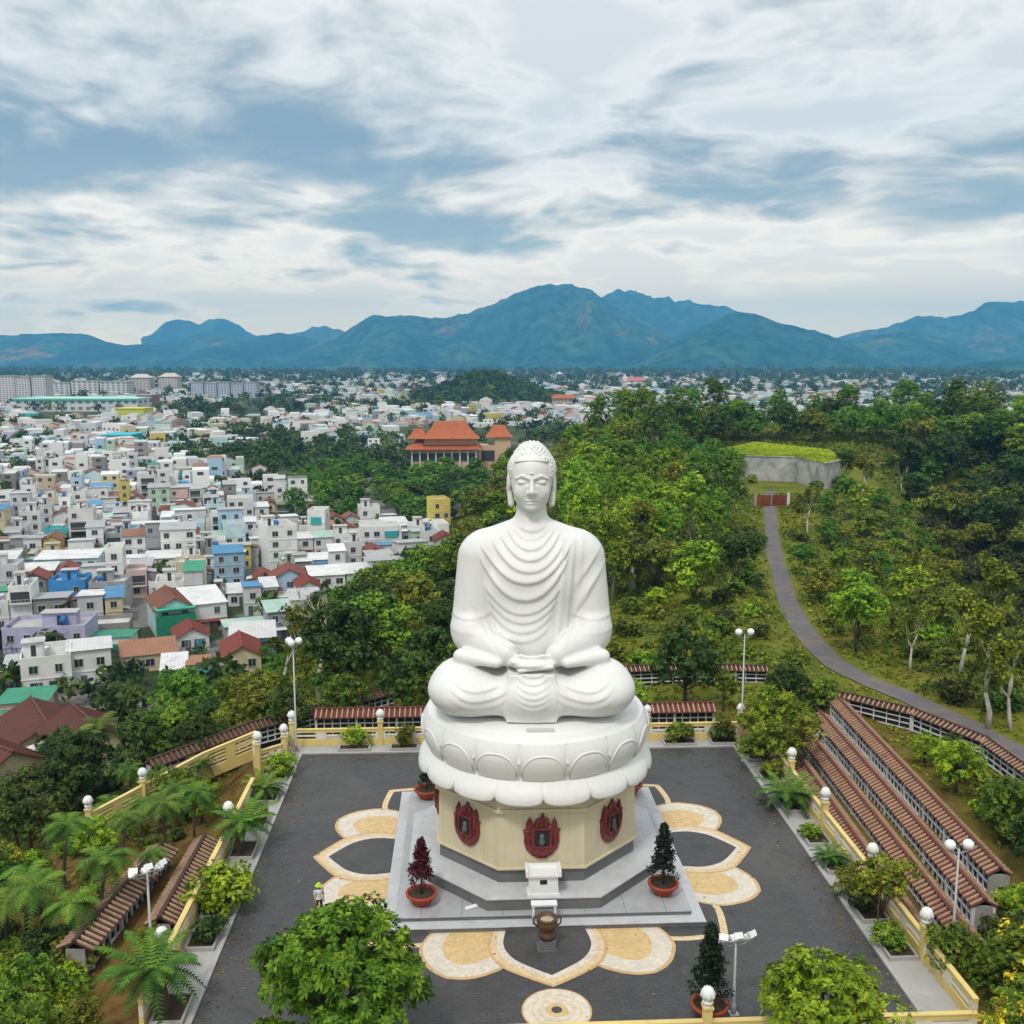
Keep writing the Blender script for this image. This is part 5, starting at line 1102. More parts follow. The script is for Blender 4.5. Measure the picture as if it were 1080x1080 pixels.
def build_vegetation():
    G = {}
    def grp(cat): return {'tree': 'trees on the hill and its slopes', 'shrub': 'shrubs on the hill and in the garden', 'palm': 'palms', 'cycad': 'cycads round the plaza'}[cat]
    for kind, px, py, sc, lab in FIXED:
        p = on_z(px, py, 0.0); i = {'round dark': 2, 'rounded g': 0, 'yellowish': 1, 'big feath': 1}.get(lab[:9].strip(), None)
        x = p[0]; x = math.copysign(max(abs(x), 16.75), x) if abs(p[1]) < 15.5 else x
        put(kind, x, p[1], sc, lab, KINDS[kind][0], grp(KINDS[kind][0]), z=0.08, i=i)
        where = 'at the back of the plaza' if p[1] > 15.5 else ('along the right kerb' if x > 0 else 'along the left kerb')
        if sc > 0.6: BEDS.append((x, p[1]))
        planter(x if p[1] > 15.5 else math.copysign(17.0, x), p[1] if p[1] < 15.5 else 16.5, 0.72 if p[1] < 15.5 else 1.3 * max(sc, .8), 1.05 if p[1] < 15.5 else 0.55, 'under the ' + lab.split(',')[0].split(' in the')[0].split(' beside')[0].split(' at the')[0].split(' standing')[0].split(' leaning')[0])
    # hand-placed near trees: kind, foot x, y, scale, index, label
    near = [
        ('hero_left', -9.35, -17.6, 0.83, 'large leafy bright green tree rising in front of the plaza, bottom left of centre', 'tree'), ('hero_right', 10.7, -18.0, 0.86, 'airy light green tree rising in front of the plaza wall, bottom right', 'tree'),
        ('yellow', 22.6, -15.6, 0.95, 'yellow-flowering tree in the bottom right corner beyond the right fence', 'tree'), ('yellow', 18.9, -19.2, 0.7, 'smaller yellow-flowering tree hanging over the front corner of the right fence', 'tree'),
        ('near_olive', 16.9, -8.9, 0.72, 'leaning dark-trunked tree in the kerbed bed near the last finial of the right fence', 'tree'), ('near_olive', 15.4, 16.6, 0.40, 'little clipped tree in the back bed, right of the lotus seat', 'tree'),
        ('near_olive', -8.5, 16.5, 0.36, 'spindly yellowish sapling in the back bed, left of the lotus seat', 'tree'), ('near_broad', 17.1, 11.3, 0.62, 'small green tree on the right kerb just past the back corner', 'tree'),
        ('near_bright', 18.8, 15.0, 0.85, 'bright green tree behind the back right corner beside the lamp', 'tree'), ('near_olive', 19.6, 11.0, 0.75, 'olive tree hanging over the upper end of the niche walls', 'tree'),
        ('near_dark', 22.9, 24.5, 0.62, 'dark green tree at the head of the red-tiled niche walls', 'tree'), ('near_broad', 25.6, 24.0, 0.55, 'green tree standing before the curving lattice wall', 'tree'),
        ('near_dark', 14.8, 27.0, 0.95, 'dense dark tree behind the back fence hiding the lattice wall', 'tree'), ('near_bright', 9.5, 24.5, 0.6, 'bushy light green tree behind the back fence beside the statue', 'tree'),
        ('near_olive', 17.8, 25.5, 0.62, 'olive bushy tree behind the back right lamp', 'tree'), ('near_bright', 29.4, 8.6, 0.62, 'fresh green tree to the right of the topmost niche wall', 'tree'),
        ('near_bright', 29.6, 13.6, 0.42, 'yellowish green tree between the niche walls and the lattice wall', 'tree'), ('near_broad', 28.8, 1.0, 0.6, 'deep green tree beside the far right niche wall', 'tree'),
        ('near_dark', 28.8, -3.5, 0.7, 'dark tree at the right edge beyond the niche walls', 'tree'), ('near_dark', 31.4, 1.5, 0.55, 'dark bushy tree at the right edge below the lattice wall', 'tree'), ('near_dark', 27.0, -9.5, 0.75, 'dark tree at the lower right edge behind the yellow blossom', 'tree'),
        ('near_broad', 20.4, -14.2, 0.45, 'low spreading green tree at the foot of the niche walls', 'tree'), ('near_broad', 18.8, -12.6, 0.45, 'green bushy tree overhanging the fence by the last white finial', 'tree'),
        ('bare_leafy', 38.5, 21.5, 0.92, 'tall pale-limbed tree standing above the curving lattice wall', 'tree'), ('bare', -17.5, 36.0, 1.3, 'bare leaning pale tree rising over the slope behind the back left corner', 'tree'),
        ('near_dark', -34.5, 22.0, 0.95, 'tall dark tree behind the diagonal yellow fence', 'tree'), ('near_dark', -29.5, 22.5, 0.9, 'bushy dark tree beyond the diagonal yellow fence', 'tree'), ('near_broad', -25.5, 13.2, 0.62, 'green tree in the garden against the diagonal yellow fence', 'tree'),
        ('near_broad', -27.9, 24.5, 0.95, 'tall green tree on the slope between the red temple roofs and the plaza', 'tree'), ('near_olive', -22.0, 24.5, 0.95, 'thin olive tree behind the back left balustrade', 'tree'),
        ('near_olive', -43.0, 23.5, 1.0, 'yellow-green tree at the left edge below the temple roofs', 'tree'), ('yellow', -35.5, 9.2, 0.55, 'yellow-flowering shrub-like tree at the left edge under the temple', 'tree'),
        ('near_dark', -38.5, 30.0, 0.9, 'dark tree beside the lower temple roof', 'tree'), ('near_bright', -27.0, -10.6, 0.62, 'bright tree in the bottom left corner garden', 'tree'), ('near_broad', -24.2, -12.2, 0.6, 'green tree in the bottom left garden beside the niche wall end', 'tree'),
        ('near_broad', -22.6, -15.4, 0.6, 'leafy tree at the bottom edge left of the floodlight pole', 'tree'), ('near_bright', -26.5, -15.4, 0.7, 'leafy light tree in the extreme bottom left corner', 'tree'), ('near_dark', -29.3, -8.0, 0.55, 'dark bushy tree at the left edge of the lower garden', 'tree'),
        ('near_olive', -20.4, -15.2, 0.45, 'sparse olive tree at the bottom edge right of the floodlight pole', 'tree'), ('near_olive', -46, 52, 1.3, 'loose olive tree in front of the white houses at the left edge', 'tree'), ('near_dark', -40.5, 50, 1.2, 'narrow dark tree standing in front of the white town houses at left', 'tree'), ('near_olive', -52, 52, 1.4, 'open-crowned tree half hiding the lavender house', 'tree'),
        ('bare_leafy', -22.5, 42, 0.85, 'reddish thin tree standing by the back left lamp globes', 'tree'), ('near_broad', -23.8, 11.5, 0.6, 'green tree in the garden half covering the diagonal yellow fence', 'tree'), ('near_bright', -27.6, 6.6, 0.55, 'light green tree in front of the lower end of the diagonal fence', 'tree'), ('near_broad', -21.4, 8.6, 0.5, 'small green tree beside the bright cycad in the upper left garden', 'tree'),
        ('near_dark', -24.6, 20.5, 0.75, 'dark tree rising behind the middle of the diagonal fence', 'tree'), ('near_dark', -18.5, 24.2, 0.62, 'dark bushy tree close behind the back left lamp post', 'tree'), ('near_broad', -14.0, 25.5, 0.7, 'green tree behind the back fence, left of the statue', 'tree'), ('near_dark', -9.0, 26.0, 0.8, 'dense dark tree behind the back fence hard by the lotus seat', 'tree'),
        ('near_dark', -36.5, 17.0, 0.9, 'dark tree in front of the nearest temple roof', 'tree'), ('near_broad', -33.0, 3.5, 0.6, 'leafy tree at the left edge above the sandy path', 'tree'), ('near_bright', 25.2, -8.2, 0.5, 'light tree covering the near end of the topmost niche wall', 'tree'), ('near_broad', 21.6, -12.4, 0.45, 'green tree covering the near ends of the middle niche walls', 'tree'), ('near_olive', 43.5, 14.5, 0.9, 'olive tree beside the hill road at the right edge', 'tree'),
        ('near_dark', -42.5, 37.0, 0.85, 'dark tree between the two nearest temple roofs', 'tree'), ('near_broad', -45.0, 29.0, 0.8, 'leafy tree in front of the temple hall at the left edge', 'tree'),
        ('near_shrub', 25.4, -6.4, 1.0, 'leafy bush hiding the near end of the farthest niche wall', 'shrub'), ('near_shrub', 23.1, -9.0, 1.0, 'leafy bush hiding the near end of the third niche wall', 'shrub'), ('near_shrub_olive', 20.9, -11.7, 1.0, 'olive bush at the near end of the second niche wall', 'shrub'), ('near_shrub', -23.4, -9.6, 0.95, 'bush at the near end of the outer niche wall in the left garden', 'shrub'), ('near_shrub_olive', -19.7, -7.7, 0.7, 'olive bush at the near end of the inner niche wall in the left garden', 'shrub'),
        ('scrub_bright', 70.5, 201.5, 0.8, 'bright shrub against the left part of the water tank wall', 'shrub'), ('scrub_green', 82.0, 186.0, 0.8, 'green shrub against the front corner of the water tank', 'shrub'), ('scrub_olive', 89.5, 190.0, 1.1, 'olive shrub covering the right face of the water tank', 'shrub'), ('round_mid', 93.5, 196.0, 0.9, 'round tree covering the right end of the water tank', 'tree'), ('round_bright', 66.5, 206.0, 0.85, 'bright tree at the left end of the water tank', 'tree'), ('scrub_green', 61.0, 178.0, 0.8, 'green shrub left of the road above the iron gate', 'shrub'),
        ('near_broad', -33, 46, 1.1, 'round green tree in front of the terraces of the nearest houses', 'tree')]
    for kind, x, y, sc, lab, cat in near: put(kind, x, y, sc, lab, cat, grp(cat))
    for px, py, kind, sc, lab in ((668, 622, 'bare_leafy', 1.15, 'forking white-trunked tree on the hill just right of the statue shoulder'), (688, 606, 'bare_leafy', 1.0, 'thin white-trunked tree beside the forking one right of the statue'), (716, 560, 'bare_leafy', 1.2, 'tall white-stemmed tree in the middle of the hill wood'), (700, 500, 'bare', 1.3, 'leafless greyish tree among the green crowns right of the statue head'),
                                  (772, 548, 'bare_leafy', 0.9, 'white-trunked tree close to the left side of the hill road'), (908, 530, 'bare_leafy', 1.0, 'pale-stemmed tree on the slope below the water tank'), (950, 520, 'bare', 0.9, 'dead pale tree on the slope right of the water tank'), (1040, 700, 'bare_leafy', 1.0, 'many-stemmed pale tree on the grassy bank at the right edge')):
        p = ground_hit(px, py); put(kind, p[0], p[1], sc, lab, 'tree', grp('tree'))
    palms = [(150, 890, 0.8), (205, 885, 0.8), (130, 930, .8), (85, 1010, .9), (215, 850, .8), (68, 948, 1.0), (117, 893, 0.9), (107, 985, 1.0), (177, 915, 0.9), (28, 985, 0.95), (88, 868, 0.95), (140, 862, 0.8), (190, 872, 0.85), (48, 1010, 1.0), (160, 955, 0.6), (8, 1010, 0.9), (20, 905, 0.9)]
    where = ['left of the two niche walls, near the upper end', 'between the upper niche wall end and the left kerb', 'among the shrubs midway down the garden', 'just below the lower end of the outer niche wall', 'in front of the corner balustrade in the garden', 'standing alone on the bare soil of the left garden', 'with a thin trunk midway up the left garden', 'rising between the two niche walls of the left garden', 'bushy-headed beside the upper niche wall in the left garden', 'lowest at the left edge of the garden', 'under the grey-trunked royal palms',
             'in front of the diagonal yellow fence', 'close to the foot of the diagonal yellow fence', 'near the bottom left corner thicket', 'short, next to the floodlight head', 'in the extreme left lower corner of the garden', 'at the left edge beside the sandy path']
    for k, (px, py, sc) in enumerate(palms):
        p = ground_hit(px, py); put('palm', p[0], p[1], sc, 'small green palm ' + where[k], 'palm', grp('palm'), i=k)
    for k, (px, py) in enumerate(((80, 842), (104, 826))):
        p = ground_hit(px, py); put('palm_royal', p[0], p[1], 0.95, 'thick grey-trunked royal palm, the ' + ('left' if k == 0 else 'right') + ' one of the pair below the temple roofs', 'palm', grp('palm'))
    # potted plants on the platform corners and at the front
    M_pot = mat('terracotta_red_pot', (0.34, 0.055, 0.022), 0.55, 0.2, 3)
    def pot(x, y, z, r=0.78):
        mb = MB(); mb.lathe([(r * 0.55, 0), (r * 0.6, 0.06), (r * 0.92, 0.46), (r * 0.98, 0.5), (r * 1.06, 0.52), (r * 1.06, 0.64), (r * 0.92, 0.64), (r * 0.88, 0.52)], 28, cap=False); mb.lathe([(0.02, 0.52), (r * 0.9, 0.515)], 28, m=1, cap=False); return mb
    for kind, x, y, z, pl, pp, sc in (('red_pot', -6.3, -6.15, 0.5, 'dark red leafy shrub growing in the front left pot', 'round red clay pot on the front left corner of the platform', 1.15), ('pine_pot', 6.45, -5.75, 0.5, 'dark conifer growing in the front right pot', 'round red clay pot on the front right corner of the platform', 1.15),
                                  ('pine_pot', -6.5, 6.7, 0.5, 'dark conifer growing in the back left pot', 'round red clay pot on the back left corner of the platform', 0.8), ('near_shrub', 6.75, 6.9, 0.5, 'low bush growing in the back right pot, mostly hidden by the lotus', 'round red clay pot on the back right corner of the platform', 0.5),
                                  ('pine_pot', 6.65, -15.2, 0.0, 'tall dark conifer in the pot at the front wall', 'round red clay pot by the front wall beside the lamp', 1.3)):
        e = empty('clay_pot', (x, y, z)); tag(e, pp, 'pot', 'red clay pots with plants'); b = pot(x, y, z); b.build('pot', [M_pot, M_soil], e); put(kind, x, y, sc, pl, 'plant', 'plants growing in clay pots', z=z + 0.5)
    # woods and scrub by zone: the plants that show largest stand as things, the small remainder goes into one wood
    allp = []
    for where_, poly, sp, kinds, (s0, s1), nmax in ZONES:
        xs = [p[0] for p in poly]; ys = [p[1] for p in poly]; got = []; tries = 0
        while len(got) < nmax and tries < 5000:
            tries += 1; px, py = RES.uniform(min(xs), max(xs)), RES.uniform(min(ys), max(ys))
            if not in_poly(px, py, poly): continue
            p = ground_hit(px, py)
            if p is None or any((p[0] - q[0]) ** 2 + (p[1] - q[1]) ** 2 < sp * sp for q in got): continue
            d, _ = seg_dist(np.array([p[0]]), np.array([p[1]]), PATH)
            if d[0] < 2.7 or (58 < p[0] < 112 and 172 < p[1] < 236) or (46 < p[0] < 68 and 128 < p[1] < 165): continue
            if max(abs(p[0]), abs(p[1])) < 22.5 or (16 < p[0] < 29 and -20 < p[1] < 25): continue
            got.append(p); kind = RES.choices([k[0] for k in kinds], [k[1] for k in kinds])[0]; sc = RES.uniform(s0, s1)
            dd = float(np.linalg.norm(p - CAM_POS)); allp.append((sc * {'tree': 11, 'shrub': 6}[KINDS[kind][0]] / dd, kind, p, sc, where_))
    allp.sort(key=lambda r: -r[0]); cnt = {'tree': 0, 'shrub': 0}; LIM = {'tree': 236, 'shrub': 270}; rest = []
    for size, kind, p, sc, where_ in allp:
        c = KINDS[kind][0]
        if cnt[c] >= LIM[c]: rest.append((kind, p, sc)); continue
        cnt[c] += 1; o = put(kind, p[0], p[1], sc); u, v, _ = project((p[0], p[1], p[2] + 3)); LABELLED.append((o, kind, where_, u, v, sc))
    if rest:
        Vs, Fs, Ts, k0 = [], [], [], 0
        for kind, p, sc in rest:
            pr = RES.choice(PROTO[kind]); cr = [c for c in pr.children if c.name.split('.')[0] in ('crown', 'foliage')]
            if not cr: continue
            me = cr[0].data; V = np.empty(len(me.vertices) * 3, np.float32); me.vertices.foreach_get('co', V); V = V.reshape(-1, 3); T = np.empty(len(V), np.float32); me.attributes['tint'].data.foreach_get('value', T)
            a = RES.uniform(0, 6.28); R = np.array([[cos(a), -sin(a), 0], [sin(a), cos(a), 0], [0, 0, 1]]); Vs.append(V @ R.T * sc + p); Ts.append(T * RES.uniform(.7, 1.1)); Fs.append(np.arange(len(V)).reshape(-1, 4) + k0); k0 += len(V)
        o = np_mesh('woodland', np.concatenate(Vs), np.concatenate(Fs), L_mid, tint=np.concatenate(Ts)); tag(o, 'dense mixed wood and thicket filling the hill between the nearer trees', 'woodland', kind='stuff')
    print('plants', cnt, 'rest', len(rest))
    from collections import defaultdict
    by = defaultdict(list)
    for rec in LABELLED: by[(rec[1], rec[2])].append(rec)
    tens = ['', 'twenty', 'thirty', 'forty', 'fifty', 'sixty']; base = 'zeroth first second third fourth fifth sixth seventh eighth ninth tenth eleventh twelfth thirteenth fourteenth fifteenth sixteenth seventeenth eighteenth nineteenth'.split()
    def ordw(n):
        if n < 20: return base[n]
        t, r = divmod(n, 10); w = tens[t - 1]; return (w[:-1] + 'ieth') if r == 0 else w + '-' + base[r]
    for (kind, wh), recs in by.items():
        cat, adj = KINDS[kind]; recs.sort(key=lambda r: r[3]); n = len(recs)
        for i, r in enumerate(recs):
            if n == 1: lab = f'{adj} {wh}'
            elif i == 0: lab = f'leftmost {adj} {wh}'
            elif i == n - 1: lab = f'rightmost {adj} {wh}'
            elif i < n / 2: lab = f'{ordw(i + 1)} {adj} from the left {wh}'
            else: lab = f'{ordw(n - i)} {adj} from the right {wh}'
            tag(r[0], lab, cat, grp(cat))
    # low undergrowth, grass and herbs over the hill: one uncountable mass
    rng = np.random.default_rng(5); C, Sz, Tn = [], [], []
    n = 260000; x = rng.uniform(-110, 190, n); y = rng.uniform(-45, 330, n); h = terr(x, y)
    q = np.stack([x, y, h], 1) - CAM_POS; d = q @ _fw; u = 540 + CAM_F * (q @ _rt) / d; v = 540 - CAM_F * (q @ _up) / d
    pd, _ = seg_dist(x, y, PATH)
    ok = (d > 20) & (u > -60) & (u < 1140) & (v < 1500) & (h > -25.5) & (np.maximum(np.abs(x), np.abs(y)) > 19.5) & (pd > 1.75) & ~((x > 62) & (x < 106) & (y > 180) & (y < 232)) & ~((np.abs(x - 23) < 5.5) & (y > -14) & (y < 24)) & (rng.uniform(0, 1, n) < np.clip(75 / d, 0.2, 1))
    ok &= ~((x < -15) & (x > -34) & (y < 20) & (rng.uniform(0, 1, n) < 0.86))
    x, y, h, d = x[ok], y[ok], h[ok], d[ok]; m = len(x); patch = fbm(x, y, 17, 12)
    k = np.repeat(np.arange(m), 6); sz = np.clip(0.04 + d * 0.0013, 0.09, 0.45) * np.clip(0.4 + patch * 1.2, 0.5, 1.3); off = rnd_dirs(rng, len(k), 0.4) * rng.uniform(0.1, 1, (len(k), 1)) * (sz[k] * 2.4)[:, None]; off[:, 2] = np.abs(off[:, 2]) * 0.8
    # bushy swells of the same cover, thicker where the ground is overgrown
    n2 = 9000; xb = rng.uniform(-75, 190, n2); yb = rng.uniform(18, 300, n2); hb = terr(xb, yb); pb, _ = seg_dist(xb, yb, PATH); fb = fbm(xb, yb, 22, 77)
    qb = np.stack([xb, yb, hb], 1) - CAM_POS; db = qb @ _fw; ub = 540 + CAM_F * (qb @ _rt) / db
    kb = (hb > -25) & (pb > 2.5) & (fb > 0.42) & (ub > -40) & (ub < 1120) & ~((xb > 58) & (xb < 112) & (yb > 172) & (yb < 236)) & ~((xb > -30) & (xb < 34) & (yb < 36)) & ~((xb > 46) & (xb < 68) & (yb > 128) & (yb < 165)); xb, yb, hb, fb = xb[kb], yb[kb], hb[kb], fb[kb]
    rb = rng.uniform(0.7, 1.9, len(xb)); kk = np.repeat(np.arange(len(xb)), 34); ob = rnd_dirs(rng, len(kk), .4) * rng.uniform(.4, 1, (len(kk), 1)) * rb[kk][:, None]; ob[:, 2] = np.abs(ob[:, 2]) * .8
    bumpC = np.stack([xb, yb, hb], 1)[kk] + ob; bumpT = np.clip(0.05 + 1.1 * (fbm(xb, yb, 45, 88) - .25)[kk] + rng.normal(0, .08, len(xb))[kk] + rng.normal(0, .1, len(kk)), 0, .85)
    V2, F2 = leaf_quads(rng, bumpC, 0.27, ob)
    V, F = leaf_quads(rng, np.stack([x, y, h], 1)[k] + off, 1.0, off * 2); 
    cen = V.reshape(-1, 4, 3).mean(1, keepdims=True); V = (cen + (V.reshape(-1, 4, 3) - cen) * sz[k][:, None, None]).reshape(-1, 3)
    t = np.clip(0.15 + patch[k] * 0.9 + rng.normal(0, 0.13, len(k)), 0, 1)
    o = np_mesh('undergrowth', np.concatenate([V, V2]), np.concatenate([F, F2 + len(V)]), L_grass, tint=np.concatenate([np.repeat(t, 4), np.repeat(bumpT, 4)])); tag(o, 'low yellow-green grass and scrub covering the hillside', 'undergrowth', kind='stuff')

def build_hill_things():
    # the road up the ridge
    P = [Vector((*p, 0)) for p in PATH]; pts = []
    for i in range(len(P) - 1):
        p0, p1, p2, p3 = P[max(i - 1, 0)], P[i], P[i + 1], P[min(i + 2, len(P) - 1)]
        for f in np.linspace(0, 1, 10, endpoint=False): pts.append(0.5 * (2 * p1 + (p2 - p0) * f + (2 * p0 - 5 * p1 + 4 * p2 - p3) * f * f + (3 * p1 - p0 - 3 * p2 + p3) * f ** 3))
    vs = []
    for i, p in enumerate(pts):
        t = (pts[min(i + 1, len(pts) - 1)] - pts[max(i - 1, 0)]).normalized(); nn = Vector((-t.y, t.x, 0)); w = 1.28 + 0.06 * sin(i * 0.7) * cos(i * 0.31)
        for s in (-1, -0.33, 0.33, 1): q = p + nn * w * s; vs.append((q.x, q.y, max(gz(q.x, q.y), gz(p.x, p.y)) + 0.09))
    fs = [(i * 4 + k, i * 4 + k + 1, i * 4 + k + 5, i * 4 + k + 4) for i in range(len(pts) - 1) for k in range(3)]
    fs = [f[::-1] for f in fs]
    mb = MB(); mb.add(vs, fs, 0, True); o = mb.build('road', mat('worn_asphalt', (0.118, 0.112, 0.120), 0.9, 0.3, 0.6, dirt=(0.19, 0.155, 0.10), dirt_amt=0.75, dirt_scale=0.4)); tag(o, kind='structure')
    # side track of bare earth
    a = on_z(752, 566, -3.2); b = on_z(806, 572, -3.6); mb = MB(); vs = []
    for i in range(13):
        t = i / 12; p = a + (b - a) * t; wv = 1.1
        for s in (-1, 1): vs.append((p[0], p[1] + s * wv, gz(p[0], p[1] + s * wv) + 0.10))
    mb.add(vs, [(2 * i, 2 * i + 2, 2 * i + 3, 2 * i + 1) for i in range(12)], 0, True); o = mb.build('dirt_path', mat('sandy_track', (0.36, 0.26, 0.15), 0.95, 0.2, 1.0)); tag(o, kind='structure')
    # concrete water tank with a turf roof
    c1, c2, c3, c4 = [on_z(px, py, -2.2)[:2] for px, py in ((781, 503), (838, 505), (868, 513), (887, 508))]
    foot = [tuple(c1), tuple(c2), tuple(c3), tuple(c4), (c4[0] + 6, c4[1] + 26), (c1[0] + 16, c1[1] + 42), (c1[0] + 2, c1[1] + 22)]
    zt = float(on_y(783, 481, c1[1])[2]); e = empty('water_tank', (c2[0], c2[1] + 10, -2.5)); tag(e, 'flat concrete water tank with stained white walls and a bright turf roof on the hill', 'water tank')
    O = e.location; loc = [(x - O.x, y - O.y) for x, y in foot]
    mw = mat('stained_white_concrete', (0.46, 0.46, 0.46), 0.85, 0.2, 0.4, dirt=(0.10, 0.10, 0.09), dirt_amt=0.85, dirt_scale=0.22)
    mb = MB(); mb.prism(loc, -9.0, zt - O.z, 0); cx_ = sum(p[0] for p in loc) / 7; cy_ = sum(p[1] for p in loc) / 7
    mb.prism([(cx_ + (x - cx_) * 1.02, cy_ + (y - cy_) * 1.02) for x, y in loc], zt - O.z, zt - O.z + 0.25, 0); mb.build('wall', mw, e)
    rng = np.random.default_rng(8); n = 9000; a = rng.uniform(0, 1, n); rr = np.sqrt(rng.uniform(0, 1, n)); idx = rng.integers(0, 7, n); L_ = np.array(loc); A = L_[idx]; B = L_[(idx + 1) % 7]; E = A + (B - A) * a[:, None]
    Cc = np.array([cx_, cy_]) + (E - np.array([cx_, cy_])) * rr[:, None]; zz = zt - O.z + 0.28 + 0.5 * (1 - rr ** 2)
    mb = MB(); mb.prism(loc, zt - O.z + 0.25, zt - O.z + 0.30, 0, top=[(cx_ + (x - cx_) * .98, cy_ + (y - cy_) * .98) for x, y in loc])
    tf = mb.build('turf', mat('turf_green', (0.24, 0.29, 0.015), 0.95, 0.35, 0.35), e)
    V, F = leaf_quads(rng, np.stack([Cc[:, 0], Cc[:, 1], zz], 1), 0.35); g = leaf_mat('turf_blades', (0.14, 0.20, 0.010), (0.29, 0.36, 0.016), (0.42, 0.46, 0.03), hue=0.05)
    np_mesh('grass', V, F, g, tf, tint=np.clip(fbm(Cc[:, 0] + 300, Cc[:, 1], 7, 4) + rng.normal(0, .12, n), 0, 1).repeat(4))
    # rusty gate over the road
    x0, y0 = on_z(797, 534, -3.2)[:2]; x1, y1 = on_z(830, 533, -3.2)[:2]; zg = gz((x0 + x1) / 2, (y0 + y1) / 2); e = empty('iron_gate', (x0, y0, zg)); tag(e, 'rust red sheet-iron gate closing the hill road below the water tank', 'gate')
    mr = mat('rusted_iron', (0.17, 0.045, 0.022), 0.85, 0.5, 1.2, dirt=(0.30, 0.12, 0.03), dirt_amt=0.7, dirt_scale=0.5); dx, dy = x1 - x0, y1 - y0
    for k in range(2):
        mb = MB(); mb.seg((dx * (k * .5 + .02), dy * (k * .5 + .02)), (dx * (k * .5 + .48), dy * (k * .5 + .48)), 0.10, 0.1, 2.5)
        for j in range(7): t = k * .5 + .04 + j * .07; mb.seg((dx * t, dy * t - 0.08), (dx * (t + .012), dy * (t + .012) - 0.08), 0.06, 0.1, 2.5)
        mb.build('door', mr, e)
    for t, m in ((-0.02, M_conc), (1.03, M_lat)): mb = MB(); mb.box(dx * t - 0.25, dx * t + 0.25, dy * t - 0.25, dy * t + 0.25, -0.8, 2.9); mb.build('post', m, e)
# ------------------------------------------------------------------ the town
WALLC = {'white': (0.74, 0.74, 0.72), 'grey white': (0.60, 0.61, 0.61), 'cream': (0.60, 0.52, 0.34), 'pale blue': (0.36, 0.52, 0.64), 'lavender': (0.46, 0.44, 0.62), 'grey': (0.33, 0.34, 0.35), 'pale green': (0.42, 0.54, 0.40),
         'pinkish': (0.58, 0.42, 0.37), 'bright blue': (0.06, 0.28, 0.62), 'turquoise': (0.08, 0.44, 0.47), 'aqua white': (0.48, 0.64, 0.67), 'yellow': (0.60, 0.48, 0.12), 'raw concrete': (0.26, 0.25, 0.235), 'mint': (0.20, 0.52, 0.40)}
ROOFC = {'grey sheet': (0.40, 0.41, 0.42), 'white sheet': (0.62, 0.63, 0.63), 'red tile': (0.19, 0.046, 0.030), 'rusty sheet': (0.30, 0.145, 0.085), 'old red tile': (0.105, 0.036, 0.026), 'blue sheet': (0.08, 0.25, 0.44), 'green sheet': (0.05, 0.27, 0.17), 'brown tile': (0.20, 0.085, 0.052), 'concrete': (0.46, 0.455, 0.44), 'pale green sheet': (0.36, 0.50, 0.44)}
def wall_m(c): return mat('house_wall_' + c.replace(' ', '_'), WALLC[c], 0.8, 0.07, 0.3, dirt=tuple(q * 0.55 for q in WALLC[c]), dirt_amt=0.6, dirt_scale=0.3, obj_var=0.18)
def roof_m(c):
    n = 'house_roof_' + c.replace(' ', '_')
    if n in MATS: return MATS[n]
    m = mat(n, ROOFC[c], 0.7, 0.14, 0.6, dirt=tuple(q * 0.5 + 0.02 for q in ROOFC[c]), dirt_amt=0.6, dirt_scale=0.3 if c != 'old red tile' else 0.9, obj_var=0.25)
    return m
M_glass = mat('dark_window_glass', (0.028, 0.034, 0.040), 0.18, 0.3, 0.7, spec=0.6)
M_frame = mat('window_frame_grey', (0.50, 0.50, 0.48), 0.7, 0.1)
M_steel = mat('steel_tank', (0.55, 0.57, 0.60), 0.3, 0.1, metal=0.6)
M_shade = mat('dark_shade_paint', (0.055, 0.055, 0.058), 0.85, 0.3)  # flat dark colour standing in for shade in openings; also dark shutters
M_bluedrum = mat('blue_plastic_tank', (0.03, 0.16, 0.45), 0.5, 0.1)
NBIT = {'window': 0}
def make_window(parent, x, y, z, nx, ny, w=1.1, h=1.25):
    """frame and pane standing proud of a wall whose outward normal is (nx, ny)"""
    tx, ty = -ny, nx; mb = MB()
    def q(a0, a1, z0, z1, d0, d1, m):
        P = [(x + tx * a + nx * d, y + ty * a + ny * d) for a in (a0, a1) for d in (d0, d1)]
        vs = [(*P[0], z0), (*P[2], z0), (*P[3], z0), (*P[1], z0), (*P[0], z1), (*P[2], z1), (*P[3], z1), (*P[1], z1)]
        mb.add(vs, [(0, 1, 2, 3), (4, 7, 6, 5), (0, 4, 5, 1), (1, 5, 6, 2), (2, 6, 7, 3), (3, 7, 4, 0)], m)
    f = 0.09
    q(-w / 2 - f, w / 2 + f, z - 0.06, z, 0.003, 0.12, 0); q(-w / 2 - f, w / 2 + f, z + h, z + h + f, 0.003, 0.10, 0); q(-w / 2 - f, -w / 2, z, z + h, 0.003, 0.08, 0); q(w / 2, w / 2 + f, z, z + h, 0.003, 0.08, 0)
    q(-w / 2, w / 2, z, z + h, 0.002, 0.03, 1); q(-0.03, 0.03, z, z + h, 0.03, 0.06, 0)
    return mb.build('window', [M_frame, M_glass], parent)
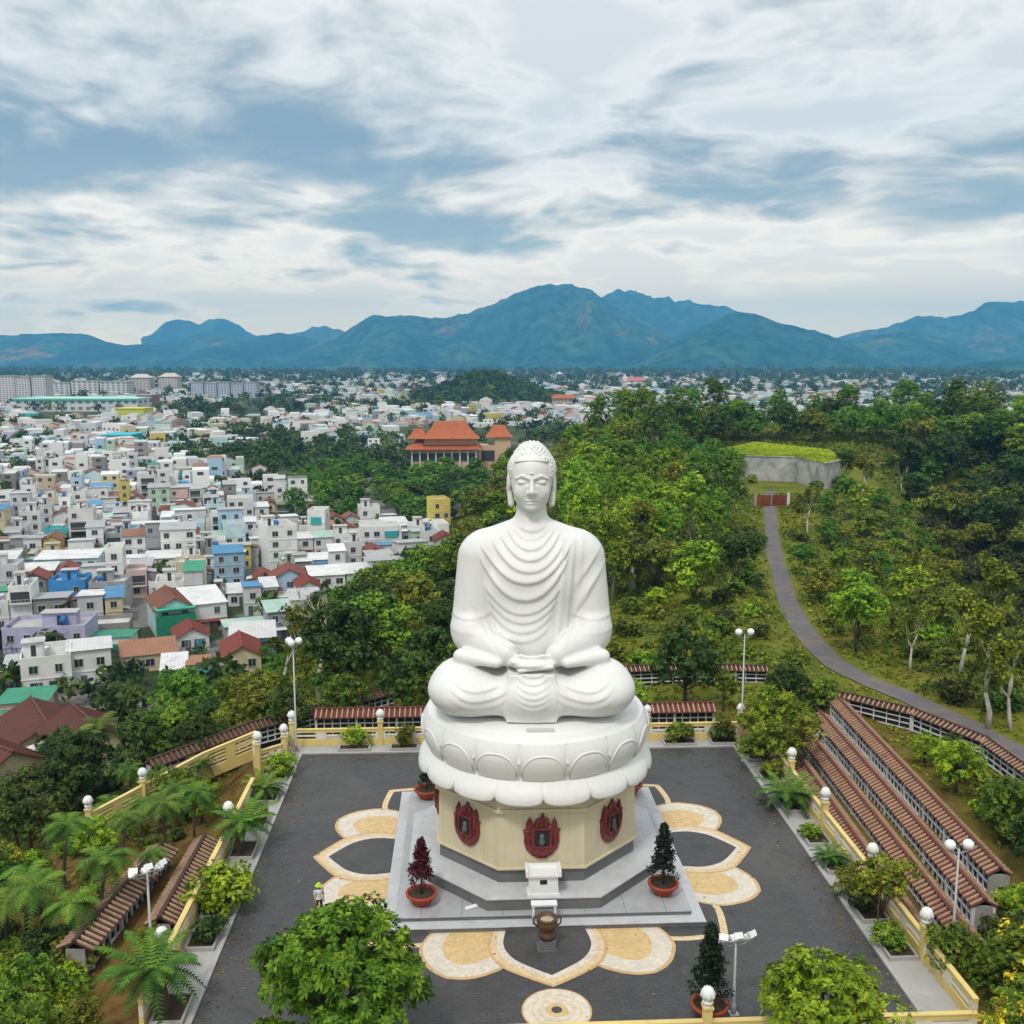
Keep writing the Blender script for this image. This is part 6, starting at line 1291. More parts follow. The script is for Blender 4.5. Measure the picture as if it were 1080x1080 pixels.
def house(x, y, rz, w, d, st, wc, rt, rng, detail=2, z=None, label=None, sh=2.85, extra=()):
    """w along the street front, d deep; st storeys"""
    z0 = gz(x, y) if z is None else z; root = empty('house', (x, y, z0), rz); H = st * sh; W2, D2 = w / 2, d / 2; wm = wall_m(wc); mb = MB(); k = 0.16
    flat = rt == 'concrete'
    mb.box(-W2, W2, -D2, D2, -2.0, H)
    par = 0.9 if flat else 0.0
    if flat:
        mb.box(-W2, W2, -D2, -D2 + k, H, H + par); mb.box(-W2, W2, D2 - k, D2, H, H + par); mb.box(-W2, -W2 + k, -D2 + k, D2 - k, H, H + par); mb.box(W2 - k, W2, -D2 + k, D2 - k, H, H + par)
    for s in range(1, st): mb.box(-W2 - 0.06, W2 + 0.06, -D2 - 0.10, -D2 - 0.002, s * sh - 0.12, s * sh + 0.10)
    if 'tile' in rt:                      # gable wall ends
        mb.add([(-W2, -D2, H), (W2, -D2, H), (0, -D2, H + w * 0.26), (-W2, D2, H), (W2, D2, H), (0, D2, H + w * 0.26)], [(0, 1, 2), (4, 3, 5)])
    mb.build('wall', wm, root)
    rm = roof_m(rt); r = MB()
    if flat: r.box(-W2 + k, W2 - k, -D2 + k, D2 - k, H + 0.004, H + 0.07)
    elif 'tile' in rt:
        rh = w * 0.26; e = 0.4
        for s in (-1, 1):
            vs = [(0, -D2 - e, H + rh + 0.02), (0, D2 + e, H + rh + 0.02), (s * (W2 + e), D2 + e, H - e * 0.52), (s * (W2 + e), -D2 - e, H - e * 0.52)]; vs += [(a, b, c + 0.14) for a, b, c in vs]
            r.add(vs, [(0, 1, 2, 3), (7, 6, 5, 4), (0, 3, 7, 4), (1, 5, 6, 2), (2, 6, 7, 3)] if s < 0 else [(3, 2, 1, 0), (4, 5, 6, 7), (4, 7, 3, 0), (2, 6, 5, 1), (3, 7, 6, 2)])
            n = int(d / 0.6) if detail > 1 else 0
            for i in range(n):
                yy = -D2 - e + (d + 2 * e) * (i + .5) / n; r.add([(s * 0.02, yy - .06, H + rh + 0.155), (s * 0.02, yy + .06, H + rh + 0.155), (s * (W2 + e), yy + .06, H - e * .52 + 0.135), (s * (W2 + e), yy - .06, H - e * .52 + 0.135), (s * 0.02, yy, H + rh + 0.24), (s * (W2 + e), yy, H - e * .52 + 0.22)], [(0, 4, 5, 3), (4, 1, 2, 5)])
        r.box(-0.14, 0.14, -D2 - e, D2 + e, H + rh + 0.08, H + rh + 0.26)
    else:                                                      # corrugated sheet on a slope
        a, b = (0.25, 0.9) if rng.random() < 0.5 else (0.9, 0.25); e = 0.35; n = max(6, int(w / 0.55)); vs = []
        for i in range(2 * n + 1):
            xx = -W2 - e + (w + 2 * e) * i / (2 * n); zz = H + 0.06 * (i % 2); vs += [(xx, -D2 - e, zz + a), (xx, D2 + e, zz + b)]
        r.add(vs, [(2 * i, 2 * i + 2, 2 * i + 3, 2 * i + 1) for i in range(2 * n)]); r.add([(x_, y_, z_ - 0.05) for x_, y_, z_ in vs], [(2 * i + 1, 2 * i + 3, 2 * i + 2, 2 * i) for i in range(2 * n)])
        g = MB(); za, zb = H + a - 0.06, H + b - 0.06
        g.add([(-W2, -D2, H), (W2, -D2, H), (W2, D2, H), (-W2, D2, H), (-W2, -D2, za), (W2, -D2, za), (W2, D2, zb), (-W2, D2, zb)], [(0, 1, 5, 4), (1, 2, 6, 5), (2, 3, 7, 6), (3, 0, 4, 7)]); g.build('parapet', wm, root)
    r.build('roof', rm, root)
    if detail >= 1:
        nfr = max(1, int(w / 2.6))
        for s in range(st):
            loggia_shade = s > 0 and rng.random() < 0.16 and detail >= 1
            if loggia_shade:
                lw = w * 0.42; m = MB(); m.box(-lw, lw, -D2 - 0.03, -D2 - 0.004, s * sh + 0.15, (s + 1) * sh - 0.45); o = m.build('loggia_shade', M_shade, root)  # flat panel on the wall, coloured dark as the shade inside
                bm = MB(); bm.box(-lw - .1, lw + .1, -D2 - 1.0, -D2 - 0.1, s * sh - 0.12, s * sh + 0.04); bm.box(-lw - .1, lw + .1, -D2 - 1.0, -D2 - 0.94, s * sh + 0.9, s * sh + 0.98)
                for i in range(int(lw * 4)): xx = -lw + 2 * lw * (i + .5) / int(lw * 4); bm.box(xx - .025, xx + .025, -D2 - 0.99, -D2 - 0.95, s * sh + .04, s * sh + .9)
                bm.build('balcony', M_frame, root)
            else:
                for i in range(nfr):
                    if rng.random() < 0.2: continue
                    make_window(root, -W2 + w * (i + .5) / nfr, -D2, s * sh + 0.95, 0, -1, 1.0 + .5 * rng.random(), 1.3)
            nsd = max(1, int(d / 4.5))
            for i in range(nsd):
                if rng.random() < 0.55: make_window(root, W2, -D2 + d * (i + .5) / nsd + rng.uniform(-.6, .6), s * sh + 1.1, 1, 0, 0.9, 1.1)
        if rng.random() < 0.5:                                  # roller shutter or shop awning on the ground floor
            sw = w * rng.uniform(.22, .36); m = MB(); m.box(W2 * .1 - .1, W2 * .1 - .1 + sw, -D2 - 0.06, -D2 - 0.004, 0, 2.3); m.build('shutter', rng.choice((M_frame, M_shade, roof_m('blue sheet'), roof_m('rusty sheet'))), root)
            if rng.random() < .6: m = MB(); m.add([(-W2 * .8, -D2 - 1.3, 2.45), (W2 * .9, -D2 - 1.3, 2.45), (W2 * .9, -D2 - .01, 2.75), (-W2 * .8, -D2 - .01, 2.75)], [(0, 1, 2, 3)]); m.build('awning', roof_m(rng.choice(('blue sheet', 'green sheet', 'red tile', 'grey sheet', 'white sheet'))), root)
        if detail > 1:
            m = MB(); m.box(-W2 * .3 - .5, -W2 * .3 + .5, -D2 - 0.05, -D2 - 0.003, 0, 2.2); m.build('door', mat('painted_door', (0.10, 0.12, 0.13), 0.6, 0.3), root)
    if detail and rng.random() < 0.45:                         # lean-to or added room on the roof or at the side
        m = MB(); aw, ad = w * rng.uniform(.35, .6), rng.uniform(2, 4); sx = rng.choice((-1, 1)); y0_ = -D2 + rng.uniform(0, max(.1, d - ad)); ht = rng.uniform(2.0, 2.9) * rng.choice((1, 1, 2)); xo = sx * (W2 + .012)
        x0_, x1_ = sorted((xo, xo + sx * rng.uniform(1.2, 2.4))); m.box(x0_, x1_, y0_, y0_ + ad, -2, ht); m.add([(x0_ - .2, y0_ - .2, ht + (.1 if sx < 0 else .45)), (x1_ + .2, y0_ - .2, ht + (.45 if sx < 0 else .1)), (x1_ + .2, y0_ + ad + .2, ht + (.45 if sx < 0 else .1)), (x0_ - .2, y0_ + ad + .2, ht + (.1 if sx < 0 else .45))], [(0, 1, 2, 3)], 1)
        m.build('lean_to', [wall_m(rng.choice(('white', 'grey', 'raw concrete', 'cream'))), roof_m(rng.choice(('grey sheet', 'rusty sheet', 'white sheet', 'brown tile')))], root)
    if flat and (rng.random() < 0.65):                         # roof-top stair hut, tank
        hw, hd = w * .42, min(3.2, d * .3); hx = rng.uniform(-1, 1) * (W2 - hw / 2 - k - .1); hy = rng.uniform(0, 1) * (D2 - hd / 2 - k - .1); m = MB(); m.box(hx - hw / 2, hx + hw / 2, hy - hd / 2, hy + hd / 2, H + .07, H + 2.5)
        m.box(hx - hw / 2 - .25, hx + hw / 2 + .25, hy - hd / 2 - .4, hy + hd / 2 + .2, H + 2.5, H + 2.63, 1); m.box(hx - .4, hx + .4, hy - hd / 2 - .03, hy - hd / 2 - .003, H + .1, H + 2.0, 2); m.build('stair_hut', [wm, rm, M_shade], root)
    if flat and rng.random() < 0.5 and detail:
        m = MB(); tx, ty = rng.uniform(-.6, .6) * W2, -rng.uniform(.3, .7) * D2; pts = [(tx, ty - .8, H + 1.5), (tx, ty + .8, H + 1.5)]; m.tube([(tx, ty - .9, H + 1.5), (tx, ty - .8, H + 1.5), (tx, ty + .8, H + 1.5), (tx, ty + .9, H + 1.5)], [0.3, .55, .55, .3], 12)
        for sx in (-.4, .4): m.box(tx + sx - .05, tx + sx + .05, ty - .6, ty + .6, H + .07, H + 1.15, 0)
        m.build('water_tank', M_steel if rng.random() < .75 else M_bluedrum, root)
    return root

def build_town():
    rng = random.Random(21); recs = []
    # hand-placed houses nearest the camera: px, py of the front foot, rot, w, d, storeys, wall, roof, label
    hand = [
        (172, 668, 0.42, 9, 15, 2, 'aqua white', 'brown tile', 'pale aqua house with brown tile roof and a green netted front'), (45, 694, 0.10, 17, 11, 2, 'lavender', 'concrete', 'wide lavender house with flat roof at the left edge'),
        (112, 690, 0.12, 9, 9, 1, 'white', 'green sheet', 'low white house with a green sheet canopy right of the lavender house'), (70, 640, 0.12, 9, 8, 2, 'bright blue', 'concrete', 'bright blue cube-like house behind the lavender one'),
        (112, 642, 0.12, 9, 9, 2, 'grey', 'concrete', 'plain grey rendered house right of the bright blue one'), (68, 612, 0.15, 17, 11, 2, 'aqua white', 'white sheet', 'long pale blue-white block behind the bright blue house'),
        (205, 664, 0.40, 9, 17, 2, 'white', 'white sheet', 'long white house with white sheet roof right of the aqua house'), (196, 684, 0.38, 7, 9, 1, 'white', 'red tile', 'small white house with red tile roof in front of the long white house'),
        (198, 618, 0.30, 8, 9, 2, 'cream', 'concrete', 'cream house with flat roof beside a green-walled neighbour'), (262, 708, 0.20, 9, 11, 2, 'turquoise', 'white sheet', 'turquoise house with white sheet roof nearest the back left lamp'),
        (290, 600, 0.42, 9, 13, 4, 'white', 'concrete', 'tallest plain white house, four storeys, with rows of dark side windows'), (238, 618, 0.25, 8, 9, 3, 'pale blue', 'blue sheet', 'pale blue three-storey house with blue sheet roof'),
        (342, 600, 0.15, 14, 8, 1, 'pale blue', 'white sheet', 'low sky blue house with arched look beside the trees'), (335, 580, -0.05, 6, 9, 4, 'white', 'concrete', 'narrow white house with turquoise upper windows'),
        (400, 588, 0.2, 13, 10, 3, 'white', 'concrete', 'white three-storey house with turquoise balcony left of the statue shoulder'), (432, 605, 0.3, 9, 9, 2, 'white', 'grey sheet', 'white house with grey sheet roof near the statue shoulder'),
        (468, 602, 0.1, 6, 8, 2, 'pale green', 'red tile', 'pale green house with red roof touching the outline of the statue shoulder'), (260, 676, 0.32, 12, 10, 1, 'grey', 'pale green sheet', 'low grey shed with pale green roof among the trees'),
        (300, 672, 0.32, 10, 9, 2, 'grey', 'pale green sheet', 'grey building with rounded pale green roof beside the trees'), (360, 650, 0.2, 7, 8, 1, 'white', 'red tile', 'small house with a pinkish red roof deep among the trees'),
        (40, 730, 0.35, 9, 11, 2, 'white', 'concrete', 'white two-storey house with stepped terraces above the temple roofs'), (85, 722, 0.35, 8, 12, 2, 'white', 'white sheet', 'narrow white gabled house right of the stepped terraces'),
        (150, 705, 0.35, 11, 10, 1, 'cream', 'rusty sheet', 'flat house with rusty roof sheets beside the round tree'), (20, 722, 0.3, 8, 9, 1, 'grey white', 'grey sheet', 'pale house with grey roof at the far left edge')]
    used = []
    for px, py, rz, w, d, st, wc, rt, lab in hand:
        w *= .86; d *= .86; p = on_z(px, py, -26.5); x, y = p[0], p[1] + d / 2 * cos(rz); x -= sin(rz) * 0; z = min(gz(x, y), -20.0 if y < 150 else -24)
        o = house(x, y, rz, w, d, st, wc, rt, rng, 2, z=z); tag(o, lab, 'house', 'houses of the town'); used.append((x, y, max(w, d) * 0.62)); recs.append((o, x, y, wc, rt, st, lab))
    # coloured fittings on a few of them
    def child(o, name, m, b): mb = MB(); mb.box(*b); mb.build(name, m, o)
    net = mat('green_net', (0.025, 0.22, 0.12), 0.9, 0.3, 1.0); tq = mat('turquoise_panes', (0.05, 0.36, 0.36), 0.3, 0.2)
    child(recs[0][0], 'front_net', net, (-3.8, 3.8, -7.9, -6.5, 0.2, 4.6)); child(recs[0][0], 'canopy', mat('green_canopy', (0.05, 0.42, 0.27), 0.7, 0.15), (-3.86, 3.86, -8.2, -4.5, 5.8, 6.0))
    child(recs[2][0], 'canopy', net, (-1.0, 3.7, -5.2, -3.9, 1.6, 2.6)); child(recs[13][0], 'bay_window', tq, (-1.5, 1.5, -4.1, -3.9, 3.7, 5.4)); child(recs[13][0], 'upper_bay_window', tq, (-1.5, 1.5, -4.1, -3.9, 8.0, 10.2))
    child(recs[14][0], 'bay_window', tq, (.9, 4.5, -4.6, -4.32, 3.3, 5.1)); child(recs[14][0], 'upper_bay_window', tq, (.9, 4.5, -4.6, -4.32, 6.2, 8.0)); child(recs[12][0], 'awning', mat('blue_awning', (0.06, 0.25, 0.4), 0.6, 0.1), (-4.4, 4.4, -4.7, -3.46, 2.1, 2.25))
    # the temple below the left garden: red-tiled halls
    for x, y, z, rz, w, d, lab in ((-48.0, 34.5, -11.5, 0.95, 8.0, 9.5, 'temple hall with orange-red tiled roof nearest the left garden'), (-48.5, 48.0, -13.6, 0.55, 8.5, 9.5, 'temple hall with dark red tiled roof behind the nearer hall'), (-41.5, 42.0, -11.6, 0.65, 6.5, 8, 'small temple wing with ridged red tiles beside the dark trees')):
        o = house(x, y, rz, w, d, 1, 'cream', 'old red tile', rng, 2, z=z, sh=3.6); o.name = 'temple_hall'; tag(o, lab, 'temple', 'temple halls below the garden')
    # street grid beyond: rows of houses turned a little, alleys between
    cand = []; a = 0.24; ca, sa = cos(a), sin(a); v = 60.0
    while v < 640:
        dep = rng.uniform(6.5, 9.8); uu = -420 + rng.uniform(0, 6)
        while uu < 260:
            w = rng.choice((3.7, 4.3, 4.8, 5.6, 6.6, 8.2)) + rng.uniform(-.3, .8)
            if rng.random() < 0.07: uu += rng.uniform(2.5, 8); continue
            lx, lv = uu + w / 2, v + dep / 2 + rng.uniform(-.8, .8); x, y = lx * ca - lv * sa * -0.0 - lv * sa, lx * sa + lv * ca
            cand.append((x, y, w - 0.15, dep * rng.uniform(0.85, 1.0), rng.uniform(-.05, .05))); uu += w + (0.1 if rng.random() < .75 else rng.uniform(.8, 2.5))
        v += dep + (rng.uniform(0.4, 1.5) if rng.random() < .5 else rng.uniform(3.5, 6.5))
    # town districts in the photograph's pixels (foot of the house)
    NEAR = [(-40, 470), (200, 488), (250, 500), (320, 508), (330, 545), (400, 560), (485, 566), (485, 605), (420, 622), (330, 640), (330, 690), (240, 725), (120, 735), (60, 760), (-40, 770)]
    MIDPOLY = [(-40, 432), (80, 440), (320, 410), (430, 470), (330, 500), (250, 496), (-40, 470)]
    got = []
    for x, y, w, d, jr in cand:
        z = gz(x, y)
        if z > -23.5: continue
        u, vv, dd = project((x, y, z))
        if not (-420 < u < 560) or not (in_poly(u, vv, NEAR) or (u <= -30 and 470 < vv < 800)): continue
        if any((x - q[0]) ** 2 + (y - q[1]) ** 2 < (q[2] + max(w, d) * .5) ** 2 for q in used): continue
        if vnoise(np.array([x]), np.array([y]), 38, 31)[0] > 0.80 and dd > 330: continue
        got.append((dd + (5000 if u < -30 else 0), x, y, w, d, jr, z))
    got.sort(); wl = ['white'] * 48 + ['grey white'] * 14 + ['cream'] * 7 + ['pale blue'] * 4 + ['grey'] * 4 + ['pale green'] * 3 + ['pinkish'] * 2 + ['raw concrete'] * 3 + ['aqua white'] * 6 + ['lavender'] * 1 + ['yellow'] * 2 + ['turquoise'] * 1
    rl = ['concrete'] * 30 + ['grey sheet'] * 14 + ['white sheet'] * 22 + ['red tile'] * 9 + ['rusty sheet'] * 5 + ['brown tile'] * 6 + ['blue sheet'] * 3 + ['green sheet'] * 2 + ['pale green sheet'] * 4
    far = []; N_IND = 262
    for i, (dd, x, y, w, d, jr, z) in enumerate(got):
        wc, rt, st = rng.choice(wl), rng.choice(rl), rng.choice((1, 1, 1, 2, 2, 2, 3, 3, 4)); st = min(st, 2) if 'tile' in rt or 'sheet' in rt and rng.random() < .6 else st
        if i >= N_IND: far.append((x, y, z, w, d, a + jr, st * 3.1, wc, rt)); continue
        o = house(x, y, a + jr, w, d, st, wc, rt, rng, 2 if dd < 235 else 1, z=z); recs.append((o, x, y, wc, rt, st, None))
    label_houses(recs)
    # the rest of the town out to the plain: one uncountable mass of roofs and walls
    y = 470.0; nrng = np.random.default_rng(4)
    while y < 3900:
        step = 11 + (y - 400) * 0.0075; xl, xr = on_z(-60, 450, 0), None
        dpt = y + 55; x0 = -3.9 + (0.0469 - 0.80) * dpt; x1 = -3.9 + (0.0469 + 0.75) * dpt
        nn = int((x1 - x0) / (step * 0.95)); X = nrng.uniform(x0, x1, nn); 
        Yv = y + nrng.uniform(-step * .5, step * .5, nn); bare = fbm(X, Yv, 150, 41); keep = (bare < 0.55 - 0.07 * (y > 2600)) & (np.abs(X - 20) / 140 > np.where(np.abs(Yv - 1350) < 200, .75, 0))
        for xx, yy in zip(X[keep], Yv[keep]):
            z = gz(xx, yy)
            if z > -24: continue
            u, vv, _ = project((xx, yy, z))
            if yy < 900 and not (in_poly(u, vv, MIDPOLY) or (u > 320 and vv < 452) or u < -40): continue
            if any(abs(xx - bx) < bw and abs(yy - by) < bd for bx, by, bw, bd in BIG_FOOT): continue
            far.append((xx, yy, z, nrng.uniform(.55, 1.15) * step * 0.8, nrng.uniform(.6, 1.1) * step * 0.8, a + nrng.uniform(-.5, .5), nrng.choice([3.0, 3.2, 3.6, 5.8, 6.2, 8.8]), rng.choice(wl), rng.choice(rl)))
        y += step * (1.05 + 0.00028 * y)
    V, F, Cc = [], [], []
    for (x, y, z, w, d, rz, h, wc, rt) in far:
        c, s = cos(rz), sin(rz); W2, D2 = w / 2, d / 2; k = len(V); P = [(-W2, -D2), (W2, -D2), (W2, D2), (-W2, D2)]; g = nrng.uniform(.82, 1.12)
        R = [(x + a_ * c - b_ * s, y + a_ * s + b_ * c) for a_, b_ in P]; rz2 = 0.22 * w if 'tile' in rt else (0.0 if rt == 'concrete' else 0.5)
        V += [(*q, z - 1) for q in R] + [(*q, z + h) for q in R]; wcol = tuple(q * g for q in WALLC[wc]); rcol = tuple(q * g for q in ROOFC[rt])
        F += [(k, k + 1, k + 5, k + 4), (k + 1, k + 2, k + 6, k + 5), (k + 2, k + 3, k + 7, k + 6), (k + 3, k, k + 4, k + 7)]; Cc += [wcol] * 4
        if 'tile' in rt:
            m = len(V); A = ((R[0][0] + R[1][0]) / 2, (R[0][1] + R[1][1]) / 2); B = ((R[2][0] + R[3][0]) / 2, (R[2][1] + R[3][1]) / 2); e = 1.06
            V += [(*A, z + h + rz2), (*B, z + h + rz2)]; F += [(k + 4, m, m + 1, k + 7), (k + 5, k + 6, m + 1, m), (k + 4, k + 5, m, m), (k + 6, k + 7, m + 1, m + 1)]; Cc += [rcol, rcol, wcol, wcol]
        else:
            m = len(V); V += [(*R[0], z + h + .02), (*R[1], z + h + .02), (*R[2], z + h + rz2 + .02), (*R[3], z + h + rz2 + .02)]; F.append((m, m + 1, m + 2, m + 3)); Cc.append(rcol)
        if y < 1300:                                           # dark window strips, a few pixels at most
            for st_ in range(int(h / 3.1)):
                for (i0, i1, nx, ny) in ((0, 1, s, -c), (1, 2, c, s)):
                    nw = max(1, int((w if i0 == 0 else d) / 3.4))
                    for j in range(nw):
                        if nrng.random() < 0.3: continue
                        t0, t1 = (j + .28) / nw, (j + .66) / nw; z0, z1 = z + st_ * 3.1 + 1.0, z + st_ * 3.1 + 2.3; m = len(V)
                        q0 = [R[i0][q] + (R[i1][q] - R[i0][q]) * t0 + (nx, ny)[q] * 0.05 for q in (0, 1)]; q1 = [R[i0][q] + (R[i1][q] - R[i0][q]) * t1 + (nx, ny)[q] * 0.05 for q in (0, 1)]
                        V += [(*q0, z0), (*q1, z0), (*q1, z1), (*q0, z1)]; F.append((m, m + 1, m + 2, m + 3)); Cc.append((0.06, 0.065, 0.07))
    F = [f for f in F]; me = bpy.data.meshes.new('distant_houses'); F2 = [tuple(dict.fromkeys(f)) for f in F]; me.from_pydata(V, [], F2); me.update()
    at = me.attributes.new('paint', 'FLOAT_COLOR', 'FACE'); at.data.foreach_set('color', np.array([(*c, 1) for c in Cc], np.float32).ravel())
    m = bpy.data.materials.new('distant_house_paint'); m.use_nodes = True; N = NT(m.node_tree); out = N.n('ShaderNodeOutputMaterial'); b = N.n('ShaderNodeBsdfPrincipled'); b.inputs['Roughness'].default_value = .85; N.l(b.outputs[0], out.inputs[0])
    N.l(N.n('ShaderNodeAttribute', attribute_name='paint').outputs['Color'], b.inputs['Base Color']); me.materials.append(m); o = bpy.data.objects.new('distant_houses', me); COL.objects.link(o)
    tag(o, 'far sprawl of small white and grey roofs reaching to the plain', 'houses', kind='stuff')
    # trees between the houses: one mass of crowns
    n = 9500; dist = nrng.uniform(0, 1, n) ** 1.5; yy = 95 + dist * 4300; xx = -3.9 + (0.0469 + nrng.uniform(-.72, .66, n)) * (yy + 55); zz = terr(xx, yy); bare = fbm(xx, yy, 150, 41); gr = fbm(xx, yy, 60, 17)
    keep = (zz < -23.2) & ((bare > 0.53) | (gr > 0.58) | (nrng.uniform(0, 1, n) < 0.20)); keep |= (np.abs(xx - 26) < 110) & (np.abs(yy - 1350) < 200) & (zz > -26.5)
    hx = np.array([[r[1], r[2]] for r in recs]); ok = []
    for i in np.nonzero(keep)[0]:
        if yy[i] < 420:
            dd = np.hypot(hx[:, 0] - xx[i], hx[:, 1] - yy[i])
            if dd.min() < 4.6: continue
            if nrng.random() < 0.25: continue
        if any(abs(xx[i] - bx) < bw + 3 and abs(yy[i] - by) < bd + 3 for bx, by, bw, bd in BIG_FOOT): continue
        ok.append(i)
    ex = nrng.uniform(-1, 1, (900, 2)); ex = ex[(ex ** 2).sum(1) < 1]; kx = 26 + ex[:, 0] * 105; ky = 1350 + ex[:, 1] * 190
    for poly, cnt in (([(170, 470), (250, 450), (345, 468), (440, 500), (420, 515), (330, 508), (200, 488)], 330), ([(180, 440), (240, 448), (330, 455), (300, 470), (200, 468)], 130), ([(0, 470), (60, 480), (60, 498), (0, 500)], 40), ([(330, 455), (430, 470), (420, 500), (345, 500)], 170), ([(545, 440), (600, 440), (600, 490), (548, 500)], 90)):
        m_, px_ = 0, [p[0] for p in poly]; py_ = [p[1] for p in poly]
        while m_ < cnt:
            u, v = nrng.uniform(min(px_), max(px_)), nrng.uniform(min(py_), max(py_)); m_ += 1
            if not in_poly(u, v, poly): continue
            q = on_z(u, v, -26.8)
            if np.hypot(hx[:, 0] - q[0], hx[:, 1] - q[1]).min() < 6: continue
            kx = np.append(kx, q[0]); ky = np.append(ky, q[1])
    xx = np.concatenate([xx[ok], kx]); yy = np.concatenate([yy[ok], ky]); zz = terr(xx, yy); n = len(xx)
    sz = (2.2 + (yy + 55) * 0.0026) * nrng.uniform(.7, 1.4, n); k = np.repeat(np.arange(n), 44); off = rnd_dirs(nrng, len(k), .3) * nrng.uniform(.3, 1, (len(k), 1)) * sz[k][:, None]; off[:, 2] *= .8
    Cn = np.stack([xx, yy, zz + sz * 1.0], 1)[k] + off; V, F = leaf_quads(nrng, Cn, 1.0, off / sz[k][:, None]); V = V.reshape(-1, 4, 3); cen = V.mean(1, keepdims=True); V = (cen + (V - cen) * (sz * .29)[k][:, None, None]).reshape(-1, 3)
    o = np_mesh('town_trees', V, F, L_dark, tint=np.repeat(np.clip(nrng.normal(.45, .2, n)[k] + nrng.normal(0, .1, len(k)), 0, 1), 4)); tag(o, 'dark tree crowns filling the gaps between the distant houses', 'trees', kind='stuff')

def label_houses(recs):
    """give each house words that single it out: its look, else what it stands next to"""
    look = {}
    def words(r):
        st = {1: 'one-storey', 2: 'two-storey', 3: 'three-storey', 4: 'four-storey'}[r[5]]; c = r[3].replace(' ', '-')
        return f'flat-roofed {c} {st} house' if r[4] == 'concrete' else f"{c} {st} house with {r[4].replace(' ', '-')} roof"
    from collections import defaultdict
    todo = [r for r in recs if r[6] is None]; fixed = [r for r in recs if r[6] is not None]
    cnt = defaultdict(list)
    for r in todo: cnt[words(r)].append(r)
    done = [(r[1], r[2], r[6]) for r in fixed]; taken = set(r[6] for r in fixed); short = {}
    for r in fixed: short[(r[1], r[2])] = r[6].split(' with ')[0].split(' behind')[0].split(' right of')[0].split(' at the')[0]
    anchors = [(r[1], r[2], short[(r[1], r[2])]) for r in fixed if r[3] in ('bright blue', 'lavender', 'turquoise')] + [(a_[0], a_[1], a_[2]) for a_ in LANDMARKS]
    for w, rs in cnt.items():
        if len(rs) == 1 and w not in taken: tag(rs[0][0], w, 'house', 'houses of the town'); taken.add(w); anchors.append((rs[0][1], rs[0][2], w)); rs[0] = None
    uniq = [(a_[0], a_[1], a_[2].replace('the only ', '')) for a_ in anchors]
    ordn = ['nearest', 'second-nearest', 'third-nearest', 'fourth-nearest', 'fifth-nearest', 'sixth-nearest', 'seventh-nearest', 'eighth-nearest']
    for w, rs in cnt.items():
        rs = [r for r in rs if r]
        grp_ = defaultdict(list)
        for r in rs:
            # the closest landmark, with the side on which it stands as seen from the plaza
            ds = sorted(((r[1] - a_[0]) ** 2 + (r[2] - a_[1]) ** 2, a_) for a_ in uniq); A = ds[0][1]
            u0, v0, _ = project((r[1], r[2], -24)); u1, v1, _ = project((A[0], A[1], -24)); du, dv = u0 - u1, v0 - v1
            rel = ('left of' if du < 0 else 'right of') if abs(du) > abs(dv) * 1.6 else ('before' if dv > 0 else 'behind')
            grp_[(rel, A)].append((ds[0][0], r))
        for (rel, A), lst in grp_.items():
            lst.sort(key=lambda q: q[0])
            for i, (_, r) in enumerate(lst):
                pre = '' if len(lst) == 1 else ordn[min(i, 7)] + ' '
                lab = f'{pre}{w} {rel} the {A[2]}'; j = 1
                while lab in taken: j += 1; lab = f'{ordn[min(j, 7)]} {w} {rel} the {A[2]}'
                taken.add(lab); tag(r[0], lab, 'house', 'houses of the town')

LANDMARKS = []; BIG_FOOT = []
def plan_landmarks():
    """footprints reserved before the sprawl is filled in: centre x, y, half sizes"""
    for px, py, hw, hd, nm in ((50, 439, 62, 26, None), (110, 438, 62, 26, None), (35, 443, 40, 22, None), (90, 443, 50, 22, None), (137, 447, 26, 14, None), (80, 432, 60, 40, None), (25, 427, 45, 40, None), (120, 418, 80, 30, None), (160, 414, 60, 30, None), (240, 420, 60, 30, None), (120, 450, 24, 16, 'yellow hall'), (120, 468, 17, 14, 'cyan-roofed hall'), (473, 495, 34, 40, None), (520, 490, 20, 24, None), (685, 405, 60, 40, None), (590, 424, 40, 24, None), (650, 428, 30, 20, None)):
        p = on_z(px, py, -27); BIG_FOOT.append((p[0], p[1], hw, hd))
        if nm: LANDMARKS.append((p[0], p[1], nm))

def block(name, label, cat, px0, px1, py, ytop, dep, wallm, fl, group=None, roofm=None, cols=None, winm=None, rz=0.0):
    """a large building whose front foot runs from px0 to px1 at pixel row py, its eaves at row ytop; rows of windows per storey"""
    A, B = on_z(px0, py, -27), on_z(px1, py, -27); c = (A + B) / 2; w = float(np.hypot(*(B - A)[:2])); rot = atan2(B[1] - A[1], B[0] - A[0]); H = float(on_y((px0 + px1) / 2, ytop, c[1])[2]) + 27
    e = empty(name, (c[0], c[1], -27), rot); tag(e, label, cat, group); mb = MB(); mb.box(-w / 2, w / 2, 0, dep, -2, H); mb.build('wall', wallm, e)
    mb = MB(); mb.box(-w / 2 - .6, w / 2 + .6, -.6, dep + .6, H, H + .9); mb.build('roof', roofm or M_conc, e)
    cols = cols or max(3, int(w / 7)); sh = H / fl; wn = MB()
    for s in range(fl):
        for k in range(cols):
            x0 = -w / 2 + w * (k + .25) / cols; wn.box(x0, x0 + w / cols * .5, -0.25, -0.02, s * sh + sh * .3, s * sh + sh * .75)
            if k < 4: yy = dep * (k + .25) / 4; wn.box(w / 2 + .02, w / 2 + .25, yy, yy + dep / 8, s * sh + sh * .3, s * sh + sh * .75)
    wn.build('windows', winm or mat('far_window_grey', (0.16, 0.18, 0.21), 0.5, 0.2), e); return e, w, H

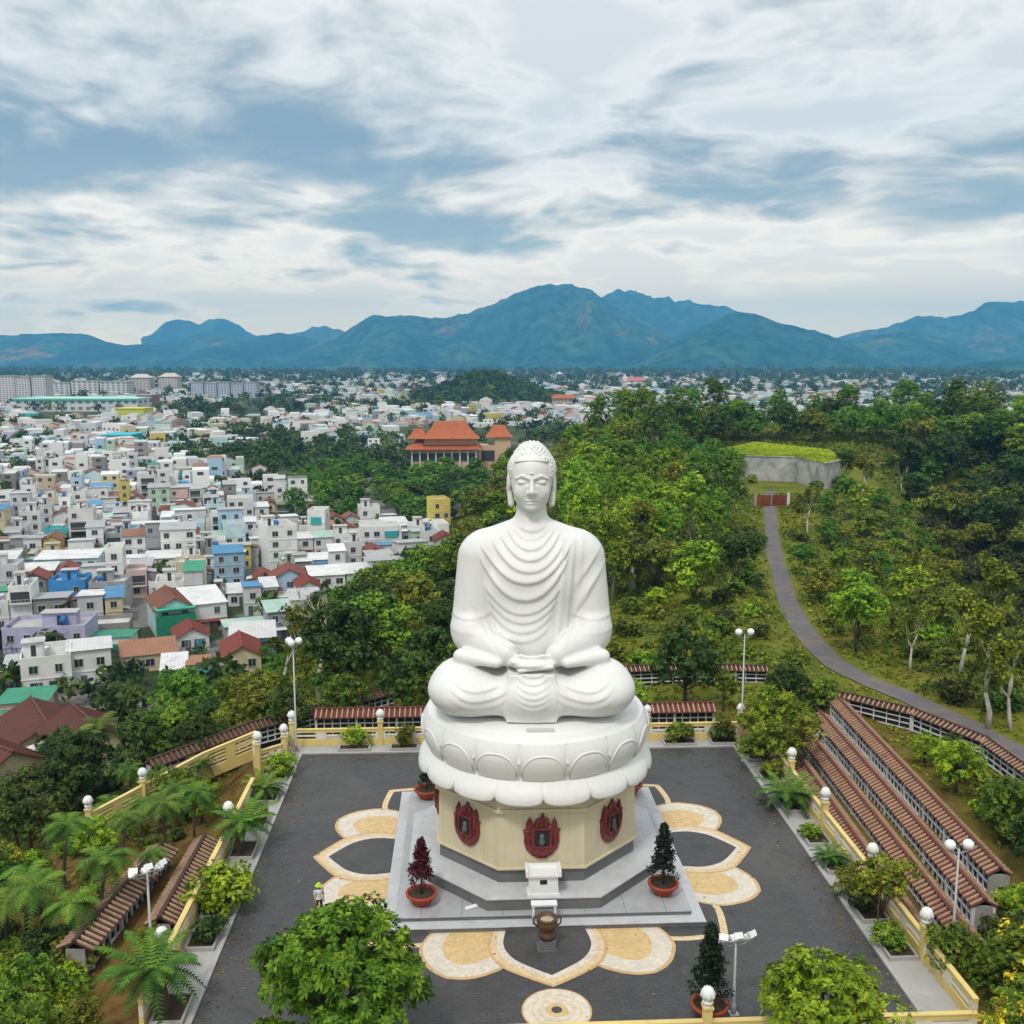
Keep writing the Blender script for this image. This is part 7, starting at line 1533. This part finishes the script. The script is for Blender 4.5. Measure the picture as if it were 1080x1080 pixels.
def hip_roof(mb, x0, x1, y0, y1, z, h, over=1.0, ridge=0.4, m=0, curve=True):
    """sweeping temple roof: hipped, slightly concave"""
    cx_, cy_ = (x0 + x1) / 2, (y0 + y1) / 2; hx, hy = (x1 - x0) / 2 + over, (y1 - y0) / 2 + over; n = 6; rings = []
    for i in range(n + 1):
        t = i / n; zz = z + h * (t ** 1.35 if curve else t); fx = hx + (hx * ridge - hx) * t; fy = hy * (1 - t) + 0.05; rings.append([(cx_ - fx, cy_ - fy, zz), (cx_ + fx, cy_ - fy, zz), (cx_ + fx, cy_ + fy, zz), (cx_ - fx, cy_ + fy, zz)])
    vs = [p for r in rings for p in r]; fs = [(i * 4 + k, i * 4 + (k + 1) % 4, (i + 1) * 4 + (k + 1) % 4, (i + 1) * 4 + k) for i in range(n) for k in range(4)] + [tuple(n * 4 + k for k in range(4)), (3, 2, 1, 0)]
    mb.add(vs, fs, m)
def build_landmarks():
    wht = mat('tower_white', (0.62, 0.61, 0.60), .8, .06, .05); blu = mat('tower_bluish', (0.50, 0.53, 0.62), .8, .06, .05); crm = mat('tower_cream', (0.60, 0.54, 0.47), .8, .06, .05)
    G = 'apartment blocks at the edge of the plain'
    for i, (a, b, nm) in enumerate(((0, 17, 'outermost white high-rise apartment slab at the far left edge'), (18, 33, 'white high-rise apartment slab with dark stripes, middle of the left three'), (35, 49, 'white high-rise apartment slab right of the other two at far left'))):
        block('apartment_block', nm, 'apartment block', a, b, 428, 397 + (i == 1) * 1.0, 22, wht, 14, G, cols=5)
    for a, b, t, nm, m in ((52, 74, 404, 'low white block just behind the teal-roofed hall, left end', wht), (76, 104, 402, 'long pale office block behind the teal-roofed hall', wht), (106, 134, 403, 'pale white block left of the round-topped tower pair', wht)): block('office_block', nm, 'building', a, b, 418, t, 30, m, 6, 'long pale blocks behind the hall')
    for a, b, t, nm in ((137, 158, 399, 'cream tower with a capped top, left of a pair'), (168, 187, 398, 'cream tower with a capped top, right of the pair')):
        e, w, H = block('tower_block', nm, 'tower block', a, b, 416, t, 26, crm, 11, 'capped cream towers', cols=6); mb = MB(); hip_roof(mb, -w / 2, w / 2, 0, 26, H + .9, 6, 1.5, .5); mb.build('cap', mat('tower_cap', (0.52, 0.46, 0.40), .8, .1), e)
    for i in range(5): block('apartment_block', ['first', 'second', 'third', 'fourth', 'fifth'][i] + ' bluish white apartment slab from the left in the row of five', 'apartment block', 202 + i * 14, 214.5 + i * 14, 419.5, 403.5 + (i % 2), 24, blu, 9, G, cols=4)
    e, w, H = block('exhibition_hall', 'long white hall with a pale teal roof before the apartment blocks', 'hall', 16, 146, 434, 421, 60, mat('hall_white', (0.60, 0.63, 0.63), .7, .05, .05), 2, cols=16, roofm=mat('pale_teal_roof', (0.42, 0.64, 0.58), .5, .06, .05))
    mb = MB(); mb.box(-w / 2 - 1, w / 2 + 1, -1.2, -.65, H - 1.6, H + .2); mb.build('fascia', mat('teal_fascia', (0.05, 0.42, 0.33), .6, .1), e)
    block('brick_building', 'square red-brown building at the right end of the teal-roofed hall', 'building', 145, 161, 432, 417, 25, mat('red_brown_wall', (0.30, 0.12, 0.085), .8, .1, .1), 3)
    block('yellow_hall', 'plain bright lime yellow hall in the middle of the town', 'hall', 122, 152, 443, 431.5, 26, mat('lime_yellow', (0.56, 0.55, 0.09), .8, .06, .1), 1, cols=2, winm=mat('lime_yellow', (0.56, 0.55, 0.09)), roofm=mat('lime_yellow', (0.56, 0.55, 0.09)))
    block('cyan_hall', 'low hall covered by a bright cyan roof sheet', 'hall', 108, 138, 470, 460, 22, mat('cyan_cover', (0.03, 0.42, 0.55), .6, .08, .1), 1, cols=1, winm=mat('cyan_cover', (0.03, 0.42, 0.55)), roofm=mat('cyan_cover', (0.03, 0.42, 0.55)))
    # orange-roofed pagoda on its wooded rise
    orange = mat('orange_roof_tile', (0.38, 0.105, 0.04), .75, .3, .5, dirt=(.28, .09, .04), dirt_amt=.5, dirt_scale=.12); peach = mat('peach_wall', (0.60, 0.42, 0.27), .8, .1, .2)
    A, B = on_z(430, 497, -25), on_z(506, 494, -25); w = float(B[0] - A[0]); e = empty('pagoda', ((A[0] + B[0]) / 2, A[1] + 12, -25)); tag(e, 'broad pagoda with two tiers of sweeping orange tiled roofs', 'pagoda'); W = w / 2
    zt = float(on_y(470, 441, e.location.y)[2]) + 25; zc = float(on_y(470, 463, e.location.y)[2]) + 25; zl = float(on_y(470, 472, e.location.y)[2]) + 25
    mb = MB(); mb.box(-W + 1.5, W - 1.5, -9, 9, -8, zl); mb.build('wall', peach, e); mb = MB(); mb.box(-W + 1.5, W - 1.5, -9.4, -9.02, zl * .45, zl * .80); mb.build('gallery_shade', M_shade, e)  # dark strip on the wall paints the shade behind the columns
    for k in range(9): mb = MB(); x = -W + 2 + (w - 4) * k / 8; mb.box(x - .35, x + .35, -10.2, -9.45, -4, zl); mb.build('column', M_lat, e)
    mb = MB(); hip_roof(mb, -W + 1, W - 1, -10, 10, zl, (zc - zl) * 1.0, 2.2, .72); mb.build('lower_roof', orange, e)
    mb = MB(); mb.box(-W * .55, W * .85, -5.5, 5.5, zl, zc + 1.0); mb.build('upper_wall', peach, e)
    mb = MB(); hip_roof(mb, -W * .5, W * .85, -7, 7, zc + .8, (zt - zc - 1.2) * .9, 2.6, .5); mb.build('upper_roof', orange, e)
    mb = MB(); hip_roof(mb, -W * .95, -W * .5, -4, 4, zc + .6, (zt - zc) * .45, 1.4, .4); mb.build('side_roof', orange, e)
    p, q = on_z(507, 493, -25), on_z(540, 491, -25); w2 = float(q[0] - p[0]); e = empty('pagoda_annex', ((p[0] + q[0]) / 2, p[1] + 10, -25)); tag(e, 'peach-walled annex with a smaller orange hipped roof right of the pagoda', 'building'); h2 = float(on_y(525, 460, e.location.y)[2]) + 25; ht = float(on_y(525, 446, e.location.y)[2]) + 25
    mb = MB(); mb.box(-w2 * .05, w2 / 2 - 1, -6, 6, -6, h2); mb.box(-w2 / 2, -w2 * .05 - .004, -6, 4, -6, h2 * .72); mb.build('wall', peach, e); mb = MB(); hip_roof(mb, -w2 * .25, w2 / 2 - 1, -6, 6, h2, (ht - h2) * .85, 1.3, .45); mb.build('roof', orange, e)
    wn = MB(); 
    for k in range(4): x = -w2 * .46 + k * w2 * .1; wn.box(x, x + 1.6, -6.3, -6.02, h2 * .2, h2 * .55)
    wn.build('windows', M_shade, e)
    # church with its spire, school roofs
    red = mat('church_red_roof', (0.42, 0.16, 0.12), .8, .1, .1); pk = mat('church_pale_wall', (0.60, 0.48, 0.42), .8, .06, .1)
    A, B = on_z(655, 407, -27), on_z(680, 407, -27); s = float(B[0] - A[0]) ; e = empty('church', ((A[0] + B[0]) / 2, A[1], -27)); tag(e, 'distant red-roofed church with one slim pale spire', 'church'); ht = float(on_y(665, 397, A[1])[2]) + 27
    zs = float(on_y(657, 394, A[1])[2]) + 27; mb = MB(); mb.box(-s / 2, s / 2, -12, 12, -2, ht * .55); mb.build('wall', pk, e); mb = MB(); hip_roof(mb, -s / 2, s / 2, -12, 12, ht * .55, ht * .4, 2, .85, curve=False); mb.build('roof', red, e)
    mb = MB(); mb.box(-s / 2 + 1, -s / 2 + 10, -22, -13, -2, zs * .62); mb.add([(-s / 2 + 1, -22, zs * .62), (-s / 2 + 10, -22, zs * .62), (-s / 2 + 10, -13, zs * .62), (-s / 2 + 1, -13, zs * .62), (-s / 2 + 5.5, -17.5, zs)], [(0, 1, 4), (1, 2, 4), (2, 3, 4), (3, 0, 4)]); mb.build('spire', wht, e)
    for a, b, py, t0, t1, lab in ((583, 607, 428, 421, 417, 'long low building with an orange hipped roof above the treetops'), (618, 640, 429, 424, 420, 'long low building with a dull red hipped roof above the treetops')):
        e, w, H = block('school_building', lab, 'building', a, b, py, t0, 22, pk, 2, cols=6); mb = MB(); hip_roof(mb, -w / 2, w / 2, 0, 22, H + .9, float(on_y((a + b) / 2, t1, e.location.y)[2]) + 27 - H, 1.5, .8, curve=False); mb.build('tile_roof', orange if a < 600 else red, e)
    p = on_z(590, 402, -27); e = empty('white_tower', (p[0], p[1], -27)); tag(e, 'tiny far-off white tower standing up against the mountain foot', 'tower'); t = float(on_y(590, 392, p[1])[2]) + 27
    mb = MB(); mb.lathe([(9, -1), (8, t * .7), (11, t * .72), (11, t * .8), (6, t * .85), (1, t)], 12); mb.build('shaft', wht, e)
    e = empty('columbarium', tuple(on_z(622, 484, -9))); tag(e, 'row of white pillared shrines half hidden in trees right of the statue head', 'shrine')
    for k in range(7): mb = MB(); mb.box(k * 4.2 - 1.0, k * 4.2 + 1.0, -.8, .8, -6, 4.5 + (k % 3)); mb.box(k * 4.2 - 1.4, k * 4.2 + 1.4, -1.2, 1.2, 4.5 + (k % 3), 5.2 + (k % 3)); mb.build('pillar', M_lat, e)

# ------------------------------------------------------------------ mountains and the air between
def mountain(label, prof, base_y, D, depth, mats, seed, rough=0.34, z0=-27):
    """ridge line given as pixels; built as a range at D metres with spurs and valleys running down both sides"""
    px = np.array([p[0] for p in prof], float); py = np.array([p[1] for p in prof], float)
    U = np.linspace(px.min(), px.max(), 260); cr = np.interp(U, px, py)
    Rv = np.array([ray(u, 379.3) for u in U]); Rv /= (Rv @ _fw)[:, None]; base = CAM_POS + Rv * D
    elev = np.array([float((CAM_POS + ray(u, v) * D / (ray(u, v) @ _fw))[2]) for u, v in zip(U, cr)]); crest = np.maximum(elev - z0, 0)
    jag = (fbm(U * 3.1, U * 0 + seed * 7.7, 23, seed, 5) - 0.47) * 0.10; crest = crest * (1 + jag)
    S_ = np.linspace(-1, 1, 90); V = []
    width = np.abs(px.max() - px.min()) / CAM_F * D
    for s in S_:
        w = depth * s
        P = base + Rv / np.linalg.norm(Rv, axis=1, keepdims=True) * w
        spur = fbm(P[:, 0] + 4000 * seed, P[:, 1] * 0.35 + 900 * seed, D * 0.045, seed + 5, 5) - 0.47; fine = fbm(P[:, 0] + 999 * seed, P[:, 1], D * 0.020, seed + 9, 4) - 0.47
        a = abs(s); sh = (1 - a) ** 1.25
        z = z0 - 6 + crest * np.clip(sh + (spur * rough * 3.0 + fine * rough * 1.1) * a * (1 - a) * 3.2, 0, 1) * (1 - 0.0 * a)
        V.append(np.stack([P[:, 0], P[:, 1], z], 1))
    V = np.array(V); n, m = V.shape[:2]; idx = np.arange(n * m).reshape(n, m); F = np.stack([idx[:-1, :-1], idx[:-1, 1:], idx[1:, 1:], idx[1:, :-1]], -1).reshape(-1, 4)
    o = np_mesh('mountain', V.reshape(-1, 3), F, mats, smooth=True); tag(o, kind='structure'); return o
def mountain_mat():
    m = bpy.data.materials.new('haze_blue_forest'); m.use_nodes = True; N = NT(m.node_tree); out = N.n('ShaderNodeOutputMaterial'); b = N.n('ShaderNodeBsdfPrincipled'); b.inputs['Roughness'].default_value = .95; b.inputs['Specular IOR Level'].default_value = 0.0; N.l(b.outputs[0], out.inputs[0])
    pos = N.n('ShaderNodeNewGeometry').outputs['Position']; n1 = N.noise(pos, .0016, 7, .6, .5); n2 = N.noise(pos, .010, 6, .65)
    c = N.ramp(n1, [(.36, (.010, .052, .062)), (.5, (.030, .115, .115)), (.6, (.070, .15, .10)), (.67, (.32, .17, .11))], 'LINEAR'); c = N.mix(N.ramp(n2, [(.42, 0.), (.6, .75)]), c, (.004, .024, .034)); N.l(c, b.inputs['Base Color'])  # distance haze put into the colour: forest tones shifted towards blue
    bp = N.n('ShaderNodeBump'); bp.inputs['Strength'].default_value = .8; bp.inputs['Distance'].default_value = 40; N.l(n2, bp.inputs['Height']); N.l(bp.outputs[0], b.inputs['Normal']); return m
def build_mountains():
    M = mountain_mat()
    mountain('a', [(-140, 372), (-60, 358), (0, 353), (40, 350.5), (70, 350), (95, 352), (115, 360), (130, 363), (160, 362), (190, 358), (215, 351), (240, 355), (262, 360), (285, 352), (300, 350), (330, 356), (370, 372), (400, 386)], 386, 8600, 1500, M, 1)
    mountain('b', [(150, 356), (163, 351), (178, 338), (190, 335.5), (202, 338), (212, 342), (222, 336), (232, 334), (245, 338), (258, 346), (272, 353), (300, 352), (318, 350), (330, 345), (345, 343), (356, 346), (372, 352), (400, 366)], 386, 11200, 900, M, 2)
    mountain('c', [(268, 388), (300, 378), (330, 364), (355, 355), (375, 342), (393, 332), (410, 332.5), (430, 331), (450, 334), (475, 333.5), (495, 328), (520, 319), (545, 307), (565, 302), (585, 300), (603, 299.5), (612, 303), (618, 302), (632, 313), (650, 322), (672, 334), (695, 346), (715, 355), (740, 366), (780, 388)], 388, 7600, 1700, M, 3)
    mountain('d', [(560, 366), (600, 330), (630, 313), (648, 307), (662, 305), (680, 310), (700, 314), (720, 317), (745, 319), (765, 324), (790, 334), (820, 345), (850, 352), (890, 370), (930, 386)], 386, 9800, 1500, M, 4)
    mountain('e', [(628, 396), (660, 386), (690, 370), (715, 356), (735, 345), (752, 335), (768, 329), (780, 327.5), (792, 329), (812, 336), (835, 343), (858, 347), (880, 354), (905, 364), (930, 375), (965, 390)], 392, 6200, 1300, M, 5)
    mountain('f', [(800, 384), (850, 362), (880, 355), (905, 349), (930, 344), (958, 335), (975, 332), (1000, 333), (1018, 329), (1035, 320), (1052, 318), (1068, 316.5), (1090, 318), (1140, 330), (1220, 360)], 386, 9000, 1600, M, 6)
    mountain('g', [(850, 386), (885, 366), (905, 358), (925, 352), (945, 350), (962, 349), (980, 352), (1000, 358), (1020, 365), (1045, 371), (1080, 374), (1130, 384)], 388, 7000, 1000, M, 7)
    mountain('h', [(930, 402), (965, 392), (1000, 385), (1040, 380), (1070, 377), (1110, 372), (1180, 380), (1240, 396)], 398, 4300, 800, M, 8)
def build_haze():
    m = bpy.data.materials.new('haze'); m.use_nodes = True; N = NT(m.node_tree); out = N.n('ShaderNodeOutputMaterial'); v = N.n('ShaderNodeVolumePrincipled')
    v.inputs['Color'].default_value = (*HAZE_COL, 1); v.inputs['Density'].default_value = HAZE_DENS; N.l(v.outputs[0], out.inputs['Volume'])
    mb = MB(); mb.box(-12600, 12600, -3300, 13400, -75, 765); o = mb.build('haze', m); tag(o, 'thin blue air haze over the town and hills', 'haze', kind='stuff')
HAZE_COL = (0.17, 0.58, 1.0); HAZE_DENS = 0.000112
# ------------------------------------------------------------------ person behind the big tree
def build_person():
    skin = mat('skin', (0.36, 0.20, 0.13), .6, .1, 5); shirt = mat('white_shirt', (0.62, 0.63, 0.66), .8, .08, 6); lime = mat('lime_cap', (0.40, 0.58, 0.05), .7, .1, 6); trou = mat('dark_trousers', (0.035, 0.035, 0.045), .85, .2, 6)
    e = empty('person', (-11.6, -6.2, 0), 0.5); tag(e, 'person in a white shirt and lime green hat standing behind the big tree', 'person')
    V = {'pel': (0, 0, .95), 'ch': (0, .0, 1.32), 'nk': (0, .0, 1.47), 'hd': (0, -.02, 1.60), 'tp': (0, -.02, 1.70), 'sl': (-.19, 0, 1.40), 'el': (-.25, .02, 1.13), 'wl': (-.23, -.1, .90), 'hl': (-.22, -.14, .80), 'sr': (.19, 0, 1.40), 'er': (.25, .02, 1.13), 'wr': (.22, -.12, .92), 'hr': (.2, -.18, .84),
         'tl': (-.10, 0, .90), 'kl': (-.11, -.02, .50), 'al': (-.11, .03, .09), 'fl': (-.12, -.13, .04), 'tr': (.10, 0, .90), 'kr': (.12, -.05, .50), 'ar': (.12, .02, .09), 'fr': (.14, -.14, .04)}
    R = {'pel': .14, 'ch': .15, 'nk': .06, 'hd': .095, 'tp': .07, 'sl': .075, 'el': .05, 'wl': .034, 'hl': .036, 'sr': .075, 'er': .05, 'wr': .034, 'hr': .036, 'tl': .095, 'kl': .065, 'al': .045, 'fl': .04, 'tr': .095, 'kr': .065, 'ar': .045, 'fr': .04}
    E_ = [('pel', 'ch'), ('ch', 'nk'), ('nk', 'hd'), ('hd', 'tp'), ('ch', 'sl'), ('sl', 'el'), ('el', 'wl'), ('wl', 'hl'), ('ch', 'sr'), ('sr', 'er'), ('er', 'wr'), ('wr', 'hr'), ('pel', 'tl'), ('tl', 'kl'), ('kl', 'al'), ('al', 'fl'), ('pel', 'tr'), ('tr', 'kr'), ('kr', 'ar'), ('ar', 'fr')]
    K = list(V); f = Field((-.36, -.34, -.02), (.36, .25, 1.80), .016); f.D[:] = 9
    for a, b in E_: f.u(f.cap(V[a], V[b], R[a], R[b]), .035)
    f.u(f.ell((0, -.11, 1.59), (.02, .03, .03)), .01)
    for s in (-1, 1):
        for k in range(4): f.u(f.cap((s * .215 + (k - 1.5) * .018, -.15, .80), (s * .215 + (k - 1.5) * .02, -.185, .735), .010, .008), .004)
    Vv, F = f.mesh(); zc = Vv[F].mean(1); mi = np.where(zc[:, 2] < .93, 1, np.where((zc[:, 2] > 1.46), 0, 2)); mi = np.where((np.abs(zc[:, 0]) > .19) & (zc[:, 2] < 1.2) & (zc[:, 2] > .7), 0, mi)
    b = np_mesh('body', Vv, F, [skin, trou, shirt], e, smooth=True, midx=mi)
    mb = MB(); mb.lathe([(.20, 1.665), (.19, 1.68), (.115, 1.69), (.115, 1.75), (.08, 1.80), (.01, 1.815)], 20, (0, -.02, 0), cap=False); mb.build('hat', lime, b)

# ------------------------------------------------------------------ assemble
build_terrain(); build_plaza(); build_platform(); build_kerbs()
build_hill_things(); build_litter()
build_statue(); build_altar(); build_walls(); build_lamps(); build_person()
plan_landmarks(); build_landmarks(); 
build_prototypes(); build_vegetation(); build_town()
for p in HIDE:
    for c in list(p.children_recursive): bpy.data.objects.remove(c)
    bpy.data.objects.remove(p)
build_mountains(); build_haze()
